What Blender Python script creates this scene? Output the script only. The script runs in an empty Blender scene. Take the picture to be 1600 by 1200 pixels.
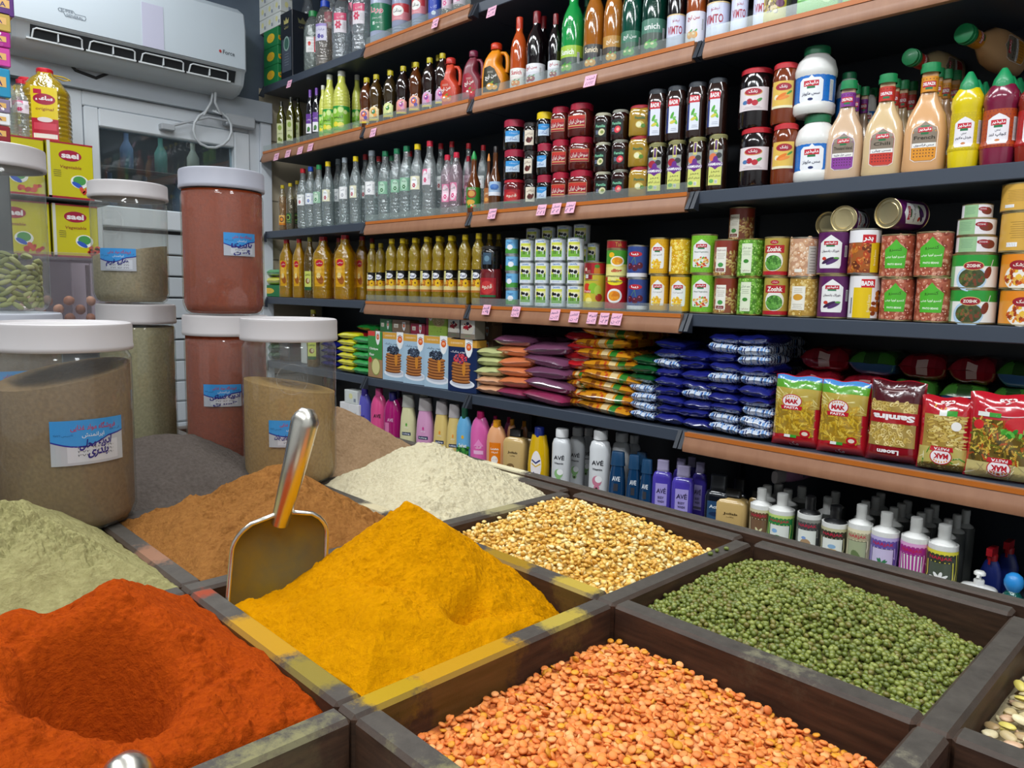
import bpy, math, random, unicodedata
import numpy as np
from mathutils import Matrix, Vector
from mathutils.geometry import tessellate_polygon
random.seed(7); rnd = random.random; U = random.uniform; PI = math.pi
sc = bpy.context.scene
COL = sc.collection

# ------------------------------------------------------------------ camera (stands in the aisle, 1.35 m above the floor)
CZ = 1.35; F = 1166.746
R3 = [[0.6983582, -0.1014138, 0.7085274], [0.7153714, 0.0667680, -0.6955472], [0.0232311, 0.9926013, 0.1191765]]
cd = bpy.data.cameras.new('camera'); cam = bpy.data.objects.new('camera', cd); COL.objects.link(cam)
M4 = Matrix(R3).to_4x4(); M4.translation = (0, 0, CZ); cam.matrix_world = M4
cd.sensor_width = 36; cd.lens = F / 1600 * 36; cd.clip_start = .02
sc.camera = cam
# ------------------------------------------------------------------ world, lights, exposure
w = bpy.data.worlds.new('world'); sc.world = w; w.use_nodes = True
w.node_tree.nodes['Background'].inputs[0].default_value = (.8, .9, 1, 1)
w.node_tree.nodes['Background'].inputs[1].default_value = .3
sc.view_settings.view_transform = 'Standard'; sc.view_settings.look = 'None'
sc.view_settings.exposure = .5; sc.view_settings.gamma = 1; sc.view_settings.use_curve_mapping = False
CEIL = 3.15
def area(name, loc, sx, sy, watt, rot=(0, 0, 0), col=(.93, .97, 1)):
    l = bpy.data.lights.new(name, 'AREA'); l.shape = 'RECTANGLE'; l.size = sx; l.size_y = sy; l.energy = watt; l.color = col
    o = bpy.data.objects.new(name, l); COL.objects.link(o); o.location = loc; o.rotation_euler = rot
LAMPS = [(-2.9, .75), (-1.5, .75), (-.1, .75), (-2.2, -.75), (-.8, -.75), (.6, -.75), (1.1, .75)]
for i, (x, y) in enumerate(LAMPS):
    area('panel_light', (x, y, CEIL - .05), 1.1, .28, 13 if y > 0 else 20)
sc.cycles.transparent_max_bounces = 24
sc.cycles.max_bounces = 8

def cray(px, py):
    v = Vector((px - 800, -(py - 600), -F)); return Matrix(R3) @ v / F
def pt(px, py, d):                      # point at camera depth d
    r = cray(px, py) * d; return Vector((r.x, r.y, r.z + CZ))
def zat(px, py, Y):
    r = cray(px, py); return r.z * Y / r.y + CZ
def onX(px, py, X):
    r = cray(px, py) * 1; r = r * (X / r.x); return Vector((r.x, r.y, r.z + CZ))
def xat(px, z, Y):
    z -= CZ; k = (px - 800) / F
    a0 = R3[1][0] * Y + R3[2][0] * z; a2 = R3[1][2] * Y + R3[2][2] * z
    return (-k * a2 - a0) / (R3[0][0] + k * R3[0][2])
def depth(x, y, z): return -(R3[0][2] * x + R3[1][2] * y + R3[2][2] * (z - CZ))

# ------------------------------------------------------------------ materials
def lin(h):
    c = [int(h[i:i + 2], 16) / 255 for i in (0, 2, 4)]
    return [((v + .055) / 1.055) ** 2.4 if v > .04045 else v / 12.92 for v in c]
MATS = {}
def mk(name): m = bpy.data.materials.new(name); m.use_nodes = True; MATS[name] = m; nt = m.node_tree; return m, nt, nt.nodes, nt.links
def pr_mat(name, rough, metal=0., coat=0., spec=.5, bump=0., bscale=60., trans=0., var=0.):
    m, nt, N, L = mk(name); b = N['Principled BSDF']
    a = N.new('ShaderNodeAttribute'); a.attribute_name = 'Col'
    src = a.outputs['Color']
    if var:
        no = N.new('ShaderNodeTexNoise'); no.inputs['Scale'].default_value = bscale; no.inputs['Detail'].default_value = 6
        tc = N.new('ShaderNodeTexCoord'); L.new(tc.outputs['Object'], no.inputs['Vector'])
        mp = N.new('ShaderNodeMapRange'); mp.inputs[3].default_value = 1 - var; mp.inputs[4].default_value = 1 + var
        L.new(no.outputs['Fac'], mp.inputs[0])
        mx = N.new('ShaderNodeMix'); mx.data_type = 'RGBA'; mx.blend_type = 'MULTIPLY'; mx.inputs[0].default_value = 1
        L.new(src, mx.inputs[6]); L.new(mp.outputs[0], mx.inputs[7]); src = mx.outputs[2]
    L.new(src, b.inputs['Base Color'])
    b.inputs['Roughness'].default_value = rough; b.inputs['Metallic'].default_value = metal
    b.inputs['Coat Weight'].default_value = coat; b.inputs['Coat Roughness'].default_value = .06
    b.inputs['Specular IOR Level'].default_value = spec; b.inputs['Transmission Weight'].default_value = trans
    if bump:
        no = N.new('ShaderNodeTexNoise'); no.inputs['Scale'].default_value = bscale; no.inputs['Detail'].default_value = 5
        tc = N.new('ShaderNodeTexCoord'); L.new(tc.outputs['Object'], no.inputs['Vector'])
        bp = N.new('ShaderNodeBump'); bp.inputs['Strength'].default_value = bump; bp.inputs['Distance'].default_value = .004
        L.new(no.outputs['Fac'], bp.inputs['Height']); L.new(bp.outputs[0], b.inputs['Normal'])
    return m
def clear_mat(name, rough=.05, veil=.1, gl=1., bump=.35):
    """thin clear plastic: see-through, tinted by the face colour, with a Fresnel sheen and a faint milky veil"""
    m, nt, N, L = mk(name); N.remove(N['Principled BSDF']); out = N['Material Output']
    a = N.new('ShaderNodeAttribute'); a.attribute_name = 'Col'
    t = N.new('ShaderNodeBsdfTransparent'); L.new(a.outputs['Color'], t.inputs[0])
    d = N.new('ShaderNodeBsdfDiffuse'); L.new(a.outputs['Color'], d.inputs[0])
    g = N.new('ShaderNodeBsdfGlossy'); g.inputs['Roughness'].default_value = rough
    lw = N.new('ShaderNodeLayerWeight'); lw.inputs[0].default_value = .5
    pw = N.new('ShaderNodeMath'); pw.operation = 'POWER'; pw.inputs[1].default_value = 3.5; L.new(lw.outputs['Facing'], pw.inputs[0])
    mm = N.new('ShaderNodeMath'); mm.operation = 'MULTIPLY_ADD'; mm.inputs[1].default_value = .5 * gl; mm.inputs[2].default_value = .05 * gl; L.new(pw.outputs[0], mm.inputs[0])
    x1 = N.new('ShaderNodeMixShader'); x1.inputs[0].default_value = veil; L.new(t.outputs[0], x1.inputs[1]); L.new(d.outputs[0], x1.inputs[2])
    x2 = N.new('ShaderNodeMixShader'); L.new(mm.outputs[0], x2.inputs[0]); L.new(x1.outputs[0], x2.inputs[1]); L.new(g.outputs[0], x2.inputs[2])
    no = N.new('ShaderNodeTexNoise'); no.inputs['Scale'].default_value = 55; no.inputs['Detail'].default_value = 2
    tc = N.new('ShaderNodeTexCoord'); L.new(tc.outputs['Object'], no.inputs['Vector'])
    bp = N.new('ShaderNodeBump'); bp.inputs['Strength'].default_value = bump; bp.inputs['Distance'].default_value = .01
    L.new(no.outputs['Fac'], bp.inputs['Height']); L.new(bp.outputs[0], g.inputs['Normal'])
    L.new(x2.outputs[0], out.inputs[0]); return m
pr_mat('plastic', .35, coat=.15); pr_mat('gloss', .18, coat=.6, bump=.06, bscale=25); pr_mat('paper', .55, var=.05, bscale=40)
pr_mat('print', .3, coat=.1); pr_mat('matte', .85, var=.06, bscale=15); pr_mat('tin', .3, metal=.9, bump=.03, bscale=40)
pr_mat('steel', .27, metal=1., bump=.15, bscale=18, var=.15); pr_mat('film_bag', .14, coat=.9, bump=.5, bscale=22, spec=.7)
pr_mat('glass_jam', .12, coat=.6, spec=.6); pr_mat('paint', .45, var=.08, bscale=3)
pr_mat('powder_in_jar', .9, bump=.2, bscale=260, var=.42, spec=.1)
clear_mat('clear', .06, .11, 2.2, .7); clear_mat('jar_clear', .07, .05, .9, .03); clear_mat('liquid', .06, .17, 1.4, .5); clear_mat('strip', .15, .09, .6, 0.); clear_mat('window_glass', .03, .03, 1.2, 0.); clear_mat('oil', .07, .38, 2.4, .7)

def noise_ramp(name, c0, c1, scale, rough=.8, stretch=(1, 1, 1), bump=.3, metal=0, c2=None, tex='noise', coord='Object', bdist=.003, detail=8):
    m, nt, N, L = mk(name); b = N['Principled BSDF']; b.inputs['Roughness'].default_value = rough; b.inputs['Metallic'].default_value = metal
    if rough > .9: b.inputs['Specular IOR Level'].default_value = .04
    tc = N.new('ShaderNodeTexCoord'); mp = N.new('ShaderNodeMapping'); mp.inputs['Scale'].default_value = stretch; L.new(tc.outputs[coord], mp.inputs[0])
    no = N.new('ShaderNodeTexNoise'); no.inputs['Scale'].default_value = scale; no.inputs['Detail'].default_value = detail; no.inputs['Roughness'].default_value = .65
    L.new(mp.outputs[0], no.inputs['Vector'])
    r = N.new('ShaderNodeValToRGB'); r.color_ramp.elements[0].position = .3; r.color_ramp.elements[1].position = .7
    r.color_ramp.elements[0].color = (*lin(c0), 1); r.color_ramp.elements[1].color = (*lin(c1), 1)
    if c2: e = r.color_ramp.elements.new(.8); e.color = (*lin(c2), 1)
    L.new(no.outputs['Fac'], r.inputs[0]); L.new(r.outputs[0], b.inputs['Base Color'])
    if bump:
        bp = N.new('ShaderNodeBump'); bp.inputs['Strength'].default_value = bump; bp.inputs['Distance'].default_value = bdist
        L.new(no.outputs['Fac'], bp.inputs['Height']); L.new(bp.outputs[0], b.inputs['Normal'])
    return m

# ------------------------------------------------------------------ mesh builder (units: millimetres unless sc=1)
class MB:
    def __init__(s): s.v = []; s.f = []; s.c = []; s.m = []
    def add(s, vs, fs, col='ffffff', mi=0):
        o = len(s.v); s.v += [tuple(p) for p in vs]
        c = lin(col) if isinstance(col, str) else None
        for i, f in enumerate(fs):
            s.f.append([o + k for k in f]); s.c.append(c or (lin(col[i]) if isinstance(col[i], str) else col[i])); s.m.append(mi)
        return s
    def box(s, x0, y0, z0, x1, y1, z1, col='ffffff', mi=0):
        vs = [(x, y, z) for x in (x0, x1) for y in (y0, y1) for z in (z0, z1)]
        return s.add(vs, [(0, 1, 3, 2), (4, 6, 7, 5), (0, 4, 5, 1), (2, 3, 7, 6), (0, 2, 6, 4), (1, 5, 7, 3)], col, mi)
    def bbox(s, x0, y0, z0, x1, y1, z1, col='ffffff', mi=0, b=2.):
        """box with chamfered edges"""
        vs = []; idx = {}
        X = (x0, x1); Y = (y0, y1); Z = (z0, z1)
        for i in (0, 1):
            for j in (0, 1):
                for k in (0, 1):
                    sx, sy, sz = (1, -1)[i], (1, -1)[j], (1, -1)[k]
                    for a in range(3):
                        p = [X[i] + sx * b, Y[j] + sy * b, Z[k] + sz * b]
                        if a == 0: p[0] = X[i]
                        if a == 1: p[1] = Y[j]
                        if a == 2: p[2] = Z[k]
                        idx[i, j, k, a] = len(vs); vs.append(p)
        g = lambda *q: idx[q]
        fs = []
        for i in (0, 1): fs.append([g(i, 0, 0, 0), g(i, 1, 0, 0), g(i, 1, 1, 0), g(i, 0, 1, 0)][::(1 if i else -1)])
        for j in (0, 1): fs.append([g(0, j, 0, 1), g(1, j, 0, 1), g(1, j, 1, 1), g(0, j, 1, 1)][::(-1 if j else 1)])
        for k in (0, 1): fs.append([g(0, 0, k, 2), g(1, 0, k, 2), g(1, 1, k, 2), g(0, 1, k, 2)][::(1 if k else -1)])
        for i in (0, 1):
            for j in (0, 1): fs.append([g(i, j, 0, 0), g(i, j, 1, 0), g(i, j, 1, 1), g(i, j, 0, 1)])
            for k in (0, 1): fs.append([g(i, 0, k, 0), g(i, 1, k, 0), g(i, 1, k, 2), g(i, 0, k, 2)])
        for j in (0, 1):
            for k in (0, 1): fs.append([g(0, j, k, 1), g(1, j, k, 1), g(1, j, k, 2), g(0, j, k, 2)])
        for i in (0, 1):
            for j in (0, 1):
                for k in (0, 1): fs.append([g(i, j, k, 0), g(i, j, k, 1), g(i, j, k, 2)])
        s.fixn = True
        return s.add(vs, fs, col, mi)
    def lathe(s, prof, col='ffffff', mi=0, n=20, p=2., ax=1., ay=1., cx=0., cy=0., caps=True):
        vs = []; K = len(prof); fs = []; cols = []
        for r, z in prof:
            for i in range(n):
                t = 2 * PI * i / n; c, q = math.cos(t), math.sin(t)
                if p != 2: c = math.copysign(abs(c) ** (2 / p), c); q = math.copysign(abs(q) ** (2 / p), q)
                vs.append((cx + r * c * ax, cy + r * q * ay, z))
        for k in range(K - 1):
            for i in range(n):
                j = (i + 1) % n
                fs.append((k * n + i, k * n + j, (k + 1) * n + j, (k + 1) * n + i)); cols.append(col if isinstance(col, str) else col(prof[k][1]))
        if caps:
            if prof[0][0] > .01: fs.append(list(range(n))[::-1]); cols.append(cols[0])
            if prof[-1][0] > .01: fs.append([(K - 1) * n + i for i in range(n)]); cols.append(cols[-1])
        return s.add(vs, fs, cols, mi)
    def tube(s, path, r, col='ffffff', mi=0, n=8, closed=False):
        P = [Vector(p) for p in path]; vs = []; fs = []; K = len(P); up = Vector((.13, .21, .97))
        for i, q in enumerate(P):
            a = P[i - 1] if (i or closed) else P[0]; b = P[(i + 1) % K] if (i < K - 1 or closed) else P[-1]
            d = (b - a).normalized()
            if i == 0:
                x = d.cross(up)
                if x.length < .3: x = d.cross(Vector((1, 0, 0)))
            else: x = x - d * x.dot(d)
            x.normalize(); y = d.cross(x); rr = r[i] if isinstance(r, (list, tuple)) else r
            for k in range(n):
                t = 2 * PI * k / n; vs.append(q + (x * math.cos(t) + y * math.sin(t)) * rr)
        for i in range(K if closed else K - 1):
            for k in range(n):
                j = (k + 1) % n; i2 = (i + 1) % K; fs.append((i * n + k, i * n + j, i2 * n + j, i2 * n + k))
        if not closed: fs += [list(range(n))[::-1], [(K - 1) * n + k for k in range(n)]]
        return s.add(vs, fs, col, mi)
    def grid(s, fn, nu, nv, col='ffffff', mi=0, closed=False):
        vs = [fn(i / nu, j / nv) for j in range(nv + 1) for i in range(nu + 1)]
        fs = [(j * (nu + 1) + i, j * (nu + 1) + i + 1, (j + 1) * (nu + 1) + i + 1, (j + 1) * (nu + 1) + i) for j in range(nv) for i in range(nu)]
        cols = col if isinstance(col, str) else [col((i + .5) / nu, (j + .5) / nv) for j in range(nv) for i in range(nu)]
        return s.add(vs, fs, cols, mi)
    def mesh(s, name, mats, smooth=35, k=.001):
        me = bpy.data.meshes.new(name)
        me.from_pydata([(a * k, b * k, c * k) for a, b, c in s.v], [], s.f)
        for m in mats: me.materials.append(MATS[m] if isinstance(m, str) else m)
        me.polygons.foreach_set('material_index', s.m)
        ca = me.color_attributes.new('Col', 'FLOAT_COLOR', 'CORNER')
        arr = np.ones((len(me.loops), 4), dtype=np.float32)
        cnt = [len(f) for f in s.f]; arr[:, :3] = np.repeat(np.array(s.c, dtype=np.float32).reshape(-1, 3), cnt, axis=0)
        ca.data.foreach_set('color', arr.ravel())
        if getattr(s, 'fixn', False):
            import bmesh
            bm = bmesh.new(); bm.from_mesh(me); bmesh.ops.recalc_face_normals(bm, faces=bm.faces); bm.to_mesh(me); bm.free()
        if smooth: me.shade_smooth(); me.set_sharp_from_angle(angle=math.radians(smooth))
        me.update(); return me
    def build(s, name, mats='plastic', parent=None, smooth=35, k=.001, label=None):
        if isinstance(mats, (str, bpy.types.Material)): mats = [mats]
        o = bpy.data.objects.new(name, s.mesh(name, mats, smooth, k)); COL.objects.link(o)
        if parent: o.parent = parent
        if label: o['label'] = label
        return o
def tag(o, label, cat, group=None, kind=None):
    o['label'] = label; o['category'] = cat
    if group: o['group'] = group
    if kind: o['kind'] = kind
    return o
def empty(name, loc=(0, 0, 0), rz=0):
    o = bpy.data.objects.new(name, None); COL.objects.link(o); o.location = loc; o.rotation_euler = (0, 0, rz); o.empty_display_size = .02; return o
def dup(o, parent=None):
    c = o.copy(); COL.objects.link(c)
    if parent: c.parent = parent
    for ch in o.children: dup(ch, c)
    return c
def struct(name, mb, mat, k=1., smooth=0):
    o = mb.build(name, mat, None, smooth, k); o['kind'] = 'structure'; return o

# ------------------------------------------------------------------ lettering
AF = {}
for cp in list(range(0xFB50, 0xFC00)) + list(range(0xFE70, 0xFEFD)):
    d_ = unicodedata.decomposition(chr(cp))
    if d_.startswith('<'):
        t_, *r_ = d_.split(); AF[(t_[1:-1], ''.join(chr(int(x, 16)) for x in r_))] = chr(cp)
def shape(s):
    s = s.replace('\u0644\u0627', '\x01'); out = []; prev = False
    fm = lambda ch, t: AF.get((t, '\u0644\u0627' if ch == '\x01' else ch))
    for i, ch in enumerate(s):
        if not fm(ch, 'isolated'): out.append(ch); prev = False; continue
        nx = bool(fm(s[i + 1], 'final')) if i + 1 < len(s) else False
        canl = bool(fm(ch, 'initial')) and nx
        out.append(fm(ch, ('medial' if canl else 'final') if prev else ('initial' if canl else 'isolated'))); prev = canl
    return ''.join(reversed(out))
TXC = {}
def text2d(s, bold=0.):
    """outline letters as flat triangles: x centred, cap height about 1"""
    key = (s, bold)
    if key in TXC: return TXC[key]
    body = shape(s) if any('\u0600' <= c <= '\u06ff' for c in s) else s
    c = bpy.data.curves.new('lettering', 'FONT'); c.body = body; c.resolution_u = 2; c.offset = bold
    o = bpy.data.objects.new('lettering', c); m = bpy.data.meshes.new_from_object(o); m.calc_loop_triangles()
    v = np.array([(p.co.x, p.co.y) for p in m.vertices] or [(0, 0)]); f = [tuple(t.vertices) for t in m.loop_triangles]
    x0, x1 = v[:, 0].min(), v[:, 0].max(); y0, y1 = v[:, 1].min(), v[:, 1].max()
    v[:, 0] -= (x0 + x1) / 2; v[:, 1] -= (y0 + y1) / 2
    bpy.data.objects.remove(o); bpy.data.curves.remove(c); bpy.data.meshes.remove(m)
    TXC[key] = (v, f, x1 - x0, y1 - y0); return TXC[key]

class G:
    """flat artwork in millimetres, wrapped later onto a surface"""
    def __init__(s): s.t = []                                  # (pts, tris, col, layer)
    def _p(s, pts, tris, c, l): s.t.append((pts, tris, c, l)); return s
    def r(s, x0, y0, x1, y1, c, l=0, n=1, m=1):
        pts = [(x0 + (x1 - x0) * i / n, y0 + (y1 - y0) * j / m) for j in range(m + 1) for i in range(n + 1)]
        tr = []
        for j in range(m):
            for i in range(n): a = j * (n + 1) + i; tr += [(a, a + 1, a + n + 2), (a, a + n + 2, a + n + 1)]
        return s._p(pts, tr, c, l)
    def e(s, cx, cy, rx, ry, c, l=1, n=16, a=0.):
        ca, sa = math.cos(a), math.sin(a); pts = [(cx, cy)]
        for i in range(n):
            t = 2 * PI * i / n; x, y = rx * math.cos(t), ry * math.sin(t); pts.append((cx + x * ca - y * sa, cy + x * sa + y * ca))
        return s._p(pts, [(0, i + 1, (i + 1) % n + 1) for i in range(n)], c, l)
    def p(s, pts, c, l=1):
        return s._p(list(pts), [tuple(t) for t in tessellate_polygon([[Vector((a, b, 0)) for a, b in pts]])], c, l)
    def tx(s, st, cx, cy, h, c, w=None, l=3, b=0., a=0., sh=0.):
        v, f, W, H = text2d(st, b)
        if W < 1e-6: return s
        kx = ky = h / H
        if w: kx = w / W
        ca, sa = math.cos(a), math.sin(a)
        return s._p([(cx + (x * kx + sh * y * ky) * ca - y * ky * sa, cy + (x * kx + sh * y * ky) * sa + y * ky * ca) for x, y in v], f, c, l)
    def line(s, pts, w, c, l=3):
        for (x0, y0), (x1, y1) in zip(pts, pts[1:]):
            d = math.hypot(x1 - x0, y1 - y0) or 1; nx, ny = -(y1 - y0) / d * w / 2, (x1 - x0) / d * w / 2
            s._p([(x0 + nx, y0 + ny), (x1 + nx, y1 + ny), (x1 - nx, y1 - ny), (x0 - nx, y0 - ny)], [(0, 1, 2), (0, 2, 3)], c, l)
            s.e(x1, y1, w / 2, w / 2, c, l, 6)
        return s
    def blobs(s, x0, y0, x1, y1, n, cols, rx, ry=None, l=1, hi=None, oval=None):
        for i in range(n):
            x, y = U(x0, x1), U(y0, y1)
            if oval and ((x - (x0 + x1) / 2) / ((x1 - x0) / 2)) ** 2 + ((y - (y0 + y1) / 2) / ((y1 - y0) / 2)) ** 2 > 1: continue
            a = U(0, PI); k = U(.75, 1.2); li = l + i % 4 * .25
            s.e(x, y, rx * k, (ry or rx) * k, random.choice(cols), li, 8, a)
            if hi: s.e(x - rx * .2, y + rx * .2, rx * k * .35, (ry or rx) * k * .3, hi, li + .2, 5, a)
        return s
    def lines(s, cx, cy, w, n, dy, c, h=.8, l=2):
        for i in range(n):
            ww = w * U(.7, 1); s.r(cx - ww / 2, cy - i * dy, cx + ww / 2, cy - i * dy + h, c, l)
        return s
    def put(s, mb, wrap, step=1e9, eps=.25, mi=0, stepv=1e9):
        for pts, tris, c, l in s.t:
            P = list(pts); T = list(tris)
            if step < 1e8 or stepv < 1e8:
                st = list(T); T = []
                while st:
                    t = st.pop(); best = 0; bi = -1
                    for k in range(3):
                        a, b = P[t[k]], P[t[(k + 1) % 3]]; d = max(abs(a[0] - b[0]) / step, abs(a[1] - b[1]) / stepv)
                        if d > best: best = d; bi = k
                    if best <= 1 or len(P) > 9000: T.append(t); continue
                    a, b, o = t[bi], t[(bi + 1) % 3], t[(bi + 2) % 3]
                    P.append(((P[a][0] + P[b][0]) / 2, (P[a][1] + P[b][1]) / 2)); m = len(P) - 1
                    st += [(a, m, o), (m, b, o)]
            mb.add([wrap(x, y, eps * (1 + l)) for x, y in P], T, c, mi)
        return mb
def wcyl(R, zc=0., a0=0.):
    """front (-Y) of a cylinder"""
    def f(x, y, e): t = x / R + a0; return ((R + e) * math.sin(t), -(R + e) * math.cos(t), zc + y)
    return f
def wsec(rf, p, ax, ay, zc=0.):
    """on a superelliptic section whose radius varies with height"""
    def f(x, y, e):
        r = rf(zc + y); t = -PI / 2 + x / (r * (ax + ay) / 2)
        X = r * ax * 1.; c, q = math.cos(t), math.sin(t)
        m = (abs(c / ax) ** p + abs(q / ay) ** p) ** (-1 / p)
        return ((r * m + e) * c, (r * m + e) * q, zc + y)
    return f
def wflat(y0=0., zc=0., xc=0.): return lambda x, y, e: (xc + x, y0 - e, zc + y)
def wside(x0=0., zc=0., yc=0.): return lambda x, y, e: (x0 + e, yc + x, zc + y)
def prof_r(prof):
    zs = [z for r, z in prof]; rs = [r for r, z in prof]
    return lambda z: float(np.interp(z, zs, rs))
# ================================================================== the setting
WL = -3.70; DS = 1.80; BK = 2.17
noise_ramp('floor_tile', '8d8a84', 'a8a49c', 3, .35, bump=.1)
noise_ramp('ceiling_paint', 'd8dadb', 'e6e8e8', 2, .8, bump=.05)
noise_ramp('navy_panel', '14181f', '1c212a', 4, .6, bump=.1)
noise_ramp('bulkhead', '4c5866', '5c6877', 2.5, .5, bump=.08)
noise_ramp('plaster', 'b9bcbd', 'c9cccc', 2, .8, bump=.1)
def tile_mat():
    m, nt, N, L = mk('beige_tile'); b = N['Principled BSDF']; b.inputs['Roughness'].default_value = .35
    tc = N.new('ShaderNodeTexCoord'); mp = N.new('ShaderNodeMapping'); mp.inputs['Rotation'].default_value = (PI / 2, 0, PI / 2); L.new(tc.outputs['Object'], mp.inputs[0])
    br = N.new('ShaderNodeTexBrick'); br.offset = 0; L.new(mp.outputs[0], br.inputs[0])
    br.inputs['Color1'].default_value = (*lin('d6c8ae'), 1); br.inputs['Color2'].default_value = (*lin('cdbfa4'), 1); br.inputs['Mortar'].default_value = (*lin('8c8270'), 1)
    br.inputs['Scale'].default_value = 1; br.inputs['Brick Width'].default_value = .3; br.inputs['Row Height'].default_value = .25; br.inputs['Mortar Size'].default_value = .004
    L.new(br.outputs[0], b.inputs['Base Color'])
tile_mat()
struct('floor', MB().box(WL - 1.1, -2.6, -.05, 1.9, BK + .1, 0), 'floor_tile')
struct('ceiling', MB().box(WL - 1.1, -2.6, CEIL, 1.9, BK + .1, CEIL + .05), 'ceiling_paint')
struct('wall_back', MB().box(WL, BK + .02, 0, 1.9, BK + .1, CEIL), 'navy_panel')
struct('wall_right', MB().box(1.82, -2.6, 0, 1.9, BK + .1, CEIL), 'plaster')
struct('wall_front', MB().box(WL, -2.68, 0, 1.9, -2.6, CEIL), 'plaster')
DY0, DY1, DZ1 = 1.0, 1.745, 2.27
struct('wall_left', MB().box(WL - .08, 1.80, 0, WL, BK + .1, 2.35), 'beige_tile')
struct('wall_left', MB().box(WL - .08, 1.80, 2.35, WL, BK + .1, CEIL), 'bulkhead')
struct('wall_storage', MB().box(WL - 1.1, -2.6, 0, WL - 1.02, BK + .1, CEIL), 'plaster')
wl = MB().box(WL - .08, -2.6, 0, WL, DY0 - .08, 2.26).box(WL - .08, -2.6, 2.26, WL, 1.80, CEIL)
struct('wall_left', wl, 'bulkhead')
struct('trim_1', MB().box(WL - .03, .2, 2.178, WL + .05, 1.845, 2.275, 'a9b0b8'), 'paint')
struct('trim_2', MB().box(WL - .03, 1.79, 0, WL + .035, 1.845, 2.178, 'd6dbe2'), 'paint')
for i, (x, y) in enumerate(LAMPS):
    o = empty('ceiling_light', (x, y, CEIL - .03)); tag(o, ['over the left end of the shelves', 'over the middle of the shelves', 'over the right part of the shelves', 'over the counter on the left', 'over the counter', 'behind the counter to the right', 'furthest right over the aisle'][i] and 'slim white panel lamp on the ceiling ' + ['over the left end of the shelves', 'over the middle of the shelves', 'over the right part of the shelves', 'over the counter on the left', 'over the counter', 'behind the counter to the right', 'furthest right over the aisle'][i], 'ceiling lamp', 'panel lamps on the ceiling')
    mb = MB().box(-580, -165, 0, 580, 165, 30, 'e8e8e8'); mb.build('housing', 'paint', o, 0)
# door: white frame, dark glass, white slatted lower leaf, closer
def em_box(name, x0, y0, z0, x1, y1, z1, col, mat, parent=None, b=.003): return MB().bbox(x0, y0, z0, x1, y1, z1, col, 0, b).build(name, mat, parent, 35, 1.)
dr = empty('door_1', (0, 0, 0)); dr['kind'] = 'structure'
W_ = WL
mb = MB()
for q in ((W_ - .04, DY0 - .08, 0, W_ + .02, DY0 - .01, 2.177), (W_ - .04, DY1 - .01, 0, W_ + .02, DY1 + .045, 2.177), (W_ - .04, DY0 - .01, 2.115, W_ + .02, DY1 - .01, 2.177)): mb.bbox(*q, 'ced4da', 0, .004)
mb.build('door_frame', 'paint', dr, 35, 1.)
mb = MB(); fz0, fz1 = 1.70, 2.045
for q in ((DY0 - .008, 0, DY0 + .05, 2.112), (DY1 - .09, 0, DY1 - .012, 2.112), (DY0 + .05, fz1 - .01, DY1 - .09, 2.112), (DY0 + .05, fz0 - .09, DY1 - .09, fz0)): mb.bbox(W_ - .035, q[0], q[1], W_ + .03, q[2], q[3], 'd2d8de', 0, .005)
mb.build('door_leaf', 'paint', dr, 35, 1.)
mb = MB()
for k in range(16): mb.bbox(W_ - .02, DY0 + .05, fz0 - .1 - .1 * (k + 1), W_ + .008, DY1 - .08, fz0 - .1 - .1 * k - .008, 'c0c6cc', 0, .004)
mb.build('slatted_panel', 'paint', dr, 35, 1.)
MB().box(W_ - .012, DY0 + .05, fz0 - .01, W_ - .006, DY1 - .08, fz1, 'c8d4d8').build('pane', 'window_glass', dr, 0, 1.)
# dim shop room seen through the pane: shelves and bottles beyond
st = empty('storage_rack'); tag(st, 'dim storage rack seen through the glass of the white door', 'rack')
for k, z in enumerate((1.50, 1.72, 1.92)): em_box('shelf', W_ - .75, DY0 - .2, z, W_ - .45, DY1 + .3, z + .02, '4a4038', 'matte', st)
for y in (DY0 - .2, DY1 + .28): em_box('post', W_ - .5, y, 1.0, W_ - .47, y + .03, 2.4, '5a5650', 'matte', st)
MB().box(W_ - .85, DY0 - .4, 1.0, W_ - .8, DY1 + .5, 2.5, '2c2a2c').build('back_board', 'matte', st, 0, 1.)
for k in range(9):
    y = DY0 + .0 + k * .085; z = 1.74 if k % 2 else 1.94
    o = MB().lathe([(0, 0), (.03, 0), (.032, .02), (.032, .11), (.012, .15), (.012, .19), (0, .19)], random.choice(['7b8dac', '9a5048', 'adaa98', '8a7ab0', '70a090', '5e8aba']), n=12).build('bottle', 'plastic', None, 35, 1.)
    o.location = (W_ - .55, y, z + .001); tag(o, 'dim bottle on the rack behind the door glass', 'bottle', 'bottles behind the door glass')
area('storage_fill_light', (WL - .6, 1.4, CEIL - .1), .6, .3, 22)  # added unseen light that brightens the goods behind the door glass
# door closer
o = empty('door_closer'); tag(o, 'grey door closer with folding arm above the white door', 'door closer')
a = onX(378, 191, W_ + .05); em_box('closer_body', W_ + .021, a.y - .09, a.z - .028, W_ + .075, a.y + .06, a.z + .028, 'a9adb2', 'paint', o, .006)
b1 = onX(262, 198, W_ + .06); MB().tube([(W_ + .07, a.y - .08, a.z - .01), (W_ + .08, (a.y + b1.y) / 2, a.z - .012), (W_ + .06, b1.y, b1.z)], .006, 'a9adb2').build('arm', 'paint', o, 35, 1.)
em_box('arm_bracket', W_ + .021, b1.y - .03, b1.z - .015, W_ + .07, b1.y + .03, b1.z + .012, 'a9adb2', 'paint', o)

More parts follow.
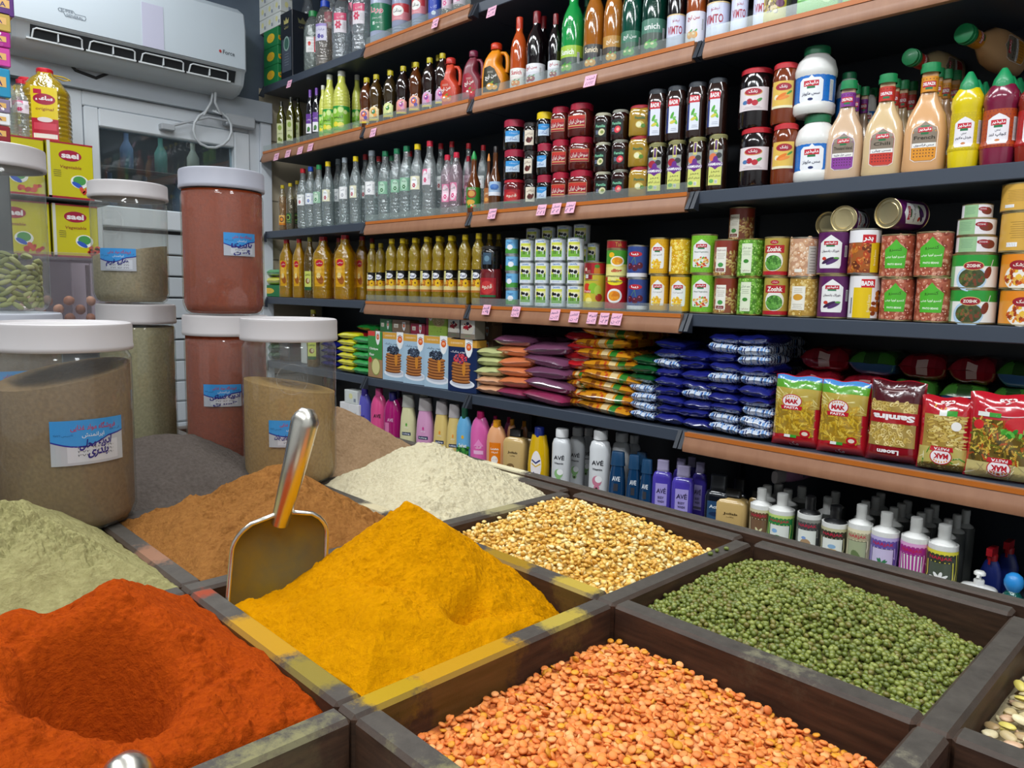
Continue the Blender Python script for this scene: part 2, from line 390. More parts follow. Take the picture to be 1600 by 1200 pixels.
# ------------------------------------------------------------------ air conditioner
XA = WL + .22
pa = onX(20, 30, XA); pb = onX(385, 104, XA)
y0, y1, zb = pa.y, pb.y, (pa.z + pb.z) / 2 - .005
ac = empty('air_conditioner', (WL, y0, zb - .08)); tag(ac, 'white wall mounted air conditioner above the white door', 'air conditioner')
Lk = (y1 - y0) * 1000; H_ = 300.
prof = [(0, -95), (70, -102), (140, -92), (182, -66), (188, -58), (205, -8), (218, 0), (219, 180), (205, 250), (150, 285), (0, 290)]   # x out of the wall, z
def extr(mb, pr, ya, yb, col, mi=0):
    n = len(pr); vs = [(x, ya, z) for x, z in pr] + [(x, yb, z) for x, z in pr]
    mb.add(vs, [(i, i + n, (i + 1) % n + n, (i + 1) % n) for i in range(n)] + [list(range(n)), [n + i for i in range(n)][::-1]], col, mi); mb.fixn = True; return mb
body = MB(); extr(body, [(x * .985, z + (80 if False else 0)) for x, z in prof], 12, Lk - 12, 'b4bbc0')
for ya, yb in ((0, 14), (Lk - 14, Lk)): extr(body, [(x * .99, z) for x, z in prof], ya, yb, 'aeb6bc')
body.build('housing', 'paint', ac, 40).location.z = .08
fp = MB(); extr(fp, [(214, 2), (221, 4), (222, 182), (208, 252), (150, 288), (146, 284), (202, 248), (214, 180)], 6, Lk - 6, 'bcc6cd')
fp.box(222, Lk * .505, 4, 223.2, Lk * .60, 182, 'bdbdd0')
g = G(); g.tx('SUPER', -5, 6, 9, '5a6470', 44, b=0); g.tx('GENERAL', 22, -8, 9, '5a6470', 60)
g.line([(-32, 12), (16, 12), (24, 2), (60, 2)], 1.6, '5a6470'); g.line([(-32, 12), (-36, 6), (-32, 0), (-18, 0), (-10, -14), (58, -14), (62, -6), (60, 2)], 1.6, '5a6470')
g.put(fp, lambda x, y, e: (222.3 + e, 190 + x, 62 + y), mi=0)
g = G(); g.tx('Force', 12, 0, 18, '30363c', 60); g.tx('e', -32, 0, 13, 'c03028', 13, b=.03); g.put(fp, lambda x, y, e: (222.3 + e, Lk - 95 + x * .9, 60 + y), mi=0)
fp.build('front_panel', 'plastic', ac, 40).location.z = .08
lv = MB(); extr(lv, [(180, -56), (189, -56), (207, -9), (198, -6)], 60, Lk - 45, '14171a'); lv.build('air_outlet', 'matte', ac, 0).location.z = .08
for k in range(4):
    s0 = 66 + k * (Lk - 120) / 4; s1 = s0 + (Lk - 120) / 4 - 24; fl = MB()
    fl.tube([(190, s0, -54), (204, s0 + 4, -24), (206, s0 + 14, -19), (206, s1 - 14, -19), (204, s1 - 4, -24), (190, s1, -54)], 3.5, 'd2d7da', n=6)
    fl.box(188, (s0 + s1) / 2 - 2, -52, 206, (s0 + s1) / 2 + 2, -19, 'd2d7da'); fl.box(184, s0 - 20, -60, 196, s1 + 12, -54, 'cfd3d4')
    fl.build('louvre', 'plastic', ac, 40).location.z = .08
# hanging loop of cable under it
c0 = onX(334, 136, WL + .1); pts = [c0, onX(330, 160, WL + .09), onX(318, 180, WL + .08)]
for k in range(15):
    t = PI * .62 + (2 * PI * .93) * k / 14; pts.append(onX(332 + 30 * math.cos(t), 202 - 29 * math.sin(t), WL + .08))
pts += [onX(345, 178, WL + .09), onX(336, 160, WL + .11), c0 + Vector((.01, .005, 0))]
tag(MB().tube(pts, .0065, 'b9bec2').build('cable', 'plastic', None, 60, 1.), 'pale grey cable hanging in a loop below the air conditioner', 'cable')
pts = [onX(x, y, WL + .05) for x, y in ((100, 88), (118, 110), (150, 122), (175, 112), (205, 114), (240, 128), (262, 133))]
tag(MB().tube(pts, .007, '15181c').build('pipe', 'plastic', None, 60, 1.), 'black pipe along the wall below the air conditioner', 'pipe')
for x, nm in ((98, 'left'), (274, 'right')):
    q = onX(x, 125, WL); o = MB().box(WL + .002, q.y - .04, 2.276, WL + .04, q.y + .04, 2.40, 'aab2ba').build('wall_bracket', 'paint', None, 0, 1.); tag(o, f'grey metal bracket under the air conditioner, the {nm} one of two', 'bracket')
o = MB(); o.grid(lambda u, v: (40 + 35 * math.sin(PI * v), (u - .5) * 190, -60 * math.sin(PI * u) * v - 10 * math.sin(9 * u)), 16, 6, 'c9c0b2')
q = onX(50, 82, WL); o = o.build('crumpled_cloth', 'matte', None, 60); o.location = (WL + .01, q.y, q.z + .01); tag(o, 'crumpled beige cloth stuffed below the left end of the air conditioner', 'cloth')

# ------------------------------------------------------------------ shelving: four bays
SH = {1: 2.35, 2: 2.032, 3: 1.64, 4: 1.31, 5: .982, 6: .68}
BX = [-3.655, -2.735, -2.055, -1.142, -.23]
BRN = {(1, 1), (0, 2), (1, 2), (2, 2), (3, 2), (1, 3), (2, 3), (1, 4), (2, 4), (3, 5)}
BAYN = ['nearest the white door', 'second from the door', 'third from the door', 'at the right edge']
noise_ramp('rail_brown', '93664c', 'a27558', 30, .38, (1, 1, .1), bump=.05, c2='a87c5e')
pr_mat('shelf_paint', .42, var=.06, bscale=6)
for b in range(4):
    x0, x1 = BX[b], BX[b + 1]; w_ = x1 - x0
    if b == 3: x1 += .6
    un = empty('shelving_unit', ((x0 + x1) / 2, BK - .02, 0)); tag(un, 'dark grey metal shelving unit, ' + BAYN[b], 'shelving', 'metal shelving bays'); cx = (x0 + x1) / 2
    yb = -(BK - .02)
    MB().box(x0 - cx, -.012, .05, x1 - cx, 0, 2.85, '1b212b').build('back_panel', 'shelf_paint', un, 0, 1.)
    for xx, g_ in ((x0, 1), (x1, -1)): MB().box(*sorted([xx - cx + g_ * .001, xx - cx + g_ * .012])[:1], -.03, 0, sorted([xx - cx + g_ * .001, xx - cx + g_ * .012])[1], -.0125, 2.85, '1d232d').build('upright', 'shelf_paint', un, 0, 1.)
    for k in SH:
        z = SH[k]; yf = DS + yb
        s = MB().bbox(x0 - cx + .002, yf, z - .036, x1 - cx - .002, -.014, z - .0015, '3d4552', 0, .002).build('shelf', 'shelf_paint', un, 35, 1.)
        for xx, sg in ((x0, 1), (x1, -1)):
            e = MB(); xa = xx - cx + sg * .002
            e.add([(xa, yf, z - .001), (xa, yf - .026, z - .05), (xa, yf, z - .055), (xa + sg * .012, yf, z - .001), (xa + sg * .012, yf - .026, z - .05), (xa + sg * .012, yf, z - .055)], [(0, 1, 2), (3, 5, 4), (0, 3, 4, 1), (1, 4, 5, 2), (0, 2, 5, 3)], '2b3039'); e.fixn = True
            e.build('end_cap', 'shelf_paint', s, 0, 1.)
        if (b, k) in BRN:
            pr = [(0, -.002), (-.010, -.004), (-.013, -.012), (-.014, -.016), (-.021, -.034), (-.024, -.046), (-.022, -.056), (-.016, -.058), (-.005, -.056), (0, -.05)]
            n = len(pr); xa, xb = x0 - cx + .016, x1 - cx - .016
            r = MB(); r.add([(xa, yf + y, z + q) for y, q in pr] + [(xb, yf + y, z + q) for y, q in pr], [(i, i + n, (i + 1) % n + n, (i + 1) % n) for i in range(n)] + [list(range(n)), [n + i for i in range(n)][::-1]], 'b07a58'); r.fixn = True
            s2 = r.build('price_rail', 'rail_brown', s, 50, 1.)
            MB().box(xa, yf - .0155, z - .0135, xb, yf - .0135, z - .0025, 'c06c2a').build('orange_edge', 'print', s2, 0, 1.)
            if (b, k) != (3, 5): MB().box(xa, yf - .012, z - .006, xb, yf - .0105, z + .024, 'eef3f1').build('clear_strip', 'strip', s2, 0, 1.)

# pink handwritten price tags on the rails
def price_tag(px, py, sh, words, where, wmm=40, hmm=36, lean=.02):
    z = zat(px, py, DS - .03); x = xat(px, z, DS - .03); g = G(); mb = MB()
    mb.box(-wmm / 2, -.3, -hmm / 2, wmm / 2, .3, hmm / 2, 'f0b4cc')
    for i, wd in enumerate(words): g.tx(wd, U(-2, 2), 7 - i * 15, 11, '5a4a78', min(wmm * .8, 30), l=0, b=.01, sh=.3)
    g.put(mb, wflat(-.4)); o = mb.build('price_tag', 'paper', None, 0); o.location = (x, DS - .0275, z); o.rotation_euler = (-.28, U(-.03, .03), 0)
    tag(o, 'pink handwritten price tag ' + where, 'price tag', 'pink price tags'); return o
PT = [(767, 18, 1, ['سس', '۵۲ ت'], 'standing up on the top shelf edge', 42), (679, 36, 1, ['گلاب', '۹۰'], 'taped on the brown rail of the top shelf', 34), (451, 131, 1, ['روغن', '۷۵'], 'on the dark top shelf edge near the door', 40),
      (921, 126, 2, ['شربت', '۵۲۸۵'], 'alone on the rail below the syrup bottles', 44), (582, 207, 2, ['سرکه', '۴۸'], 'below the dark herbal bottles', 38),
      (431, 245, 2, ['زیتون', '۹۸'], 'first from the door below the olive oil', 46), (449, 240, 2, ['زیتون', '۸۵'], 'second from the door below the olive oil', 46), (468, 235, 2, ['آب', '۶۵'], 'third from the door below the olive oil', 46), (484, 230, 2, ['لیمو', '۵۵'], 'fourth from the door, below the lemon juice', 44),
      (768, 334, 3, ['سس', '۴۹ ت'], 'below the brown sauce bottle', 38), (845, 328, 3, ['مربا', '۱۵۵'], 'first of three in a row below the jam jars', 38), (868, 326, 3, ['عسل', '۵۵'], 'middle of three in a row below the jam jars', 38), (890, 324, 3, ['لیمویی', '۴۵'], 'last of three in a row below the jam jars', 38),
      (759, 484, 4, ['قند', '۹۰'], 'below the red jar', 38), (805, 487, 4, ['خامه', '۹۵ ت'], 'below the small blue cans', 38), (866, 492, 4, ['شیر', '۲۵ ت'], 'below the cow milk cans', 40), (896, 495, 4, ['آناناس', '۲۰۰ ت'], 'below the red pineapple can', 38),
      (924, 497, 4, ['انبه', '۲۵۰ ت'], 'below the mango cans', 36), (943, 498, 4, ['سیب', '۴۵۰'], 'half hidden between two others below the cherry cans', 34), (962, 499, 4, ['گیلاس', '۲۵۰ ت'], 'last one to the right below the cherry cans', 38)]
for a in PT: price_tag(a[0], a[1], a[2], a[3], a[4], a[5])

# ================================================================== the counter of spice bins
RZ = CZ - .28; TH = .022
GX = [-1.521, -1.243, -.965, -.689, -.411, -.133, .145]; GY = [-.292, -.014, .264, .54, .80]
def dusty(name, base, dusts):
    """dark worn wood, with spilt powder lying near given spots: (x, y, radius, colour, amount)"""
    m, nt, N, L = mk(name); b = N['Principled BSDF']; b.inputs['Roughness'].default_value = .55; b.inputs['Specular IOR Level'].default_value = .25
    ge = N.new('ShaderNodeNewGeometry'); no = N.new('ShaderNodeTexNoise'); no.inputs['Scale'].default_value = 42; no.inputs['Detail'].default_value = 10; no.inputs['Roughness'].default_value = .78
    L.new(ge.outputs['Position'], no.inputs['Vector'])
    sx = N.new('ShaderNodeMapping'); sx.inputs['Scale'].default_value = (4, 4, 40); L.new(ge.outputs['Position'], sx.inputs[0])
    gr = N.new('ShaderNodeTexNoise'); gr.inputs['Scale'].default_value = 5; gr.inputs['Detail'].default_value = 6; L.new(sx.outputs[0], gr.inputs['Vector'])
    r = N.new('ShaderNodeValToRGB'); r.color_ramp.elements[0].position = .3; r.color_ramp.elements[1].position = .75
    r.color_ramp.elements[0].color = (*lin(base[0]), 1); r.color_ramp.elements[1].color = (*lin(base[1]), 1); L.new(gr.outputs['Fac'], r.inputs[0]); cur = r.outputs[0]
    nz = N.new('ShaderNodeSeparateXYZ'); L.new(ge.outputs['Normal'], nz.inputs[0]); top = N.new('ShaderNodeMapRange'); top.inputs[1].default_value = .5; top.inputs[2].default_value = .9; L.new(nz.outputs[2], top.inputs[0])
    r2 = N.new('ShaderNodeValToRGB'); r2.color_ramp.elements[0].position = .3; r2.color_ramp.elements[1].position = .7; r2.color_ramp.elements[0].color = (*lin(base[2]), 1); r2.color_ramp.elements[1].color = (*lin(base[3]), 1); L.new(no.outputs['Fac'], r2.inputs[0])
    m0 = N.new('ShaderNodeMix'); m0.data_type = 'RGBA'; L.new(top.outputs[0], m0.inputs[0]); L.new(cur, m0.inputs[6]); L.new(r2.outputs[0], m0.inputs[7]); cur = m0.outputs[2]
    side = N.new('ShaderNodeMapRange'); side.inputs[3].default_value = .16; L.new(top.outputs[0], side.inputs[0])
    for (x, y, rad, c, am) in dusts:
        d = N.new('ShaderNodeVectorMath'); d.operation = 'DISTANCE'; d.inputs[1].default_value = (x, y, RZ); L.new(ge.outputs['Position'], d.inputs[0])
        mr = N.new('ShaderNodeMapRange'); mr.inputs[1].default_value = 0; mr.inputs[2].default_value = rad; mr.inputs[3].default_value = .85 * am; mr.inputs[4].default_value = -.55; L.new(d.outputs['Value'], mr.inputs[0])
        ad = N.new('ShaderNodeMath'); ad.operation = 'ADD'; L.new(mr.outputs[0], ad.inputs[0]); L.new(no.outputs['Fac'], ad.inputs[1])
        st = N.new('ShaderNodeMapRange'); st.inputs[1].default_value = .62; st.inputs[2].default_value = .80; L.new(ad.outputs[0], st.inputs[0]); ms = N.new('ShaderNodeMath'); ms.operation = 'MULTIPLY'; L.new(st.outputs[0], ms.inputs[0]); L.new(side.outputs[0], ms.inputs[1])
        mx = N.new('ShaderNodeMix'); mx.data_type = 'RGBA'; mx.inputs[7].default_value = (*lin(c), 1); L.new(ms.outputs[0], mx.inputs[0]); L.new(cur, mx.inputs[6]); cur = mx.outputs[2]
    L.new(cur, b.inputs['Base Color'])
    bp = N.new('ShaderNodeBump'); bp.inputs['Strength'].default_value = .35; bp.inputs['Distance'].default_value = .0015; L.new(no.outputs['Fac'], bp.inputs['Height']); L.new(bp.outputs[0], b.inputs['Normal'])
DUST = [(-.55, .264, .11, 'a87c00', .85), (-.47, .264, .08, '7c6c24', .7), (-.411, .36, .12, 'a87c00', .9), (-.411, .29, .06, 'a08000', .8), (-.411, .47, .08, 'a08c38', .6), (-.55, .54, .12, '8c6c10', .6), (-.45, .54, .07, 'a89038', .7),
        (-.665, .264, .05, '8a3416', .45), (-.80, .264, .10, '86604a', .6), (-.38, .20, .15, '77724e', .55), (-.411, .10, .14, '716e54', .5), (-.30, .264, .12, '77724c', .45), (-.25, .54, .3, '77735c', .2), (-.965, .42, .14, '9a8c70', .5),
        (-.85, .80, .14, 'cfc6a4', .8), (-.965, .66, .14, 'cdc4a6', .7), (-.80, .54, .12, 'b8ac8c', .5), (-.689, .66, .12, '8c8460', .5), (-.133, .45, .3, '807a66', .2)]
dusty('worn_wood', ('2e2019', '4e3628', '3a3632', '504b45'), DUST)
noise_ramp('brown_board', '3c2a20', '5e4434', 7, .5, (2, 2, 9), bump=.2, c2='6e5240')
ct = empty('spice_counter', (-.69, .25, 0)); tag(ct, 'dark wooden display counter divided into square spice bins', 'counter')
def cpart(name, x0, y0, z0, x1, y1, z1, mat='worn_wood', b=.003):
    o = MB().bbox(x0 + .69, y0 - .25, z0, x1 + .69, y1 - .25, z1, 'ffffff', 0, b).build(name, mat, ct, 35, 1.); return o
for i, y in enumerate(GY):
    for k in range(len(GX) - 1):
        cpart('divider', GX[k] + (TH / 2 if k else 0), y - TH / 2, RZ - .12, GX[k + 1] - TH / 2, y + TH / 2, RZ)
for x in GX:
    for k in range(len(GY) - 1): cpart('cross_divider', x - TH / 2, GY[k] - TH / 2 + (0 if k == 0 else .0003), RZ - .12, x + TH / 2, GY[k + 1] - TH / 2 - .0003, RZ)
cpart('back_rim', GX[0] - TH / 2, GY[-1] + TH / 2, RZ - .16, GX[-1] + TH / 2, GY[-1] + TH / 2 + .018, RZ + .004, b=.002)
cpart('bottom_board', GX[0], GY[0], RZ - .14, GX[-1], GY[-1], RZ - .12, 'brown_board')
cpart('base_cabinet', GX[0] + .02, GY[0] + .02, .0, GX[-1] - .02, GY[-1] - .02, RZ - .141, 'brown_board', .005)

# ------------------------------------------------------------------ heaps
RG = np.random.RandomState(3)
def vnoise(X, Y, seed=0):
    xi = np.floor(X).astype(int); yi = np.floor(Y).astype(int); xf = X - xi; yf = Y - yi
    h = lambda a, b: (np.sin(a * 127.1 + b * 311.7 + seed * 74.7) * 43758.5453) % 1.0
    u = xf * xf * (3 - 2 * xf); v = yf * yf * (3 - 2 * yf)
    return (h(xi, yi) * (1 - u) + h(xi + 1, yi) * u) * (1 - v) + (h(xi, yi + 1) * (1 - u) + h(xi + 1, yi + 1) * u) * v - .5
def fbm(X, Y, f, n=5, seed=0, g=.5):
    o = 0; a = 1
    for k in range(n): o = o + a * vnoise(X * f + 17.3 * k, Y * f - 9.1 * k, seed + k); f *= 2; a *= g
    return o
def sstep(a, b, x): t = np.clip((x - a) / (b - a), 0, 1); return t * t * (3 - 2 * t)
def field(ix, iy, fn, n=300, edge=.75):
    x0, x1 = GX[ix] + TH / 2, GX[ix + 1] - TH / 2; y0, y1 = GY[iy] + TH / 2, GY[iy + 1] - TH / 2
    xs = np.linspace(x0, x1, n); ys = np.linspace(y0, y1, n); X, Y = np.meshgrid(xs, ys); Z = fn(X, Y)
    if n > 200:
        d = np.minimum(np.minimum(X - x0, x1 - X), np.minimum(Y - y0, y1 - Y)); lim = RZ - .004 + edge * d + .006 * fbm(X, Y, 40, 4, 3); Z = -np.log(np.exp(-Z * 400 + 400) + np.exp(-lim * 400 + 400)) / 400 + 1
    return X, Y, Z
def heap_obj(name, X, Y, Z, mat, label, cat, smooth=True, kind=None, parent=None):
    n = X.shape[0]; m_ = X.shape[1]; zb = RZ - .119
    V = np.stack([X, Y, Z], -1).reshape(-1, 3)
    idx = np.arange(n * m_).reshape(n, m_)
    q = np.stack([idx[:-1, :-1], idx[:-1, 1:], idx[1:, 1:], idx[1:, :-1]], -1).reshape(-1, 4)
    # skirt down to the bin's floor
    ring = np.concatenate([idx[0, :], idx[1:, -1], idx[-1, -2::-1], idx[-2:0:-1, 0]])
    B = V[ring].copy(); B[:, 2] = zb; o0 = len(V); V = np.vstack([V, B]); k = len(ring); a = np.arange(k); b = (a + 1) % k
    sk = np.stack([ring[b], ring[a], o0 + a, o0 + b], -1)
    fs = np.vstack([q, sk]); me = bpy.data.meshes.new(name)
    me.vertices.add(len(V)); me.vertices.foreach_set('co', V.astype(np.float32).ravel())
    me.loops.add(fs.size); me.loops.foreach_set('vertex_index', fs.astype(np.int32).ravel())
    me.polygons.add(len(fs)); me.polygons.foreach_set('loop_start', np.arange(0, fs.size, 4, dtype=np.int32))
    me.update(calc_edges=True); me.validate(); me.materials.append(MATS[mat] if isinstance(mat, str) else mat)
    if smooth: me.shade_smooth()
    o = bpy.data.objects.new(name, me); COL.objects.link(o); tag(o, label, cat, None, kind); return o
def cone(X, Y, x, y, z, sl, rnd_=.01, ex=1., ey=1.):
    return z + rnd_ * sl - sl * np.sqrt(((X - x) * ex) ** 2 + ((Y - y) * ey) ** 2 + rnd_ ** 2)
def crumbs(X, Y, f, amp, th=.12, seed=0): return amp * np.maximum(fbm(X, Y, f, 3, seed) - th, 0)
def powder(name, c0, c1, c2, scale=190, bump=1.):
    noise_ramp(name, c0, c1, scale, .95, bump=bump, c2=c2, bdist=.0035)

powder('turmeric', 'bc7c00', 'cc8c00', 'd69804'); powder('paprika', '96380a', 'ac460c', 'ba5414'); powder('cinnamon', '84562c', '986836', 'a87a46')
powder('flour', 'bcb192', 'ccc3a6', 'd8d0b6'); powder('herb', '8a8458', '9e986a', 'b2ac80', 160); powder('pepper', '524a45', '655d57', '736b64'); powder('ginger', '8e7256', 'a4886a', 'b4987a')
def z_turm(X, Y):
    z = cone(X, Y, -.553, .412, CZ - .195, .80, .006); z = np.maximum(z, cone(X, Y, -.575, .345, CZ - .262, .5, .02))
    z = np.maximum(z, cone(X, Y, -.50, .33, CZ - .245, .42, .03))
    z = np.maximum(z, RZ - .035 + .035 * sstep(.5, .27, Y) * sstep(-.68, -.62, X) + .036 * sstep(-.50, -.425, X) * sstep(.52, .44, Y))
    sc_ = np.hypot((X + .452) * 1., (Y - .40) * 1.); z -= .016 * np.exp(-(((X + .460) + (Y - .405) * .3) / .009) ** 2) * sstep(.37, .39, Y) * sstep(.445, .41, Y)
    z += .0055 * fbm(X, Y, 35, 6, 1, .62) + crumbs(X, Y, 160, .005, .1, 4); return z
X, Y, Z = field(3, 2, z_turm, 420); heap_obj('turmeric_heap', X, Y, Z, 'turmeric', 'tall peaked heap of bright yellow turmeric powder in its bin', 'spice', kind='stuff')
def z_pap(X, Y):
    z = cone(X, Y, -.625, .16, CZ - .212, .55, .035); z = np.maximum(z, cone(X, Y, -.60, .06, CZ - .235, .30, .03)); z = np.maximum(z, cone(X, Y, -.52, .19, CZ - .262, .40, .03))
    z = np.maximum(z, cone(X, Y, -.53, .02, CZ - .255, .35, .03))
    z = np.maximum(z, RZ - .05 + .04 * sstep(.15, .0, Y))
    u = (X + .517) * .8 + (Y - .133) * .6; v = -(X + .517) * .6 + (Y - .133) * .8
    z -= .085 * np.exp(-((u / .040) ** 2 + (v / .030) ** 2) ** 1.6)
    z -= .03 * np.exp(-(((X + .61) / .025) ** 2 + ((Y - .135) / .02) ** 2))
    z -= .03 * sstep(-.44, -.42, X) * sstep(.08, .16, Y)
    z += .008 * fbm(X, Y, 28, 6, 11, .6) + crumbs(X, Y, 90, .008, .06, 14); return z
X, Y, Z = field(3, 1, z_pap, 420); heap_obj('paprika_heap', X, Y, Z, 'paprika', 'orange red paprika powder heap with a scooped hollow, nearest bin', 'spice', kind='stuff')
def z_herb(X, Y):
    z = cone(X, Y, -.885, .145, CZ - .200, .42, .03, 1., 1.); z = np.maximum(z, RZ - .035)
    z += .011 * fbm(X + Y * .3, Y, 35, 6, 21, .72) + crumbs(X, Y * 2, 150, .012, .05, 22); return z
X, Y, Z = field(2, 1, z_herb, 320); heap_obj('herb_powder_heap', X, Y, Z, 'herb', 'pale olive green dried herb powder heap at the left edge', 'spice', kind='stuff')
def z_cin(X, Y):
    z = cone(X, Y, -.865, .445, CZ - .224, .50, .03); z = np.maximum(z, cone(X, Y, -.80, .40, CZ - .232, .42, .03)); z = np.maximum(z, cone(X, Y, -.84, .35, CZ - .245, .36, .03))
    z = np.maximum(z, cone(X, Y, -.76, .33, CZ - .262, .25, .03)); z = np.maximum(z, RZ - .04)
    z += .012 * fbm(X, Y, 22, 6, 31, .62) + crumbs(X, Y, 80, .012, .05, 33); return z
X, Y, Z = field(2, 2, z_cin, 340); heap_obj('cinnamon_heap', X, Y, Z, 'cinnamon', 'lumpy brown cinnamon powder heap behind the metal scoop', 'spice', kind='stuff')
def z_flo(X, Y):
    z = cone(X, Y, -.845, .655, CZ - .220, .50, .03); z = np.maximum(z, cone(X, Y, -.78, .62, CZ - .268, .3, .03)); z = np.maximum(z, RZ - .045)
    z += .006 * fbm(X, Y, 35, 6, 41, .65) + crumbs(X, Y, 130, .008, .05, 43); return z
X, Y, Z = field(2, 3, z_flo, 320); heap_obj('chickpea_flour_heap', X, Y, Z, 'flour', 'cream white flour heap in the back bin', 'flour', kind='stuff')
def z_pep(X, Y):
    z = cone(X, Y, -1.16, .39, CZ - .215, .33, .03); z = np.maximum(z, RZ - .03); z += .005 * fbm(X, Y, 25, 6, 51, .5); return z
X, Y, Z = field(1, 2, z_pep, 220); heap_obj('black_pepper_heap', X, Y, Z, 'pepper', 'smooth grey brown ground pepper heap behind the largest jar', 'spice', kind='stuff')
def z_gin(X, Y):
    z = cone(X, Y, -1.10, .66, CZ - .165, .50, .03); z = np.maximum(z, RZ - .04); z += .012 * fbm(X, Y, 22, 6, 61, .62) + crumbs(X, Y, 60, .009, .08, 63); return z
X, Y, Z = field(1, 3, z_gin, 220); heap_obj('ginger_powder_heap', X, Y, Z, 'ginger', 'lumpy beige ginger powder heap behind the front centre jar', 'spice', kind='stuff')

def grains(name, ix, iy, zf, size, shp, cols, mat, label, cat, layers=2, n_ang=8, under='3a3410', jit=.5, tilt=.6, spacing=.86, bed=None):
    """thousands of small seeds lying on a mound: one uncountable mass"""
    X, Y, Z = field(ix, iy, zf, 60); base = heap_obj('seed_bed', X, Y, Z - size * .45, bed or 'bed_' + name, label, cat, kind='stuff')
    x0, x1 = X.min() + size * .5, X.max() - size * .5; y0, y1 = Y.min() + size * .5, Y.max() - size * .5
    # unit seed: low rings
    a, b, c = shp; prof = [(0, -1), (.62, -.72), (1, 0), (.62, .72), (0, 1)] if c > .35 else [(0, -1), (.85, -.7), (1, 0), (.8, .75), (0, 1)]
    vs = []; fs = []
    for k, (r, z) in enumerate(prof):
        if r == 0: vs.append((0, 0, z)); continue
        for i in range(n_ang): t = 2 * PI * i / n_ang; vs.append((r * math.cos(t), r * math.sin(t), z))
    ro = lambda k: 1 + (k - 1) * n_ang
    for i in range(n_ang):
        j = (i + 1) % n_ang; fs.append((0, ro(1) + j, ro(1) + i)); fs.append((ro(4), ro(3) + i, ro(3) + j))
        for k in (1, 2): fs.append((ro(k) + i, ro(k) + j, ro(k + 1) + j)); fs.append((ro(k) + i, ro(k + 1) + j, ro(k + 1) + i))
    sv = np.array(vs) * np.array([a, b, c]) * size / 2; sf = np.array(fs)
    P = []
    st = size * spacing
    for l in range(layers):
        gx = np.arange(x0, x1, st); gy = np.arange(y0, y1, st * .88); A, B = np.meshgrid(gx, gy); A = A + (np.arange(len(gy)) % 2)[:, None] * st / 2
        A = A + RG.uniform(-jit, jit, A.shape) * st; B = B + RG.uniform(-jit, jit, B.shape) * st
        z = zf(A, B) + (l - .6) * size * .5 + RG.uniform(-.2, .2, A.shape) * size
        k = (A > x0) & (A < x1) & (B > y0) & (B < y1) & (RG.rand(*A.shape) < (1 if l == 0 else .55)); P.append(np.stack([A[k], B[k], z[k]], -1))
    P = np.vstack(P); n = len(P)
    # random rotations: tilt from flat, spin
    th = RG.uniform(0, 2 * PI, n); ph = RG.normal(0, tilt, n); ps = RG.uniform(0, 2 * PI, n); s = RG.uniform(.85, 1.12, n)
    ax = np.stack([np.cos(th), np.sin(th), np.zeros(n)], -1)
    K = np.zeros((n, 3, 3)); K[:, 0, 2] = ax[:, 1]; K[:, 1, 2] = -ax[:, 0]; K[:, 2, 0] = -ax[:, 1]; K[:, 2, 1] = ax[:, 0]
    Rt = np.eye(3) + np.sin(ph)[:, None, None] * K + (1 - np.cos(ph))[:, None, None] * (K @ K)
    Rz = np.zeros((n, 3, 3)); Rz[:, 0, 0] = np.cos(ps); Rz[:, 0, 1] = -np.sin(ps); Rz[:, 1, 0] = np.sin(ps); Rz[:, 1, 1] = np.cos(ps); Rz[:, 2, 2] = 1
    Q = Rt @ Rz * s[:, None, None]
    V = (np.einsum('nij,kj->nki', Q, sv) + P[:, None, :]).reshape(-1, 3); nv = len(sv)
    Fc = (sf[None] + (np.arange(n) * nv)[:, None, None]).reshape(-1, 3)
    me = bpy.data.meshes.new(name); me.vertices.add(len(V)); me.vertices.foreach_set('co', V.astype(np.float32).ravel())
    me.loops.add(Fc.size); me.loops.foreach_set('vertex_index', Fc.astype(np.int32).ravel())
    me.polygons.add(len(Fc)); me.polygons.foreach_set('loop_start', np.arange(0, Fc.size, 3, dtype=np.int32)); me.update(calc_edges=True)
    pal = np.array([lin(c) for c in cols]); cc = pal[RG.randint(0, len(cols), n)] * RG.uniform(.85, 1.12, (n, 1))
    arr = np.ones((len(V), 4), dtype=np.float32); arr[:, :3] = np.repeat(cc, nv, axis=0)
    ca = me.color_attributes.new('Col', 'FLOAT_COLOR', 'POINT'); ca.data.foreach_set('color', arr.ravel())
    me.materials.append(MATS[mat]); me.shade_smooth(); o = bpy.data.objects.new(name, me); COL.objects.link(o)
    tag(o, label, cat, None, 'stuff'); base.parent = o; del base['category']; del base['label']; return o, P
pr_mat('seed', .38, spec=.5, var=.1, bscale=600); pr_mat('seed_dull', .6, spec=.4, var=.1, bscale=500)
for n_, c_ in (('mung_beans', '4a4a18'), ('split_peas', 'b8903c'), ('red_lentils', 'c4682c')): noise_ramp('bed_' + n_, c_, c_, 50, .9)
def z_mung(X, Y):
    z = RZ - .020 + .030 * np.exp(-(((X + .28) / .10) ** 2 + ((Y - .66) / .10) ** 2)); z -= .020 * sstep(.70, .79, Y) * sstep(-.30, -.16, X); z += .010 * np.exp(-(((X + .35) / .03) ** 2 + ((Y - .745) / .03) ** 2))
    return z + .004 * fbm(X, Y, 18, 3, 71)
grains('mung_beans', 4, 3, z_mung, .0056, (1.12, .9, .88), ['667028', '727a32', '5a6424', '80863e', '626c2c', '6c662c'], 'seed', 'glossy green mung beans filling the back right bin', 'beans', 2, 8, tilt=1.)
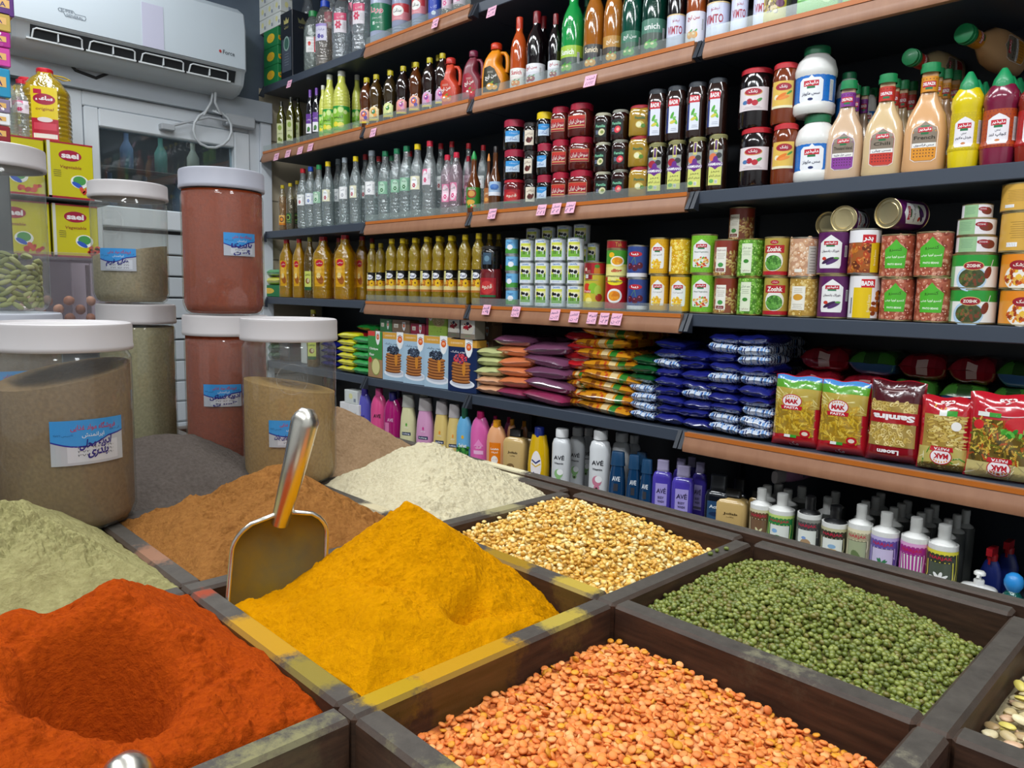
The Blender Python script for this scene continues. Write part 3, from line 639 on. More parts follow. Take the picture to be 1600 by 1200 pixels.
def z_pea(X, Y):
    z = RZ - .014 + .022 * np.exp(-(((X + .57) / .11) ** 2 + ((Y - .69) / .09) ** 2)); z += .008 * np.exp(-(((X + .655) / .03) ** 2 + ((Y - .745) / .03) ** 2)) - .008 * sstep(.72, .78, Y) * sstep(-.6, -.45, X); return z + .004 * fbm(X, Y, 18, 3, 81)
grains('split_peas', 3, 3, z_pea, .0072, (1., .95, .5), ['d4a444', 'dcb458', 'cc983a', 'e2c478', 'd29f42', 'e6d094'], 'seed', 'golden yellow split peas filling the back bin', 'split peas', 2, 8, tilt=.8)
def z_len(X, Y):
    z = RZ - .036 + .034 * np.exp(-(((X + .23) / .12) ** 2 + ((Y - .34) / .13) ** 2)); z += .014 * np.exp(-(((X + .34) / .05) ** 2 + ((Y - .47) / .05) ** 2)) - .008 * sstep(.44, .53, Y) * sstep(-.3, -.15, X); return z + .004 * fbm(X, Y, 16, 3, 91)
grains('red_lentils', 4, 2, z_len, .0066, (1., .95, .34), ['d87c38', 'e08842', 'd07030', 'e49a5c', 'dc803a', 'de8844', 'd08a20'], 'seed_dull', 'orange split red lentils filling the front right bin', 'lentils', 2, 9, tilt=.5)

# larger beans, one object each
def bean_mb(L_, W_b, H_b, col, eye=None, bend=.12, eyec='1a1618'):
    mb = MB(); nu, nv = 12, 8
    def f(u, v):
        t = PI * u; p = 2 * PI * v; r = math.sin(t) ** .75; x = -math.cos(t) * L_ / 2
        return (x, math.cos(p) * r * W_b / 2 + bend * W_b * (1 - (2 * x / L_) ** 2), math.sin(p) * r * H_b / 2)
    mb.grid(f, nu, nv, (lambda u, v: eyec if (.38 < u < .62 and .12 < abs(v - .5) < .28 and v > .5) else col) if eye else col); mb.fixn = True; return mb
def scatter(ix, iy, zf, n, meshes, name, label, cat, group, size, xr=None, yr=None, mat='seed', lift=.5, tilt=.4):
    X, Y, Z = field(ix, iy, zf, 40); pts = []; tries = 0
    x0, x1, y0, y1 = X.min() + size * .6, X.max() - size * .6, Y.min() + size * .6, Y.max() - size * .6
    if xr: x0, x1 = max(x0, xr[0]), min(x1, xr[1])
    if yr: y0, y1 = max(y0, yr[0]), min(y1, yr[1])
    while len(pts) < n and tries < n * 60:
        tries += 1; x, y = U(x0, x1), U(y0, y1)
        if all((x - a) ** 2 + (y - b) ** 2 > (size * .72) ** 2 for a, b in pts): pts.append((x, y))
    for i, (x, y) in enumerate(pts):
        z = float(zf(np.array([[x]]), np.array([[y]]))[0, 0])
        o = bpy.data.objects.new(name, random.choice(meshes)); COL.objects.link(o); o.location = (x, y, z + size * lift * U(.5, 1)); o.rotation_euler = (U(-1, 1) * tilt + (PI if rnd() < .3 else 0), U(-1, 1) * tilt, U(0, 2 * PI)); tag(o, label, cat, group)
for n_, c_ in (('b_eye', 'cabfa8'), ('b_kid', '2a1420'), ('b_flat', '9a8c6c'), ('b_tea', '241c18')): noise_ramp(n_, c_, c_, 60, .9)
ze = lambda X, Y: RZ - .045 - .05 * sstep(-.36, -.40, X) * 0 + .02 * np.exp(-(((X + .30) / .09) ** 2 + ((Y - .10) / .09) ** 2)) + .003 * fbm(X, Y, 30, 2, 5)
grains('bean_layer', 4, 1, lambda X, Y: ze(X, Y) - .003, .0085, (1.1, .8, .75), ['e6dccb', 'efe7da', 'dcd0bc'], 'seed', 'lower layer of white black-eyed beans, nearest bin', 'beans', 1, 8, spacing=.95, bed='b_eye')
me_ = [bean_mb(9.5, 7, 6.5, c, True).mesh('black_eyed_bean', ['seed'], 60) for c in ('e6dccb', 'efe7da', 'dcd0bc')]
scatter(4, 1, ze, 150, me_, 'black_eyed_bean', 'white bean with a black eye in the nearest bin', 'bean', 'black-eyed beans', .0095, (-.41, -.16), (.10, .26), lift=.4, tilt=.9)
zk = lambda X, Y: RZ - .022 + .012 * np.exp(-(((X - .0) / .1) ** 2 + ((Y - .40) / .1) ** 2)) + .003 * fbm(X, Y, 30, 2, 6)
grains('bean_layer', 5, 2, lambda X, Y: zk(X, Y) - .003, .0105, (1.2, .7, .6), ['4a1c38', '3a1830', '5c2440', '6a2c48'], 'seed', 'lower layer of dark red kidney beans at the bottom right corner', 'beans', 1, 8, spacing=.95, bed='b_kid')
me_ = [bean_mb(13, 7.5, 6.5, c).mesh('kidney_bean', ['seed'], 60) for c in ('4a1c38', '3a1830', '5c2440', '6a2c48')]
scatter(5, 2, zk, 130, me_, 'kidney_bean', 'dark red kidney bean in the bottom right bin', 'bean', 'kidney beans', .0115, (-.13, .06), (.40, .54), lift=.35)
zl = lambda X, Y: RZ - .03 + .025 * np.exp(-(((X - .0) / .1) ** 2 + ((Y - .67) / .1) ** 2)) + .003 * fbm(X, Y, 30, 2, 7)
grains('bean_layer', 5, 3, lambda X, Y: zl(X, Y) - .003, .0100, (1.15, .8, .42), ['c9b98c', 'b8a478', 'd6c8a0', 'a58a60', 'c4a080', 'd0c060'], 'seed', 'lower layer of flat beige beans at the right edge', 'beans', 1, 8, spacing=.9, bed='b_flat')
me_ = [bean_mb(12, 8, 4.2, c, bend=.05).mesh('flat_bean', ['seed'], 60) for c in ('c9b98c', 'b8a478', 'd6c8a0', 'a58a60', 'c4a080', 'd0c060')]
scatter(5, 3, zl, 260, me_, 'flat_bean', 'flat speckled beige bean in the bin at the right edge', 'bean', 'flat beige beans', .0105, (-.13, .08), (.54, .76), lift=.35)
zt = lambda X, Y: RZ - .02 + .03 * np.exp(-(((X + 1.33) / .1) ** 2 + ((Y - .40) / .1) ** 2)) + .006 * fbm(X, Y, 40, 3, 8)
X, Y, Z = field(0, 2, zt, 160); heap_obj('black_tea_heap', X, Y, Z + .012 * np.maximum(fbm(X, Y, 120, 2, 9), 0), 'b_tea', 'dark curled tea leaves heaped behind the grey pepper', 'tea', kind='stuff')
mm_ = bean_mb(5.6, 4.8, 4.6, '5e6a24').mesh('mung_bean', ['seed'], 60)
for x, y in ((1110, 865), (1121, 860), (1135, 857)):
    r = cray(x, y) ; r = r * (-.2775 / r.z); o = bpy.data.objects.new('mung_bean', mm_); COL.objects.link(o); o.location = (r.x, r.y, RZ + .0024); o.rotation_euler = (0, 0, U(0, 3)); tag(o, 'stray green mung bean lying on the dark divider', 'bean', 'stray mung beans')
# ================================================================== big spice jars
pr_mat('lid_plastic', .45, spec=.4, var=.05, bscale=8); pr_mat('label_foil', .3, metal=.25, coat=.2)
def store_label(words, w=62, h=42, half=False):
    """blue and silver shop sticker with handwriting"""
    g = G(); g.r(-w / 2, -h / 2, w / 2, h / 2, 'b4b8c0'); g.r(-w / 2 + w * .2, -h / 2 + 3, w / 2 - w * .1, -h / 2 + h * .5, 'c8ccd4', .5)
    top = [(-w / 2, h / 2), (-w / 2, h * .05)] + [(-w / 2 + w * i / 12, h * (.05 - .13 * math.sin(PI * min(i / 9, 1)) ** 1 + .12 * max(0, (i - 6) / 6))) for i in range(1, 12)] + [(w / 2, h * .18), (w / 2, h / 2)]
    g.p([(x, y - 1.6) if 0 < i < len(top) - 1 else (x, y) for i, (x, y) in enumerate(top)], '2a2a90', .7); g.p(top, '3d94d8', 1)
    g.tx('فروشگاه مواد غذایی', w * .06, h * .33, h * .17, 'b83048', w * .62, 2, .012); g.tx('ایرانمنش', w * .04, h * .15, h * .12, 'd8e4f0', w * .30, 2, .01)
    g.tx('تاسیس ۱۳۷۹', -w * .34, h * .17, 3, '1c4a80', w * .24, 2); g.tx('کلی و جزئی', w * .36, h * .24, 3, '1c4a80', w * .18, 2)
    for k in range(3): g.tx('٠٩١٣ ٣٤١ ٢٧٣', w * .08, -h * .12 - k * 4.2, 2.4, '3c3c48', w * .5, 1.5)
    for i, (wd, x, y, ww, hh) in enumerate(words): g.tx(wd, x, y, hh, '26207c', ww, 3, .035, .08, .25)
    return g
def jar(name, loc, R, H, pcol, fill, label, lab=None, lab_ang=0, lab_z=.42, emboss=None, mat='powder_in_jar', lidc='b6b1b1', lidtop=0, mold=0):
    o = empty(name, loc); tag(o, label, 'jar'); lh = 31. * H / 235; bh = H - lh + 3; B = R * .93
    wall = [(0, 2), (B * .9, 1), (B, 5), (R, 16), (R, bh - 14), (R * .985, bh - 10), (R * .95, bh - 6), (R * .95, bh)]
    MB().lathe([(0, 0)] + [(r, z) for r, z in wall], 'f7f9f7', 0, 40, caps=False).build('body', 'jar_clear', o, 40)
    n = 40; fz = fill
    r_ = R - 2.2; mb = MB(); rings = [(0, 3.), (B * .86, 3.), (B - 2, 7), (r_, 18)]
    vs = [(0, 0, 3.)]; fs = []
    for r, z in rings[1:]:
        for i in range(n): t = 2 * PI * i / n; vs.append((r * math.cos(t), r * math.sin(t), z))
    K = 10
    for q in (1., .99):
        for i in range(n): t = 2 * PI * i / n; vs.append((r_ * q * math.cos(t), r_ * q * math.sin(t), fz(math.cos(t), math.sin(t)) * bh))
    for q in range(K - 1, 0, -1):
        for i in range(n): t = 2 * PI * i / n; a = q / K; vs.append((r_ * a * math.cos(t), r_ * a * math.sin(t), fz(a * math.cos(t), a * math.sin(t)) * bh + U(-1, 1)))
    ring = lambda k, i: 1 + k * n + i % n
    for i in range(n): fs.append((0, ring(0, i + 1), ring(0, i)))
    tot = (len(vs) - 1) // n
    for k in range(tot - 1):
        for i in range(n): fs.append((ring(k, i), ring(k, i + 1), ring(k + 1, i + 1), ring(k + 1, i)))
    vs.append((0, 0, fz(0, 0) * bh)); c_ = len(vs) - 1
    for i in range(n): fs.append((ring(tot - 1, i), ring(tot - 1, i + 1), c_))
    if pcol: mb.add(vs, fs, pcol); mb.build('powder_filling', mat, o, 40)
    z0 = H - lh; RL = R + 2.5
    MB().lathe([(R * .96, z0), (RL - .8, z0), (RL, z0 + 1.5), (RL, z0 + 5), (RL - .6, z0 + 6), (RL - .6, H - 4), (RL - 1.5, H - 1), (RL - 4, H), (RL - 6, H - 2.5), (0, H - 3)], lidc, 0, 48, caps=False).build('lid', 'lid_plastic', o, 40)
    if lab is not None:
        mb = MB(); lab.put(mb, wcyl(R + .15, lab_z * H, lab_ang), 5, .12); mb.build('paper_label', 'label_foil', o, 0)
    if emboss:
        a0, ez, er = emboss; g = G(); N_ = 40
        for k in range(N_):
            t = 2 * PI * k / N_; t2 = 2 * PI * (k + 1) / N_; g.line([(er * math.cos(t), er * math.sin(t)), (er * math.cos(t2), er * math.sin(t2))], .9, 'ffffff', 1)
        g.tx('IMPERIAL', 0, 1, er * .36, 'ffffff', er * 1.75, 1, .0); g.tx('PLASTIC', 0, -7, 2.6, 'ffffff', er * 1.1, 1)
        mb = MB(); g.put(mb, wcyl(R + .1, ez * H, a0), 6, .1); mb.build('embossed_mark', 'strip', o, 0)
    return o
def face(o_loc, frac=1.): return math.atan2(-o_loc[0], o_loc[1]) * frac      # angle that turns the front to the camera
def jz(z): return CZ + z
L1 = (-.980, .232, RZ + .0005); a1 = face(L1)
jar('spice_jar', L1, 71, 236, '82694a', lambda x, y: .85 + .07 * (x * math.cos(a1) + y * math.sin(a1)) - .03 * x, 'largest clear jar of speckled brown green spice, front left on the counter',
    store_label([('ادویه محلی', 6, -2, 34, 12), ('بندری', 8, -13, 22, 10)], 78, 50), a1 + .32, .45)
L5 = (-1.002, .528, RZ + .0005); a5 = face(L5)
jar('spice_jar', L5, 66, 238, 'a4824c', lambda x, y: .67 - .05 * (x * math.cos(a5) + y * math.sin(a5)), 'half full clear jar of tan powder, front centre behind the metal scoop',
    store_label([('ادویه', 14, -4, 22, 9), ('صیفی جات', -12, -5, 22, 9)], 62, 38), a5 + .02, .335, (a5 + .05, .655, 21), mat='powder_in_jar')
L4b = (-1.160, .492, RZ + .0005); L4b = (-1.165, .505, RZ + .0005); a4 = face(L4b)
jar('spice_jar', L4b, 62, 237, '92442a', lambda x, y: .985, 'lower jar of brick red spice with handwritten label, under the paprika jar',
    store_label([('ادویه کنتاکی', 4, -2, 44, 9), ('۳۰۰۰۰ ت', 4, -12, 34, 7)], 56, 34), a4 - .12, .49)
L4 = (-1.163, .503, jz(-.0425)); jar('spice_jar', L4, 60.5, 219, '96401e', lambda x, y: .975, 'upper jar full of orange red paprika powder, top of its pair',
    store_label([('پاپریکا', 2, -2, 34, 9), ('۹۰۰ ت', 2, -12, 26, 7)], 50, 34), a4 + .42, .49, lidc='a4a5b0')
L3b = (-1.325, .424, jz(-.270)); a3 = face(L3b)
jar('spice_jar', L3b, 58, 240, 'a09874', lambda x, y: .96, 'lower jar of grey green powder behind the largest jar',
    store_label([('زیره', 0, -4, 20, 9)], 46, 34), a3 - .75, .46)
L3 = (-1.331, .420, jz(-.0295)); jar('spice_jar', L3, 57, 193, 'a2967a', lambda x, y: .50 + .06 * (x * math.cos(a3) + y * math.sin(a3)), 'upper jar half full of grey ground cardamom powder, clear above',
    store_label([('هل نرم', 0, -4, 34, 11)], 56, 35), a3 - .35, .36, (a3 - .48, .66, 19))
L2b = (-1.25, .228, RZ + .0005); a2 = face(L2b)
jar('spice_jar', L2b, 66, 238, '6e5c4c', lambda x, y: .9, 'jar under the cardamom jar, mostly hidden behind the largest jar',
    store_label([('هل', 0, -4, 20, 9)], 56, 36), a2 + .1, .60, lidc='a9abb4')
L2 = (-1.268, .222, jz(-.0405)); a2 = face(L2)
cj = jar('spice_jar', L2, 65, 226, None, lambda x, y: .3, 'clear jar holding whole green cardamom pods, top left', store_label([('هل اکبر', 0, -4, 30, 9)], 60, 52), a2 - .42, .46)
# cardamom pods, each an object of its own
pod = MB(); pod.grid(lambda u, v: (-math.cos(PI * u) * 9.5, math.cos(2 * PI * v) * (math.sin(PI * u) ** .8) * (3.9 + .5 * math.cos(6 * PI * v)), math.sin(2 * PI * v) * (math.sin(PI * u) ** .8) * (3.9 + .5 * math.cos(6 * PI * v))), 10, 12, '8d9058'); pod.fixn = True
pods = []
for c in ('8d9058', '9a9c66', '7c8050', 'a5a472'): pod.c = [lin(c)] * len(pod.c); pods.append(pod.mesh('cardamom_pod', ['seed_dull'], 60))
cnt = 0
for lay in range(9):
    z = L2[2] + .010 + lay * .0075
    for k in range(24):
        t = 2 * PI * (k + lay * .5) / 24; 
        if math.cos(t - (a2 - PI / 2)) < -.15: continue
        if lay == 8 and rnd() < .45: continue
        r = .0525; o = bpy.data.objects.new('cardamom_pod', pods[cnt % 4]); COL.objects.link(o); cnt += 1
        o.location = (L2[0] + r * math.cos(t), L2[1] + r * math.sin(t), z + U(-.001, .001)); o.rotation_euler = (U(-.3, .3), U(-.7, .7), t + PI / 2 + U(-.3, .3)); o.scale = (.9,) * 3
        tag(o, 'green cardamom pod pressed against the wall of the clear jar', 'cardamom pod', 'cardamom pods in the clear jar')
for k in range(36):
    t = U(0, 2 * PI); r = .042 * math.sqrt(rnd()); o = bpy.data.objects.new('cardamom_pod', pods[k % 4]); COL.objects.link(o)
    o.location = (L2[0] + r * math.cos(t), L2[1] + r * math.sin(t), L2[2] + .070 + U(0, .012)); o.rotation_euler = (U(-.4, .4), U(-.3, .3), U(0, 6)); o.scale = (.9,) * 3
    tag(o, 'green cardamom pod lying on top of the pods in the clear jar', 'cardamom pod', 'cardamom pods on top in the clear jar')

# ================================================================== the scoop standing in the turmeric
noise_ramp('dusted_steel', '76704f', '8e7d34', 25, .42, bump=.1, metal=.6, c2='a2880f')
so = empty('metal_scoop', (0, 0, 0)); tag(so, 'shiny metal scoop standing upright in the turmeric, dusted yellow', 'scoop')
nk = pt(441, 802, .705); tp = pt(480, 642, .69)
A0 = pt(352, 985, .680); B0 = pt(508, 950, .715)          # lower left and lower right of the blade
back = (B0 - A0).normalized(); upv = (nk - (A0 + B0) / 2).normalized(); nrm = back.cross(upv).normalized()
if nrm.dot(Vector((0, 0, CZ)) - nk) < 0: nrm = -nrm       # towards the viewer
Wd = (B0 - A0).length / 2; Ln = (nk - (A0 + B0) / 2).length; cB = (A0 + B0) / 2
def blade(u, v, off=0.):
    s = 2 * u - 1; hw = Wd * (1 - .06 * v) * (1 if v < .72 else math.sqrt(max(0, 1 - ((v - .72) / .28) ** 2)) * .82 + .18)
    lift = .020 * (abs(s) ** 3) * (1 - v * .5) + .012 * v ** 4
    return cB + back * (s * hw) + upv * (v * Ln * 1.0) + nrm * (lift - .018 + off)
mb = MB(); mb.grid(lambda u, v: blade(u, v), 24, 24, 'a89a70'); o = mb.build('scoop_blade', 'dusted_steel', so, 60, 1.)
md = o.modifiers.new('thick', 'SOLIDIFY'); md.thickness = .0018; md.offset = -1
rim = [blade(0, v / 20) for v in range(21)] + [blade(u / 12, 1) for u in range(1, 12)] + [blade(1, 1 - v / 20) for v in range(21)]
MB().tube(rim, .0024, 'd8d4c8', n=8).build('rolled_rim', 'steel', so, 60, 1.)
ax_ = tp - nk; hp = [nk - ax_ * .12 - nrm * .004, nk, nk + ax_ * .15, nk + ax_ * .5, nk + ax_ * .85, nk + ax_ * 1.0, nk + ax_ * 1.05]
MB().tube([nk + ax_ * (i / 20 * 1.12 - .10) + nrm * (.006 * math.sin(PI * i / 20)) for i in range(21)], [(.0085 + .0048 * (i / 20)) * (.45 if i == 20 else .8 if i == 19 else 1) for i in range(21)], 'e2ddd2', n=20).build('handle', 'steel', so, 60, 1.)
s2 = empty('metal_scoop', (0, 0, 0)); tag(s2, 'rounded tip of a metal scoop handle lying in the paprika, bottom edge', 'scoop')
q0 = pt(205, 1180, .44); q1 = pt(180, 1330, .40)
MB().tube([q0 + (q1 - q0) * (i / 10) for i in range(11)], [.006 if i == 0 else .0125 if i == 1 else .015 for i in range(11)], 'e2ddd2', n=20).build('handle', 'steel', s2, 60, 1.)
MB().tube([q1, q1 + (q1 - q0) * .4], [.013, .03], 'e2ddd2', n=20).build('scoop_blade', 'steel', s2, 60, 1.)
# ================================================================== products on the shelves: one template of each kind (millimetres)
pr_mat('jam', .1, coat=.8); pr_mat('dark_bottle', .08, coat=.9, spec=.6)
PF = {
 'pet': [(.86, 0), (1, .03), (1, .60), (.96, .66), (.86, .74), (.62, .83), (.44, .89), (.42, 1)],
 'pet2': [(.86, 0), (1, .03), (1, .30), (.88, .40), (.88, .48), (1, .56), (1, .66), (.92, .77), (.66, .87), (.44, .93), (.42, 1)],
 'oil': [(.88, 0), (1, .03), (1, .40), (.97, .46), (.97, .62), (.9, .70), (.98, .76), (.94, .84), (.66, .92), (.44, .96), (.42, 1)],
 'wine': [(.94, 0), (1, .02), (1, .60), (.94, .67), (.70, .75), (.42, .83), (.36, .90), (.34, 1)],
 'syr': [(.94, 0), (1, .02), (1, .60), (.97, .68), (.84, .78), (.60, .87), (.42, .92), (.39, 1)],
 'tall': [(.95, 0), (1, .02), (1, .66), (.9, .77), (.6, .87), (.42, .92), (.40, 1)],
 'big': [(.9, 0), (1, .03), (1, .62), (.97, .74), (.86, .84), (.62, .93), (.44, .98), (.44, 1)],
 'shamp': [(.94, 0), (1, .03), (1, .70), (.94, .82), (.74, .93), (.5, 1)],
 'cone': [(.8, 0), (1, .05), (1, .45), (.9, .75), (.66, 1)],
 'mil': [(.93, 0), (1, .03), (1, .86), (.85, .94), (.4, .99), (.4, 1)],
 'jar': [(.92, 0), (1, .05), (1, .82), (.94, .93), (.86, 1)],
 'mayo': [(.90, 0), (1, .05), (1, .16), (.94, .19), (.94, .60), (1, .64), (1, .72), (.86, .88), (.60, .97), (.58, 1)],
 'drs': [(.92, 0), (1, .03), (.97, .20), (.98, .40), (.86, .56), (.52, .70), (.38, .78), (.37, 1)],
 'must': [(.86, 0), (.9, .03), (1, .25), (.92, .30), (.92, .74), (1, .78), (.94, .90), (.66, 1)],
}
def ribbed(prof, z0, z1, n, d):
    rf = prof_r(prof); out = [q for q in prof if q[1] < z0]
    for k in range(n * 4 + 1): z = z0 + (z1 - z0) * k / (n * 4); out.append((rf(z) - d * (.5 - .5 * math.cos(2 * PI * k / 4)), z))
    return out + [q for q in prof if q[1] > z1]
def bt(name, R, H, pf, mat, col, cap, lab=None, lz=.3, p=2., ax=1., ay=1., ribs=None, liquid=None, n=22, la=0., capmat='plastic', labmat='print', step=.2, extra=None, lvl=.9, a0=0):
    o = empty(name); cr, ch, cc = cap[:3]; hb = H - ch * .85; prof = PF[pf] if isinstance(pf, str) else pf
    pr = [(r * R, z * hb) for r, z in prof]
    if ribs: pr = ribbed(pr, ribs[0] * hb, ribs[1] * hb, ribs[2], ribs[3])
    MB().lathe([(pr[0][0] * .6, 1.5)] + pr, col, 0, n, p, ax, ay).build('body', mat, o, 40)
    if liquid:
        lc, lt = liquid; q = [(r - 1.2, z + (1 if z < 5 else 0)) for r, z in pr if z <= lt * hb and r > 5]; q.append((prof_r(pr)(lt * hb) - 1.2, lt * hb))
        MB().lathe(q, lc, 0, 16, p, ax, ay).build('liquid', 'liquid', o, 40)
    kind = cap[3] if len(cap) > 3 else ''
    z0 = H - ch
    if kind == 'cone': cpf = [(cr, z0), (cr, z0 + ch * .25), (cr * .92, z0 + ch * .45), (cr * .45, z0 + ch * .85), (cr * .25, H), (0, H)]
    elif kind == 'flip': cpf = [(cr, z0), (cr * 1.02, z0 + ch * .5), (cr * .95, z0 + ch * .52), (cr * .95, H - 1), (cr * .8, H), (0, H)]
    elif kind == 'wide': cpf = [(cr, z0), (cr, H - 3), (cr * .9, H), (0, H)]
    elif kind == 'taper': cpf = [(cr * 1.06, z0), (cr, z0 + ch * .4), (cr * .92, H - 2), (cr * .85, H), (0, H)]
    elif kind == 'nj': cpf = [(R * .98, z0), (R * .98, z0 + 2), (R * .80, z0 + ch * .22), (cr, z0 + ch * .34), (cr, z0 + ch * .70), (cr * 1.05, z0 + ch * .72), (cr * 1.0, H - 1.5), (cr * .8, H), (0, H)]
    else: cpf = [(cr * .96, z0), (cr, z0 + 1), (cr, z0 + ch * .25), (cr * .96, z0 + ch * .28), (cr * .96, H - 1.2), (cr * .8, H), (0, H)]
    sq = kind in ('taper', 'sqc')
    MB().lathe(cpf, cc, 0, 18, p if sq else 2., ax if sq else 1, ay if sq else 1, caps=False).build('cap', capmat, o, 40)
    if lab:
        mb = MB(); rf = prof_r(pr); zc = lz * H
        if p == 2 and ax == 1 and ay == 1 and abs(rf(zc - 20) - rf(zc + 20)) < .5: w_ = wcyl(rf(zc) + .1, zc, la)
        else: w_ = wsec(lambda z: rf(z) + .15, p, ax, ay, zc)
        lab.put(mb, w_, math.sqrt(.55 * R), .2, stepv=1e9 if p == 2 and ax == 1 and ay == 1 and abs(rf(zc - 20) - rf(zc + 20)) < .5 else 7); mb.build('label', labmat, o, 0)
    if extra: extra(o, rf if lab else None, H, R)
    return o
def bar(g, x, y, w=7, h=10): g.r(x, y, x + w, y + h, 'f4f4f4', 2); [g.r(x + .6 + i * (w - 1.4) / 6, y + 1, x + .6 + i * (w - 1.4) / 6 + .5, y + h - 1, '333333', 2.5) for i in range(6)]; return g
def band(R, h, c): w = PI * R * .98; return G().r(-w, -h / 2, w, h / 2, c, 0, 24)
def flower(g, x, y, r, c, c2, n=6):
    for k in range(n): a = 2 * PI * k / n; g.e(x + r * .6 * math.cos(a), y + r * .6 * math.sin(a), r * .5, r * .32, c, 2, 8, a)
    return g.e(x, y, r * .28, r * .28, c2, 3, 8)
def fruit(g, x, y, r, c, c2, leaf='5a9a30'):
    g.e(x, y, r, r * .92, c, 2, 14); g.e(x - r * .3, y + r * .25, r * .4, r * .3, c2, 2.5, 8); return g.e(x + r * .5, y + r * 1., r * .5, r * .22, leaf, 2.5, 8, .6)
TP = {}
def T(name, R, H, mode='r'):
    def deco(fn): TP[name] = (fn, R, H, mode); return fn
    return deco

# --- bottles
def oval_lab(col, text, tc, pic, w=46, h=60, bgc='f6f0f0'):
    g = G().r(-w / 2, -h / 2, w / 2, h / 2, bgc, 0, 4); g.e(0, 0, w * .46, h * .46, col, .6, 24); g.tx(text, 0, h * .2, h * .16, tc, w * .6, 3, .01); flower(g, 0, -h * .2, w * .22, pic, 'ffffff'); return g
@T('rose_big', 42, 290)
def _(): 
    g = G().r(-30, -30, 30, 30, 'f2e4ec', 0, 5); g.r(-30, 5, 10, 30, 'e87aa0', .5, 3); g.e(-5, 0, 17, 24, 'fbeef4', 1, 20); flower(g, -2, -12, 10, 'd83870', 'f6b0c8'); g.tx('گلاب', 0, 12, 9, '2a5a50', 22); g.lines(22, 10, 12, 6, 3.4, '888888')
    return bt('rosewater_bottle', 42, 290, 'pet', 'clear', 'eef2f2', (18, 22, 'd02440'), g, .52, ribs=(.05, .36, 6, 1.6), liquid=('f4f8f8', .8))
def water_t(nm, cap, lab, tall=290, R=38, liq='f2f7f7'):
    @T(nm, R, tall)
    def _(): return bt('distillate_bottle', R, tall, 'pet', 'clear', 'eaf0f0', (17, 22, cap), lab(), .47, ribs=(.04, .33, 6, 1.5), liquid=(liq, .84))
def lb(bg, oc, txt, tc, pic):
    def f():
        g = G().r(-28, -26, 28, 26, bg, 0, 5); g.e(-2, 0, 17, 23, oc, .6, 22); g.tx(txt, -2, 12, 8, tc, 22, 3, .01); flower(g, -2, -10, 9, pic, 'ffffff'); g.lines(21, 14, 9, 7, 3.4, '7a8a8a'); return g
    return f
water_t('w_red', 'c8202c', lb('eef0ee', 'ffffff', 'عرق', '30604a', 'b82838')); water_t('w_blue', '2858c8', lb('e4eaf4', 'ffffff', 'نعنا', '2858a8', '5a7ac0')); water_t('w_green', '2f9a58', lb('9cc8a8', 'd8ecd8', 'نعناع', '1c6a3c', '3a8a4a'))
water_t('w_dkgreen', '1c7a50', lb('8cc0a0', 'bfe0c8', 'عرق نعنا', '14543a', '2c7a40')); water_t('w_yellow', 'f0d010', lb('f4f0d0', 'ffffff', 'بیدمشک', '3a6a4a', 'b82838')); water_t('w_grey', '9aa4ac', lb('f4f4f4', 'ffffff', 'کاسنی', '4a5a6a', 'b8b8c0')); water_t('w_pink', 'c82040', lb('f0a8c4', 'fadce8', 'گلاب', '2a5a50', 'd83878'))
@T('rose_small', 34, 224)
def _(): return bt('rosewater_bottle', 34, 224, 'pet2', 'clear', 'f4ecf0', (15.5, 20, 'd02040'), oval_lab('f8dce8', 'گلاب', '20604a', 'd82c78', 42, 66, 'ec8ab0'), .36, ribs=(.05, .2, 3, 1.2), liquid=('f0dce6', .85))
@T('vinegar_small', 24, 225)
def _():
    g = G().r(-20, -24, 20, 24, 'e8b050', 0, 4); g.e(0, 4, 12, 14, '2c2430', 1); g.e(0, 4, 8, 9, 'e8902c', 1.5); g.r(-20, -24, 20, -14, 'd88020', 1, 4)
    return bt('vinegar_bottle', 24, 225, 'pet2', 'clear', 'f0e6c4', (11.5, 17, 'c8b020'), g, .22, liquid=('e0b850', .8))
@T('vinegar_dark', 24, 225)
def _():
    g = G().r(-20, -24, 20, 24, '2c5a34', 0, 4); g.e(0, 4, 13, 14, '8cae50', 1); g.e(0, 4, 9, 9, '3a3020', 1.5); g.tx('سرکه', 0, -16, 8, 'e8e0a0', 24)
    return bt('vinegar_bottle', 24, 225, 'pet', 'clear', 'e0dcc0', (11.5, 17, 'c8b020'), g, .24, liquid=('a89050', .7))
@T('jug_clear', 50, 270)
def _():
    g = G().r(-32, -38, 32, 38, 'e9dfe6', 0, 6); g.r(-32, 10, 32, 38, 'e05078', .5, 6); flower(g, -8, -8, 16, 'd02050', 'f0b0c0'); g.tx('گلاب', 4, 22, 12, 'ffffff', 34); g.lines(20, 0, 18, 7, 4, '8a8a8a')
    return bt('rosewater_bottle', 50, 270, 'big', 'clear', 'e6ebee', (24, 26, 'c81c30'), g, .52, ribs=(.05, .34, 5, 2.), liquid=('e4e8ea', .8))
@T('jug_blue', 50, 270)
def _():
    g = G().r(-32, -34, 32, 34, 'dcd8ec', 0, 6); g.r(-32, 24, 32, 34, 'a08cd0', .5, 6); g.tx('عرقیات', 0, 10, 12, '6a60a8', 44); flower(g, -8, -16, 10, '4a3c98', '8c80d0'); flower(g, 10, -18, 8, '4a3c98', '8c80d0')
    return bt('distillate_bottle', 50, 270, 'big', 'clear', 'e8e4de', (24, 26, '1c48c0'), g, .50, ribs=(.05, .3, 5, 2.), liquid=('c8b8a4', .62))
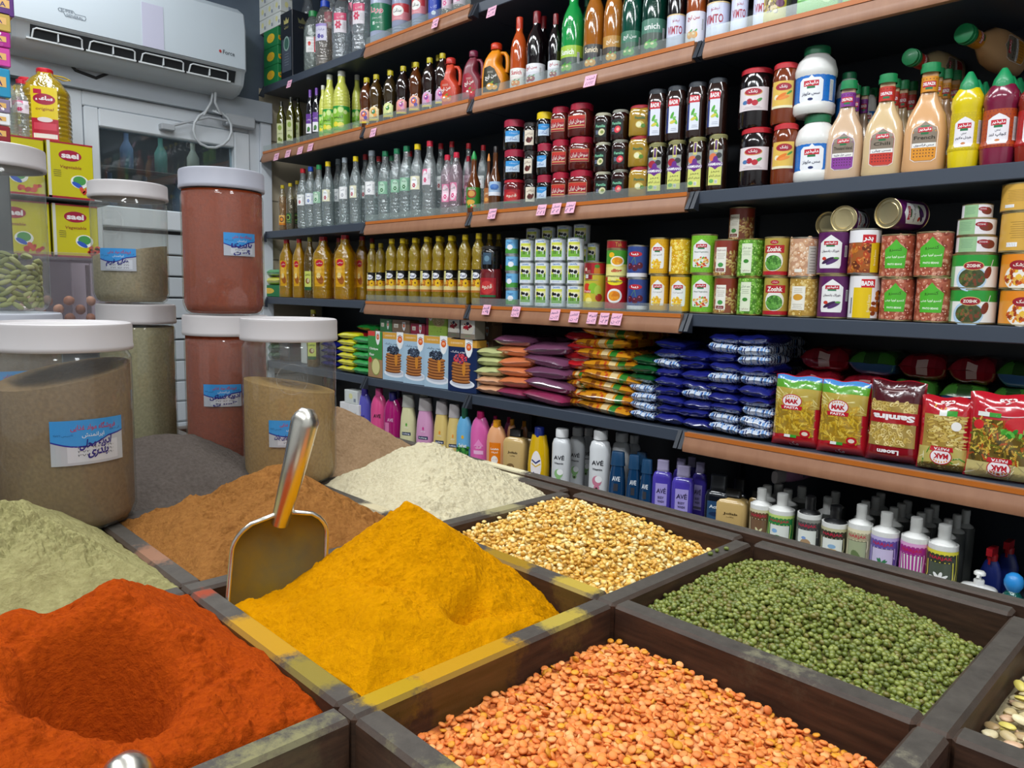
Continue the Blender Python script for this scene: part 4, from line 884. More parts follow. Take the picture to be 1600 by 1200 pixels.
@T('jug_green', 50, 270)
def _():
    g = G().r(-26, -34, 26, 34, 'eceae8', 0, 6); g.e(-6, 4, 8, 10, 'd84038', 1); g.r(18, -34, 26, 34, 'd03848', 1); g.lines(0, -14, 26, 4, 4, '909090')
    return bt('distillate_bottle', 50, 270, 'big', 'clear', 'e2eae6', (24, 26, '1c8a44'), g, .42, ribs=(.4, .6, 4, 1.6), liquid=('dde6e2', .8))
@T('varda', 52, 300)
def _():
    g = band(52, 120, '1f7a54'); g.tx('وردا', 0, 30, 34, 'ffffff', 66, 2.6, .05); g.tx('وردا', 0, 30, 31, 'd81c44', 63, 3, .015); g.tx('گلاب ممتاز', 0, -4, 13, 'ffffff', 50); g.r(-20, -34, -8, -20, 'e8f4ec', 2); g.line([(-17, -28), (-14, -31), (-10, -22)], 1.6, '1f7a54'); g.tx('سرکه سفید', 12, -26, 10, 'f0f4f0', 34); g.e(10, -46, 5, 4, 'bfe0cc')
    return bt('rosewater_jug', 52, 300, 'big', 'plastic', 'a9b2cc', (24, 26, 'c81c30'), g, .40, step=.15)
@T('sedaghat', 46, 240)
def _():
    g = band(46, 70, 'e08a94'); g.r(-60, 0, 60, 35, 'cf4048', .4, 12); g.e(0, 4, 32, 22, 'f6f4ee', 1, 22); g.tx('صداقت', 0, 6, 16, '3c3c3c', 44, 3, .01); g.lines(0, -26, 60, 2, 4, 'f4e4e4')
    return bt('rosewater_jug', 46, 240, 'big', 'plastic', '9aa2bc', (18, 20, 'c81c30'), g, .42, ribs=(.03, .2, 3, 2.4), step=.15)
@T('blue_can', 34, 200)
def _():
    g = band(34, 120, '2040b0'); g.tx('آب', 0, 24, 22, 'e4ecff', 30); g.tx('گلاب', 0, -10, 16, 'c8d4ff', 34); g.e(0, -36, 12, 9, 'e8f0ff', 1)
    return bt('distillate_bottle', 34, 200, 'big', 'plastic', '2848b8', (14, 18, 'e8e8e8'), g, .36)
@T('pale_can', 32, 200)
def _():
    g = band(32, 90, 'e4c8d8'); g.tx('عرق', 0, 10, 16, 'b04878', 30); flower(g, 0, -22, 12, 'd85890', 'ffffff')
    return bt('distillate_bottle', 32, 200, 'big', 'clear', 'e8e0d8', (14, 18, 'e8b8c8'), g, .4, liquid=('d8c090', .8))
@T('olive', 27, 290)
def _():
    g = G().r(-19, -60, 19, 60, 'c8cc9a', 0, 3); g.e(0, 34, 12, 16, '8aa040', 1); g.tx('زیتون', 0, 0, 10, '3a4a20', 28); g.e(-4, -34, 9, 12, '6a7c2a', 1); g.e(8, -40, 7, 9, '7c8c38', 1.3)
    return bt('olive_oil_bottle', 27, 290, 'tall', 'dark_bottle', '4c4a12', (10.5, 34, '2a2a20'), g, .32, p=4)
@T('grape', 24, 280)
def _():
    g = G().r(-18, -52, 18, 52, 'f2f0f4', 0, 3); g.r(-18, 0, 18, 52, '6a3c98', .5, 3); g.tx('Olive', 0, 20, 26, 'e8dcf4', 8, 2, a=PI / 2); g.e(0, -30, 10, 14, '4c8440', 1); g.e(-6, -40, 5, 5, '30303a', 1.4)
    return bt('olive_oil_bottle', 24, 280, 'tall', 'dark_bottle', '15121a', (10.5, 42, '7848a8'), g, .34, p=4)
@T('lemon', 40, 310)
def _():
    g = band(40, 118, '8cc63c'); g.r(-60, 34, 60, 59, '2c9a40', .5, 10)
    for x, y, r in ((-18, 34, 15), (12, 40, 16), (34, 30, 12)): g.e(x, y, r, r, 'a6d848', 1, 16); g.e(x, y, r * .8, r * .8, 'd8f09c', 1.3, 14)
    g.tx('آبلیمو', 0, 6, 17, '3a5a1a', 46, 3, .02); g.e(-14, -28, 14, 12, 'f0e040', 1.2); g.e(12, -32, 16, 13, 'f6ea60', 1.5); g.tx('Limon', 4, -10, 9, 'e8f8b0', 40); g.r(-60, -59, 60, -50, '6ab82c', 1, 10)
    return bt('lemon_juice_bottle', 40, 310, 'pet', 'gloss', 'd4d860', (18, 26, 'd8d8cc'), g, .25, ribs=(.46, .74, 5, 1.4), step=.16)
def herbal(nm, bg, pc, pc2, body='2a1408'):
    @T(nm, 34, 208)
    def _():
        g = G().r(-27, -24, 27, 24, bg, 0, 5); g.e(0, 20, 24, 14, bg, 0, 20); g.e(0, 14, 15, 13, pc2, 1, 18); fruit(g, 0, 12, 10, pc, 'ffffff'); g.e(9, -2, 9, 8, pc2, 1.6); g.tx('شربت', 0, -10, 10, '3a2a1a', 38, 3, .015); g.r(-27, -24, 27, -17, 'e8c838', 1, 5)
        return bt('herbal_syrup_bottle', 34, 208, 'pet2', 'dark_bottle', body, (15.5, 21, 'cdbb24'), g, .20, p=2.6, step=.16)
herbal('h_org', 'f0b090', 'e8682c', '5a48a0', '5a2c0a'); herbal('h_pal', 'ecd8a0', '3a8a58', 'f0a040', '4a3410'); herbal('h_grn', 'dce498', '4a8c3a', 'f2f0a8', '3a2c14'); herbal('h_lil', 'd0a8c8', '8a3c98', 'e87aa8', '2a1814')
herbal('h_dk', 'e8988c', 'a84c98', 'e8a0c0', '241410')
def jug(nm, col, cap, bg, pc, txt):
    @T(nm, 38, 186)
    def _():
        o = empty('juice_jug'); pr = [(36, 0), (38, 6), (38, 70), (36, 100), (30, 130), (20, 152), (13, 160), (13, 168)]
        # body with a waist for the grip on its right side
        mb = MB(); n = 28
        def f(u, v):
            z = v * 168; r = prof_r(pr)(z); t = 2 * PI * u; c, s_ = math.cos(t), math.sin(t); c = math.copysign(abs(c) ** .6, c); s_ = math.copysign(abs(s_) ** .6, s_)
            cut = 20 * math.exp(-((z - 118) / 26) ** 2) if c > .2 else 0
            return (r * c - cut * max(0, c), r * .72 * s_, z)
        mb.grid(f, n, 24, col); mb.lathe([(0, 167.5), (13, 168)], col, n=12); mb.build('body', 'plastic', o, 50)
        MB().tube([(16, 0, 152), (27, 0, 150), (34, 0, 138), (36, 0, 120), (36, 0, 100), (33, 0, 84)], 6.2, col, n=10).build('handle', 'plastic', o, 50)
        MB().lathe([(15, 164), (15.5, 166), (15.5, 183), (13, 186), (0, 186)], cap, 0, 18, caps=False).build('cap', 'plastic', o, 40)
        g = G(); g.p([(-30, -42), (22, -42), (30, -10), (10, 34), (-6, 46), (-26, 40), (-30, 0)], bg, .5); g.tx(txt, -2, 8, 20, 'f4f0e8', 40, 3, .03, .2); fruit(g, -4, -24, 13, pc, 'ffffff', '6a9a2a'); fruit(g, 12, -28, 9, pc, 'f4e0c0'); g.lines(-4, 26, 24, 2, 4, 'f0e8d8')
        mb = MB(); g.put(mb, lambda x, y, e: (x * .9, -27.6 - .4 * max(0, 1 - abs(x) / 30) - e + (abs(x) / 38) ** 4 * 8, 58 + y), 12, .2); mb.build('label', 'print', o, 0); return o
jug('j_red', 'd8482c', 'd03830', 'c8381c', 'f08020', 'سن ایچ'); jug('j_bur', '7c2c3c', '7a2440', 'a01830', 'c02030', 'سن ایچ'); jug('j_org', 'eb9010', 'd83c18', '33301a', 'f0a820', 'سن ایچ')
def sun(nm, body, capc, top, bot, txt, tc, pc, lh=78, mat='dark_bottle', side='unich', capr=15, H=285, pic=2):
    @T(nm, 37, H)
    def _():
        g = band(37, lh, bot); g.r(-70, lh * .1, 70, lh / 2, top, .4, 14); g.tx(txt, 0, lh * .28, 17, tc, 48, 3, .02)
        for k in range(pic): fruit(g, -12 + k * 18, -lh * .25, 12, pc, 'f6e8b0', '3f9a3a')
        bar(g, 34, -10, 9, 34)
        def ex(o, rf, H_, R):
            g2 = G().tx('Sunich', 0, 0, 15, 'e8f0e8', 66, 1, .0, PI / 2); mb = MB(); r2 = prof_r([(r * 37, z * (H - 40)) for r, z in PF['syr']]); g2.put(mb, wcyl(37.1, H * .50, .15), 6, .1); mb.build('embossed_lettering', 'strip', o, 0)
        return bt('syrup_bottle', 37, H, 'syr', mat, body, (capr, 46, capc, 'wide'), g, lh / 2 / H + .01, step=.16, extra=ex if side else None)
sun('s_org', 'c0501c', 'c83c20', 'f0eee8', 'e8e0d8', 'Sunich', 'c02030', 'f08a28'); sun('s_dk', '12080c', '7a1018', 'eeeef2', 'dcdce4', 'سن ایچ', 'b81c34', 'a01838'); sun('s_grn', '1c9a48', '1c8a3c', 'a8cc40', '4a5a50', 'Sunich', 'ffffff', '78b838', 90)
sun('s_mng', 'a8641c', '3a4a2a', '4a4a48', '3c3c40', 'Sunich', 'f0e0c0', 'e8a020', 74); sun('s_mn2', 'b06c24', '3a4a2a', 'c08c3c', '4a4038', 'سن ایچ', 'f4e8d0', 'e8a828', 84); sun('s_dg', '0c4a3a', '1c6a4a', '3c7a60', '4c6c5c', 'سن ایچ', 'f0f4f0', '58a850', 84); sun('s_dg2', '08382c', '1c6a4a', '4c806c', '48584e', 'unich', 'f0f4f0', '6cb860', 100)
sun('s_peach', 'a04c20', 'a04020', 'e6e6f0', 'e6e4ea', 'سن ایچ', 'b81c34', 'f0a028', 90, side=None)
@T('vimto', 37, 285)
def _():
    g = band(37, 96, 'd8dcf4'); g.tx('VIMTO', 0, 0, 25, 'a8203c', 62, 3, .02); g.tx('نیمتو', 4, 28, 13, 'a8203c', 28, 3); g.r(-70, 44, 70, 48, 'e0c48c', 1, 12); g.tx('fruit', 0, -26, 7, 'c8c0d8', 26)
    return bt('cordial_bottle', 37, 285, 'syr', 'dark_bottle', '120a10', (15, 40, 'c8a860', 'wide'), g, .19, step=.16)
@T('nuts', 42, 150)
def _():
    g = G().r(-40, -60, 40, 60, 'c8b840', 0, 5); g.blobs(-30, -50, 30, 0, 40, ['c8b088', 'e0d0a8', '8a7048', '4a4030'], 6, 4, 1, oval=1); g.tx('کشک', 0, 36, 22, '2a2a2a', 60, 3, .04); g.e(22, -22, 12, 9, '6a2c58', 3); return bt('nut_jar', 42, 150, 'jar', 'clear', 'e8ecd8', (40, 16, '2a6a3a', 'wide'), g, .44)
@T('green_pack', 60, 170, 'b')
def _():
    o = empty('powder_carton'); MB().bbox(-60, -22, 0, 60, 22, 170, '6ab83c').build('carton', 'paper', o); g = G().r(-60, 20, 60, 85, 'b8dcf4'); g.e(-20, -20, 50, 34, '4ca83c', 1, 20, .3); g.e(30, -30, 40, 28, '38943a', 1.4, 20, -.4); g.blobs(-50, -70, 50, 10, 14, ['6cc44c', 'a0dc70', '2c8834'], 12, 5, 2); g.tx('سبزی', 10, 44, 20, '2c5ab0', 60); mb = MB(); g.put(mb, wflat(-22.2, 85)); mb.build('front_print', 'print', o, 0); return o
@T('sauce_g', 27, 222)
def _():
    g = band(27, 74, '3c8c34'); g.e(0, 14, 18, 16, 'a83c28', 1); g.e(0, 14, 13, 11, 'd8a050', 1.5); g.tx('ALIX', 0, 31, 9, 'f4f0e0', 30); g.e(-4, -16, 17, 9, 'e0a840', 1.2); g.blobs(-16, -35, 16, -26, 8, ['d83c20', 'e8b840', 'f0e4c0'], 4, 3, 2)
    return bt('hot_sauce_bottle', 27, 222, 'drs', 'dark_bottle', '6a3818', (10, 34, '1c9a48', 'cone'), g, .24, step=.16)
@T('sauce_o', 26, 220)
def _():
    g = band(26, 60, 'a86838'); g.tx('سس', 0, 8, 14, 'f0e0c0', 24); g.e(0, -14, 14, 8, 'e0a050', 1); return bt('hot_sauce_bottle', 26, 220, 'drs', 'dark_bottle', '5a3014', (9, 34, 'e89038', 'cone'), g, .26)
@T('sauce_b', 25, 228)
def _():
    g = band(25, 50, 'a8c4e0'); g.e(0, 6, 18, 10, '4a7ac0', 1); g.r(-30, -25, 30, -12, 'e8ecf4', 1, 6); g.tx('سرکه', 0, -2, 10, '2c4a88', 26); return bt('balsamic_bottle', 25, 228, 'drs', 'dark_bottle', '5c3212', (9, 26, '221a18', 'wide'), g, .34)

# --- jars
def jar_t(nm, R, H, body, lidc, lab, lz=.45, lh=15, mat='jam', p=2., name='jam_jar', lr=.93, ax=1.):
    @T(nm, R, H)
    def _(): return bt(name, R, H, 'jar', mat, body, (R * lr, lh, lidc, 'wide'), lab() if lab else None, lz, p=p, ax=ax, ay=ax, step=.16)
def l_blue():
    g = G().r(-24, -18, 24, 18, 'cfe2f4', 0, 4); g.p([(-24, 18), (24, 18), (24, 8), (6, -2), (-24, 2)], '3c98dc', .7); g.tx('شکلات', -2, -8, 10, '3058a0', 32, 3); g.tx('صبحانه', 4, 10, 6, 'e4f0fc', 26, 3); return g
jar_t('jb_red', 35, 98, '17100e', 'a82440', l_blue, .42, 24); jar_t('jb_yel', 35, 98, '17100e', 'eccb10', l_blue, .42, 22)
def l_cream(): g = G().r(-20, -24, 20, 24, 'ece0cc', 0, 4); g.e(0, -8, 12, 9, '6a3028', 1, 14); g.blobs(-12, -16, 12, 0, 10, ['7a2c24', '4a1c18'], 4, 3, 1.5); g.tx('شکلاتی', 0, 12, 9, '6a4020', 30); return g
jar_t('j_cream', 30, 92, '1c1412', '241c1c', l_cream, .45, 14)
def l_redt():
    g = G().r(-27, -19, 27, 19, 'c8a878'); g.r(-26, -18, 26, 18, 'a4182c', .4, 4); g.r(-26, 8, 26, 18, 'c83428', .6, 4); g.tx('سوهان ایران', 0, 0, 15, 'f4ece0', 46, 3, .015); g.r(-24, -13, 24, -10, 'd8b070', 1); return g
jar_t('j_redt', 36, 98, '5c1c18', 'b01c38', l_redt, .42, 22, p=3.2)
def l_fam(c, c2):
    def f():
        g = G().r(-20, -22, 20, 22, '1c2420', 0, 3); g.tx('Familia', 0, 10, 8, '8cd8b0', 32, 3, .02); g.e(4, -8, 12, 10, c, 1, 14, .4); g.e(6, -8, 6, 5, c2, 1.5, 10); g.lines(-12, -4, 10, 4, 3, 'b0b8e8'); return g
    return f
jar_t('f_fig', 31, 88, '261410', 'b8b49c', l_fam('e0dcb0', '8c9c50'), .42, 10, p=3); jar_t('f_mel', 31, 88, '2c1210', '8c8c80', l_fam('e04050', 'f8b0a0'), .42, 10, p=3)
def l_lem(): g = G(); g.tx('Familia', 0, 14, 8, '2c7a5a', 30, 3, .02); g.e(0, -6, 13, 11, 'd8c868', 1); g.e(-3, -6, 8, 8, 'f0ecc0', 1.5); g.e(10, -10, 7, 6, '5a8a30', 1.3); return g
jar_t('f_lem', 37, 92, 'b08c30', 'a83038', l_lem, .42, 11, p=3.4)
def l_badr():
    g = G().r(-14, -38, 14, 26, 'e6eaf6', 0, 3); g.p([(-17, 26), (-14, 44), (15, 41), (13, 26)], 'd02434', 1.3); g.tx('BADR', -1, 35, 10, 'ffffff', 25, 3, .03); g.e(-4, 4, 9, 4, '5ab040', 1, 10, 1.1); g.e(5, -10, 10, 4, '6cc04c', 1, 10, 2.2); g.e(-2, -12, 9, 4, 'd8d050', 1.4, 10, .3); g.e(2, -2, 6, 3, '88c868', 1.5, 8, .2); g.r(-19, -38, -15, 22, '2a3a80', .5); g.lines(2, -28, 18, 2, 4, '9098a8'); return g
jar_t('badr', 29, 130, '2c1712', '3a3e44', l_badr, .42, 13, p=3.2)
def l_ham(fc):
    def f():
        g = G().r(-20, -46, 20, 40, 'c8c8b8', 0, 4); g.r(-20, -46, 20, -2, 'dce078', .4, 4); g.r(-20, 12, 20, 40, 'a0a4a0', .5, 4); g.e(-8, 22, 12, 10, fc, 1); g.e(10, 26, 9, 7, '3c3c40', 1); g.r(-6, 34, 6, 66, 'd8d078', 1); g.r(-4, 40, 4, 64, '582a70', 1.5); g.e(0, 16, 8, 9, '6c2c8c', 1.6)
        g.p([(-22, 2), (-22, 8), (-8, 14), (0, 18), (8, 14), (22, 8), (22, 2), (10, -2), (0, -8), (-10, -2)], '6c2c8c', 2); g.tx('HAMRANG', 0, 5, 7, 'ffffff', 42, 3.5, .03); g.tx('JAM', 0, -14, 5, '6a6a3a', 26, 3); g.tx('مربای آلبالو', 0, -23, 7, '3c3c2c', 34, 3); g.e(-10, -36, 7, 5, '70b060', 1.5); bar(g, 0, -42, 9, 9); return g
    return f
jar_t('ham_c', 32, 136, '1c1210', '8c8858', l_ham('a82438'), .42, 12, p=3.2); jar_t('ham_o', 32, 136, '2c1810', '8c8858', l_ham('e0784c'), .42, 12, p=3.2)
def l_zos():
    g = G().r(-42, -28, 42, 28, 'ece0e2', 0, 6); g.e(0, 16, 24, 9, 'd8a860', 1, 18); g.e(0, 17, 22, 8, 'b02438', 1.5, 18); g.tx('زشک', 0, 17, 9, 'ffffff', 22, 3, .02); g.e(-8, -6, 8, 7, 'b02034', 1); g.e(6, -10, 8, 7, 'c02c3c', 1.2); g.e(-20, -8, 8, 5, '4c7ab0', 1); g.e(16, -4, 9, 4, '4c9a4c', 1, 10, .5); g.lines(0, -20, 56, 2, 3.6, 'a89aa0'); return g
jar_t('zos', 43, 145, '160c0e', 'c02430', l_zos, .47, 14)
def l_car():
    g = G().r(-34, -32, 34, 32, 'e8c058', 0, 6); g.e(4, 18, 24, 9, 'a82838', 1.5, 18); g.tx('زشک', 4, 18, 9, 'ffffff', 22, 3, .02); g.e(-2, -4, 17, 4.5, 'e87c28', 1.4, 12, .4); g.e(6, -8, 17, 4, 'f09040', 1.6, 12, .2); g.e(-16, -6, 8, 6, 'f4ecc8', 1.2); g.e(22, 4, 9, 3, '4c9a3c', 1.7, 8, .5); g.r(-34, -32, 34, -26, 'f0e8c0', 1, 6); return g
jar_t('car', 38, 145, '7a3414', 'c42c34', l_car, .47, 14)
jar_t('rlab', 36, 112, '6c1c20', 'c02434', lambda: G().r(-30, -26, 30, 26, 'a81c28', 0, 5).e(0, 0, 24, 18, 'c83838', 1).tx('قهوه', 0, 2, 15, 'f4e4d0', 34, 3, .02).r(-30, -26, 30, -20, '2c6a3c', 1, 5), .42, 12)
jar_t('dlab', 36, 80, '1c1816', '2a2622', lambda: G().r(-16, -20, 16, 20, '3c5468').e(0, 0, 10, 10, '6a8ca0', 1), .45, 12)
@T('mayo', 48, 148)
def _():
    g = band(45, 66, '1f74cc')
    for k in range(60): 
        for r_ in range(6): 
            if (k + r_) % 2: g.e(-88 + k * 3, -27 + r_ * 10.8, 1.1, 1.1, '1a5cae', .4, 5)
    g.p([(-24, -28), (24, -28), (27, -22), (27, 18), (20, 24), (6, 24), (0, 30), (-6, 24), (-20, 24), (-27, 18), (-27, -22)], 'f2f4f8', 1); g.r(-17, 6, 17, 18, 'c82438', 1.8, 3); g.tx('دلپذیر', 0, 12, 9, 'ffffff', 30, 3, .03); g.r(-9, 1, 9, 6, '2c7a4c', 2); g.tx('سس مایونز', 0, -10, 9, '222c50', 40, 3, .02); g.e(0, -22, 6, 3, '223068', 2); bar(g, 44, -24, 12, 44)
    return bt('mayonnaise_jar', 48, 148, 'mayo', 'plastic', 'e6e6e2', (30, 18, '1c7048', 'wide'), g, .345, step=.14)
def dress(nm, body, lc, txt, per):
    @T(nm, 44, 245)
    def _():
        sh = [(-26, -44), (-18, -50), (18, -50), (26, -44), (27, 12), (24, 24), (12, 30), (0, 38), (-12, 30), (-24, 24), (-27, 12)]
        g = G(); g.p([(x * 1.07, y * 1.04) for x, y in sh], 'f4f0ec', .5); g.p([(x * 1.03, y * 1.02) for x, y in sh], lc, .8); g.p(sh, '8e8070', 1.1); g.p([(-26, -44), (-18, -49), (18, -49), (26, -44), (26, -20), (-26, -20)], lc, 1.4)
        for k in range(7):
            for r_ in range(3): g.e(-21 + k * 7, -26 - r_ * 7, 1.5, 1.5, '40202c', 1.8, 6)
        g.r(-26, -20, 26, -10, 'f4f2ee', 2, 4); g.tx(per, 0, -15, 7, '3a2c50', 44, 3, .02); g.r(-16, 14, 16, 25, 'c82438', 2, 2); g.tx('دلپذیر', 0, 19.5, 8, 'ffffff', 28, 3, .03); g.r(-9, 9, 9, 14, '2c7a4c', 2.3); g.r(-10, 26, 10, 29, '2c7a4c', 2); g.tx(txt, 0, 2, 8, '3c3428', min(46, 8 * len(txt)), 3, .015)
        def ex(o, rf, H, R):
            n_ = G().r(-50, -16, 50, 18, lc, 0, 16); n_.r(-14, -6, 14, 7, 'c82438', 1.2, 5); n_.tx('DELPAZIR', 0, 1, 7, 'ffffff', 26, 2, .03); n_.r(-7, -11, 7, -6, '2c7a4c', 1.4, 3)
            for k in range(14): n_.e(-48 + 7 * k, 12, 1.3, 1.3, '502028', 1, 5)
            mb = MB(); rr = 44 * .375; n_.put(mb, wcyl(rr + .5, H * .80, 0), 2.8, .2); mb.build('neck_sleeve', 'print', o, 0)
        return bt('salad_dressing_bottle', 44, 245, 'drs', 'gloss', body, (20, 22, '1c8a50', 'flip'), g, .30, p=2.6, ay=.66, step=.16, extra=ex)
dress('d_pur', 'd8b898', '8a3c98', 'Thousand Island', 'سس هزار جزیره'); dress('d_red', 'dcc092', 'c83a2c', 'Chili', 'سس چیلی'); dress('d_or', 'e0ac78', 'e09428', 'French', 'سس فرانسوی')
def must(nm, body, bandc, per):
    @T(nm, 32, 200)
    def _():
        g = band(30, 78, bandc)
        for k in range(26):
            for r_ in range(9): g.e(-88 + k * 7 + (r_ % 2) * 3.5, -36 + r_ * 9, 1.3, 1.3, body, .5, 5)
        g.p([(-17, -32), (17, -32), (20, -26), (20, 18), (12, 24), (0, 30), (-12, 24), (-20, 18), (-20, -26)], 'f0ecf0', 1); g.r(-14, 6, 14, 17, 'c82438', 1.6, 2); g.tx('دلپذیر', 0, 11.5, 8, 'ffffff', 25, 3, .03); g.r(-8, 1, 8, 6, '2c7a4c', 2); g.tx('سس', 0, -5, 6, '30304a', 10); g.tx(per, 0, -14, 8, '30304a', 32, 3, .02); g.e(0, -25, 5, 2.4, 'c87838', 2); bar(g, 28, -26, 11, 48)
        return bt('mustard_bottle' if 'c80' in body else 'ketchup_bottle', 32, 200, 'must', 'gloss', body, (19, 42, '1c9058', 'cone'), g, .37, ay=.8, step=.16)
must('m_yel', 'e4cc10', 'cbb410', 'خردل ملایم'); must('m_bur', '7c1c3c', 'b0481c', 'کچاپ تند'); must('m_red', '8a2818', 'b01c1c', 'کچاپ')

# --- oil
@T('oil_red', 42, 290)
def _():
    g = G().r(-20, -60, 20, 66, 'd8a018', 0, 4); g.e(0, 48, 16, 16, 'c02030', 1, 16); g.tx('ساعی', 0, 48, 9, 'f8f0e0', 24, 3, .02); g.e(-4, 14, 13, 20, 'e8b84c', 1); g.e(2, -26, 14, 24, 'a05818', 1.2, 14, .3); g.e(-4, -10, 9, 14, 'f0d890', 1.5)
    return bt('cooking_oil_bottle', 42, 290, 'tall', 'oil', 'e8b410', (17.5, 22, 'b81c24'), g, .40, p=3, ribs=(.1, .6, 6, 1.0))
@T('oil_olive', 36, 290)
def _():
    g = G().r(-24, -50, 24, 40, 'd0d868', 0, 4); g.r(-24, -50, 24, -34, '2c5a34', .5, 4); g.tx('زیتون', 0, 24, 12, '30502a', 36, 3, .02); g.e(0, -6, 15, 14, '8a5a30', 1); g.e(4, -4, 8, 10, 'd8c8a0', 1.5)
    return bt('cooking_oil_bottle', 36, 290, 'tall', 'oil', '8a6a18', (16, 22, '8a8420'), g, .30, p=3)
@T('oil_sun', 34, 258)
def _():
    g = band(34, 84, 'e8d08c'); g.r(-PI * 33, 4, PI * 33, 42, '141414', .4, 24); g.e(0, 20, 22, 11, 'f4f4f8', 1, 18); g.tx('اویلا', 0, 20, 13, '2a3a70', 32, 3, .03); g.r(-PI * 33, -18, PI * 33, 4, 'c87820', .6, 24); g.r(-PI * 33, -42, PI * 33, -34, 'b8742c', .6, 24); flower(g, 16, -8, 15, 'f0c020', '6a3c14', 9); g.blobs(-60, -16, 60, -4, 20, ['e0a028', 'a85c18'], 8, 4, 1); g.r(-34, -30, -14, 38, 'e4dc8c', 1.2, 3); g.lines(-24, 30, 14, 11, 5, '6a6a50', 1.2)
    return bt('sunflower_oil_bottle', 34, 258, 'oil', 'oil', 'dcbc28', (15.5, 20, 'e8c810'), g, .33, step=.15)

# --- cans
def can(nm, R, H, lab, base='c9b98c', body='d8d0c0', name='food_can', easy=False, rib=True):
    @T(nm, R, H)
    def _():
        o = empty(name); pr = [(R - 1.5, 0), (R, .6), (R, 2.6), (R - 1.4, 3.4)]
        zz = np.linspace(5, H - 5, 25)
        for i, z in enumerate(zz): pr.append((R - 1.3 - (.5 * (i % 2) if rib and 6 <= i <= 18 else 0), z))
        pr += [(R - 1.4, H - 3.4), (R, H - 2.6), (R, H - .6), (R - 1.2, H), (R - 2.6, H - .4), (R - 3, H - 3.2), (R * .72, H - 3.2), (R * .68, H - 2.4), (R * .4, H - 3.4), (0, H - 3.4)]
        MB().lathe([(0, 2)] + pr, base, 0, 28, caps=False).build('body', 'tin', o, 30)
        L_ = PI * (R - .8); g = G().r(-L_, -H / 2 + 4, L_, H / 2 - 4, body, 0, 28); lab(g, H / 2 - 4, R); mb = MB(); g.put(mb, wcyl(R - .95, H / 2), math.sqrt(.5 * R), .16); mb.build('paper_label', 'print', o, 0)
        return o
def shieldp(g, w, h, c='f0f0ee', l=1): return g.p([(-w, -h), (w, -h), (w * 1.1, -h * .8), (w * 1.1, h * .6), (w * .7, h * .8), (0, h * 1.1), (-w * .7, h * .8), (-w * 1.1, h * .6), (-w * 1.1, -h * .8)], c, l)
def delp(g, y, w=14): g.r(-w, y - 4.5, w, y + 4.5, 'c02438', 2, 3); g.tx('دلپذیر', 0, y, 6.5, 'ffffff', w * 1.6, 3, .03); return g.r(-w * .6, y - 8.5, w * .6, y - 4.5, '2c7a4c', 2.3, 2)
def spots(g, c, R, h, d=1.2):
    for i in range(26):
        for j in range(int(2 * h / 8)): g.e(-PI * R + i * 2 * PI * R / 26 + (j % 2) * 4, -h + 4 + j * 8, d, d, c, .4, 5)
    return g
def c_corn(g, h, R): spots(g, 'c89010', R, h); shieldp(g, 20, h * .72); delp(g, h * .42); g.tx('کنسرو ذرت', 0, h * .08, 6, '4a3a20', 30); g.blobs(-18, -h * .72, 18, -h * .2, 60, ['f0c020', 'e8a818', 'f8d850'], 3, 3, 2, oval=1)
def c_cornp(g, h, R): g.blobs(-PI * R, -h + 3, PI * R, h - 2, 420, ['f0c428', 'e8b018', 'f8dc60', 'dca018'], 5, 4.4, .5, hi='fdf0a8'); g.r(-R * .9 - 22, -h + 6, -R * .9 + 6, h * .6, 'f0ecd0', 3, 4)
def c_veg(g, h, R): spots(g, '58a020', R, h); shieldp(g, 21, h * .72); delp(g, h * .44); g.tx('Mixed Vegetables', 0, h * .1, 5, '3a5a28', 36); g.blobs(-19, -h * .72, 19, -h * .16, 60, ['e04820', 'f0a830', '58a838', 'e8e0a0', 'c83820'], 3.4, 2.4, 2, oval=1)
def c_mush(g, h, R): g.r(-PI * R, h * .3, PI * R, h, '8a3424', .5, 20); g.blobs(-PI * R, -h, PI * R, h * .4, 200, ['c8a868', 'b89050', 'dcc490', 'a07838'], 6, 2.4, .6); g.r(-23, -h + 8, 8, h * .62, 'f0ece0', 2.5, 3); g.tx('Mushroom', -7, h * .45, 5, '7a2c1c', 26, 3.4); g.lines(-7, h * .25, 24, 4, 4.4, '8a7c60', l=3.2); g.e(-7, -h * .4, 8, 6, '4c9a4c', 3.5); g.r(-20, -h + 10, 4, -h + 18, '7c2018', 3.4, 2); g.tx('مشکوه', -8, -h + 14, 5, 'ffffff', 18, 3.8)
def c_peas(g, h, R): g.blobs(-PI * R, -h, PI * R, h, 300, ['5c9a2c', '6cac34', '4c8420', '7cbc44'], 6, 6, .5, hi='b8e080'); g.r(-20, -h + 6, 8, h * .8, 'e4ecd0', 2.5, 3); g.tx('نخود فرنگی', -6, h * .55, 7, '2c5a20', 24, 3.4); g.lines(-6, h * .35, 22, 3, 4.4, '6a8050', l=3.2); g.e(-6, -h * .2, 7, 5, '3c8a30', 3.4); g.tx('مشکوه', -6, -h + 12, 5, '7c2018', 20, 3.6)
def c_zosp(g, h, R): g.e(0, -h * .25, 26, h * .55, 'f0f0e8', .8, 20); g.e(0, -h * .35, 22, h * .42, '4c8c34', 1, 20); g.blobs(-19, -h * .7, 19, 0, 50, ['5a9a3c', '3c7428', '74b450'], 5, 4, 1.5, oval=1); g.r(-28, h * .2, 28, h * .62, 'b81c2c', 1.8, 5); g.tx('Zoshk', 0, h * .4, 12, 'f8f4e8', 40, 3.2, .03); g.e(0, h * .78, 11, 5, 'b82434', 2); g.tx('زشک', 0, h * .78, 5, 'ffffff', 12, 3.4); g.r(-PI * R, -h, PI * R, -h * .8, 'b81c2c', 1, 20)
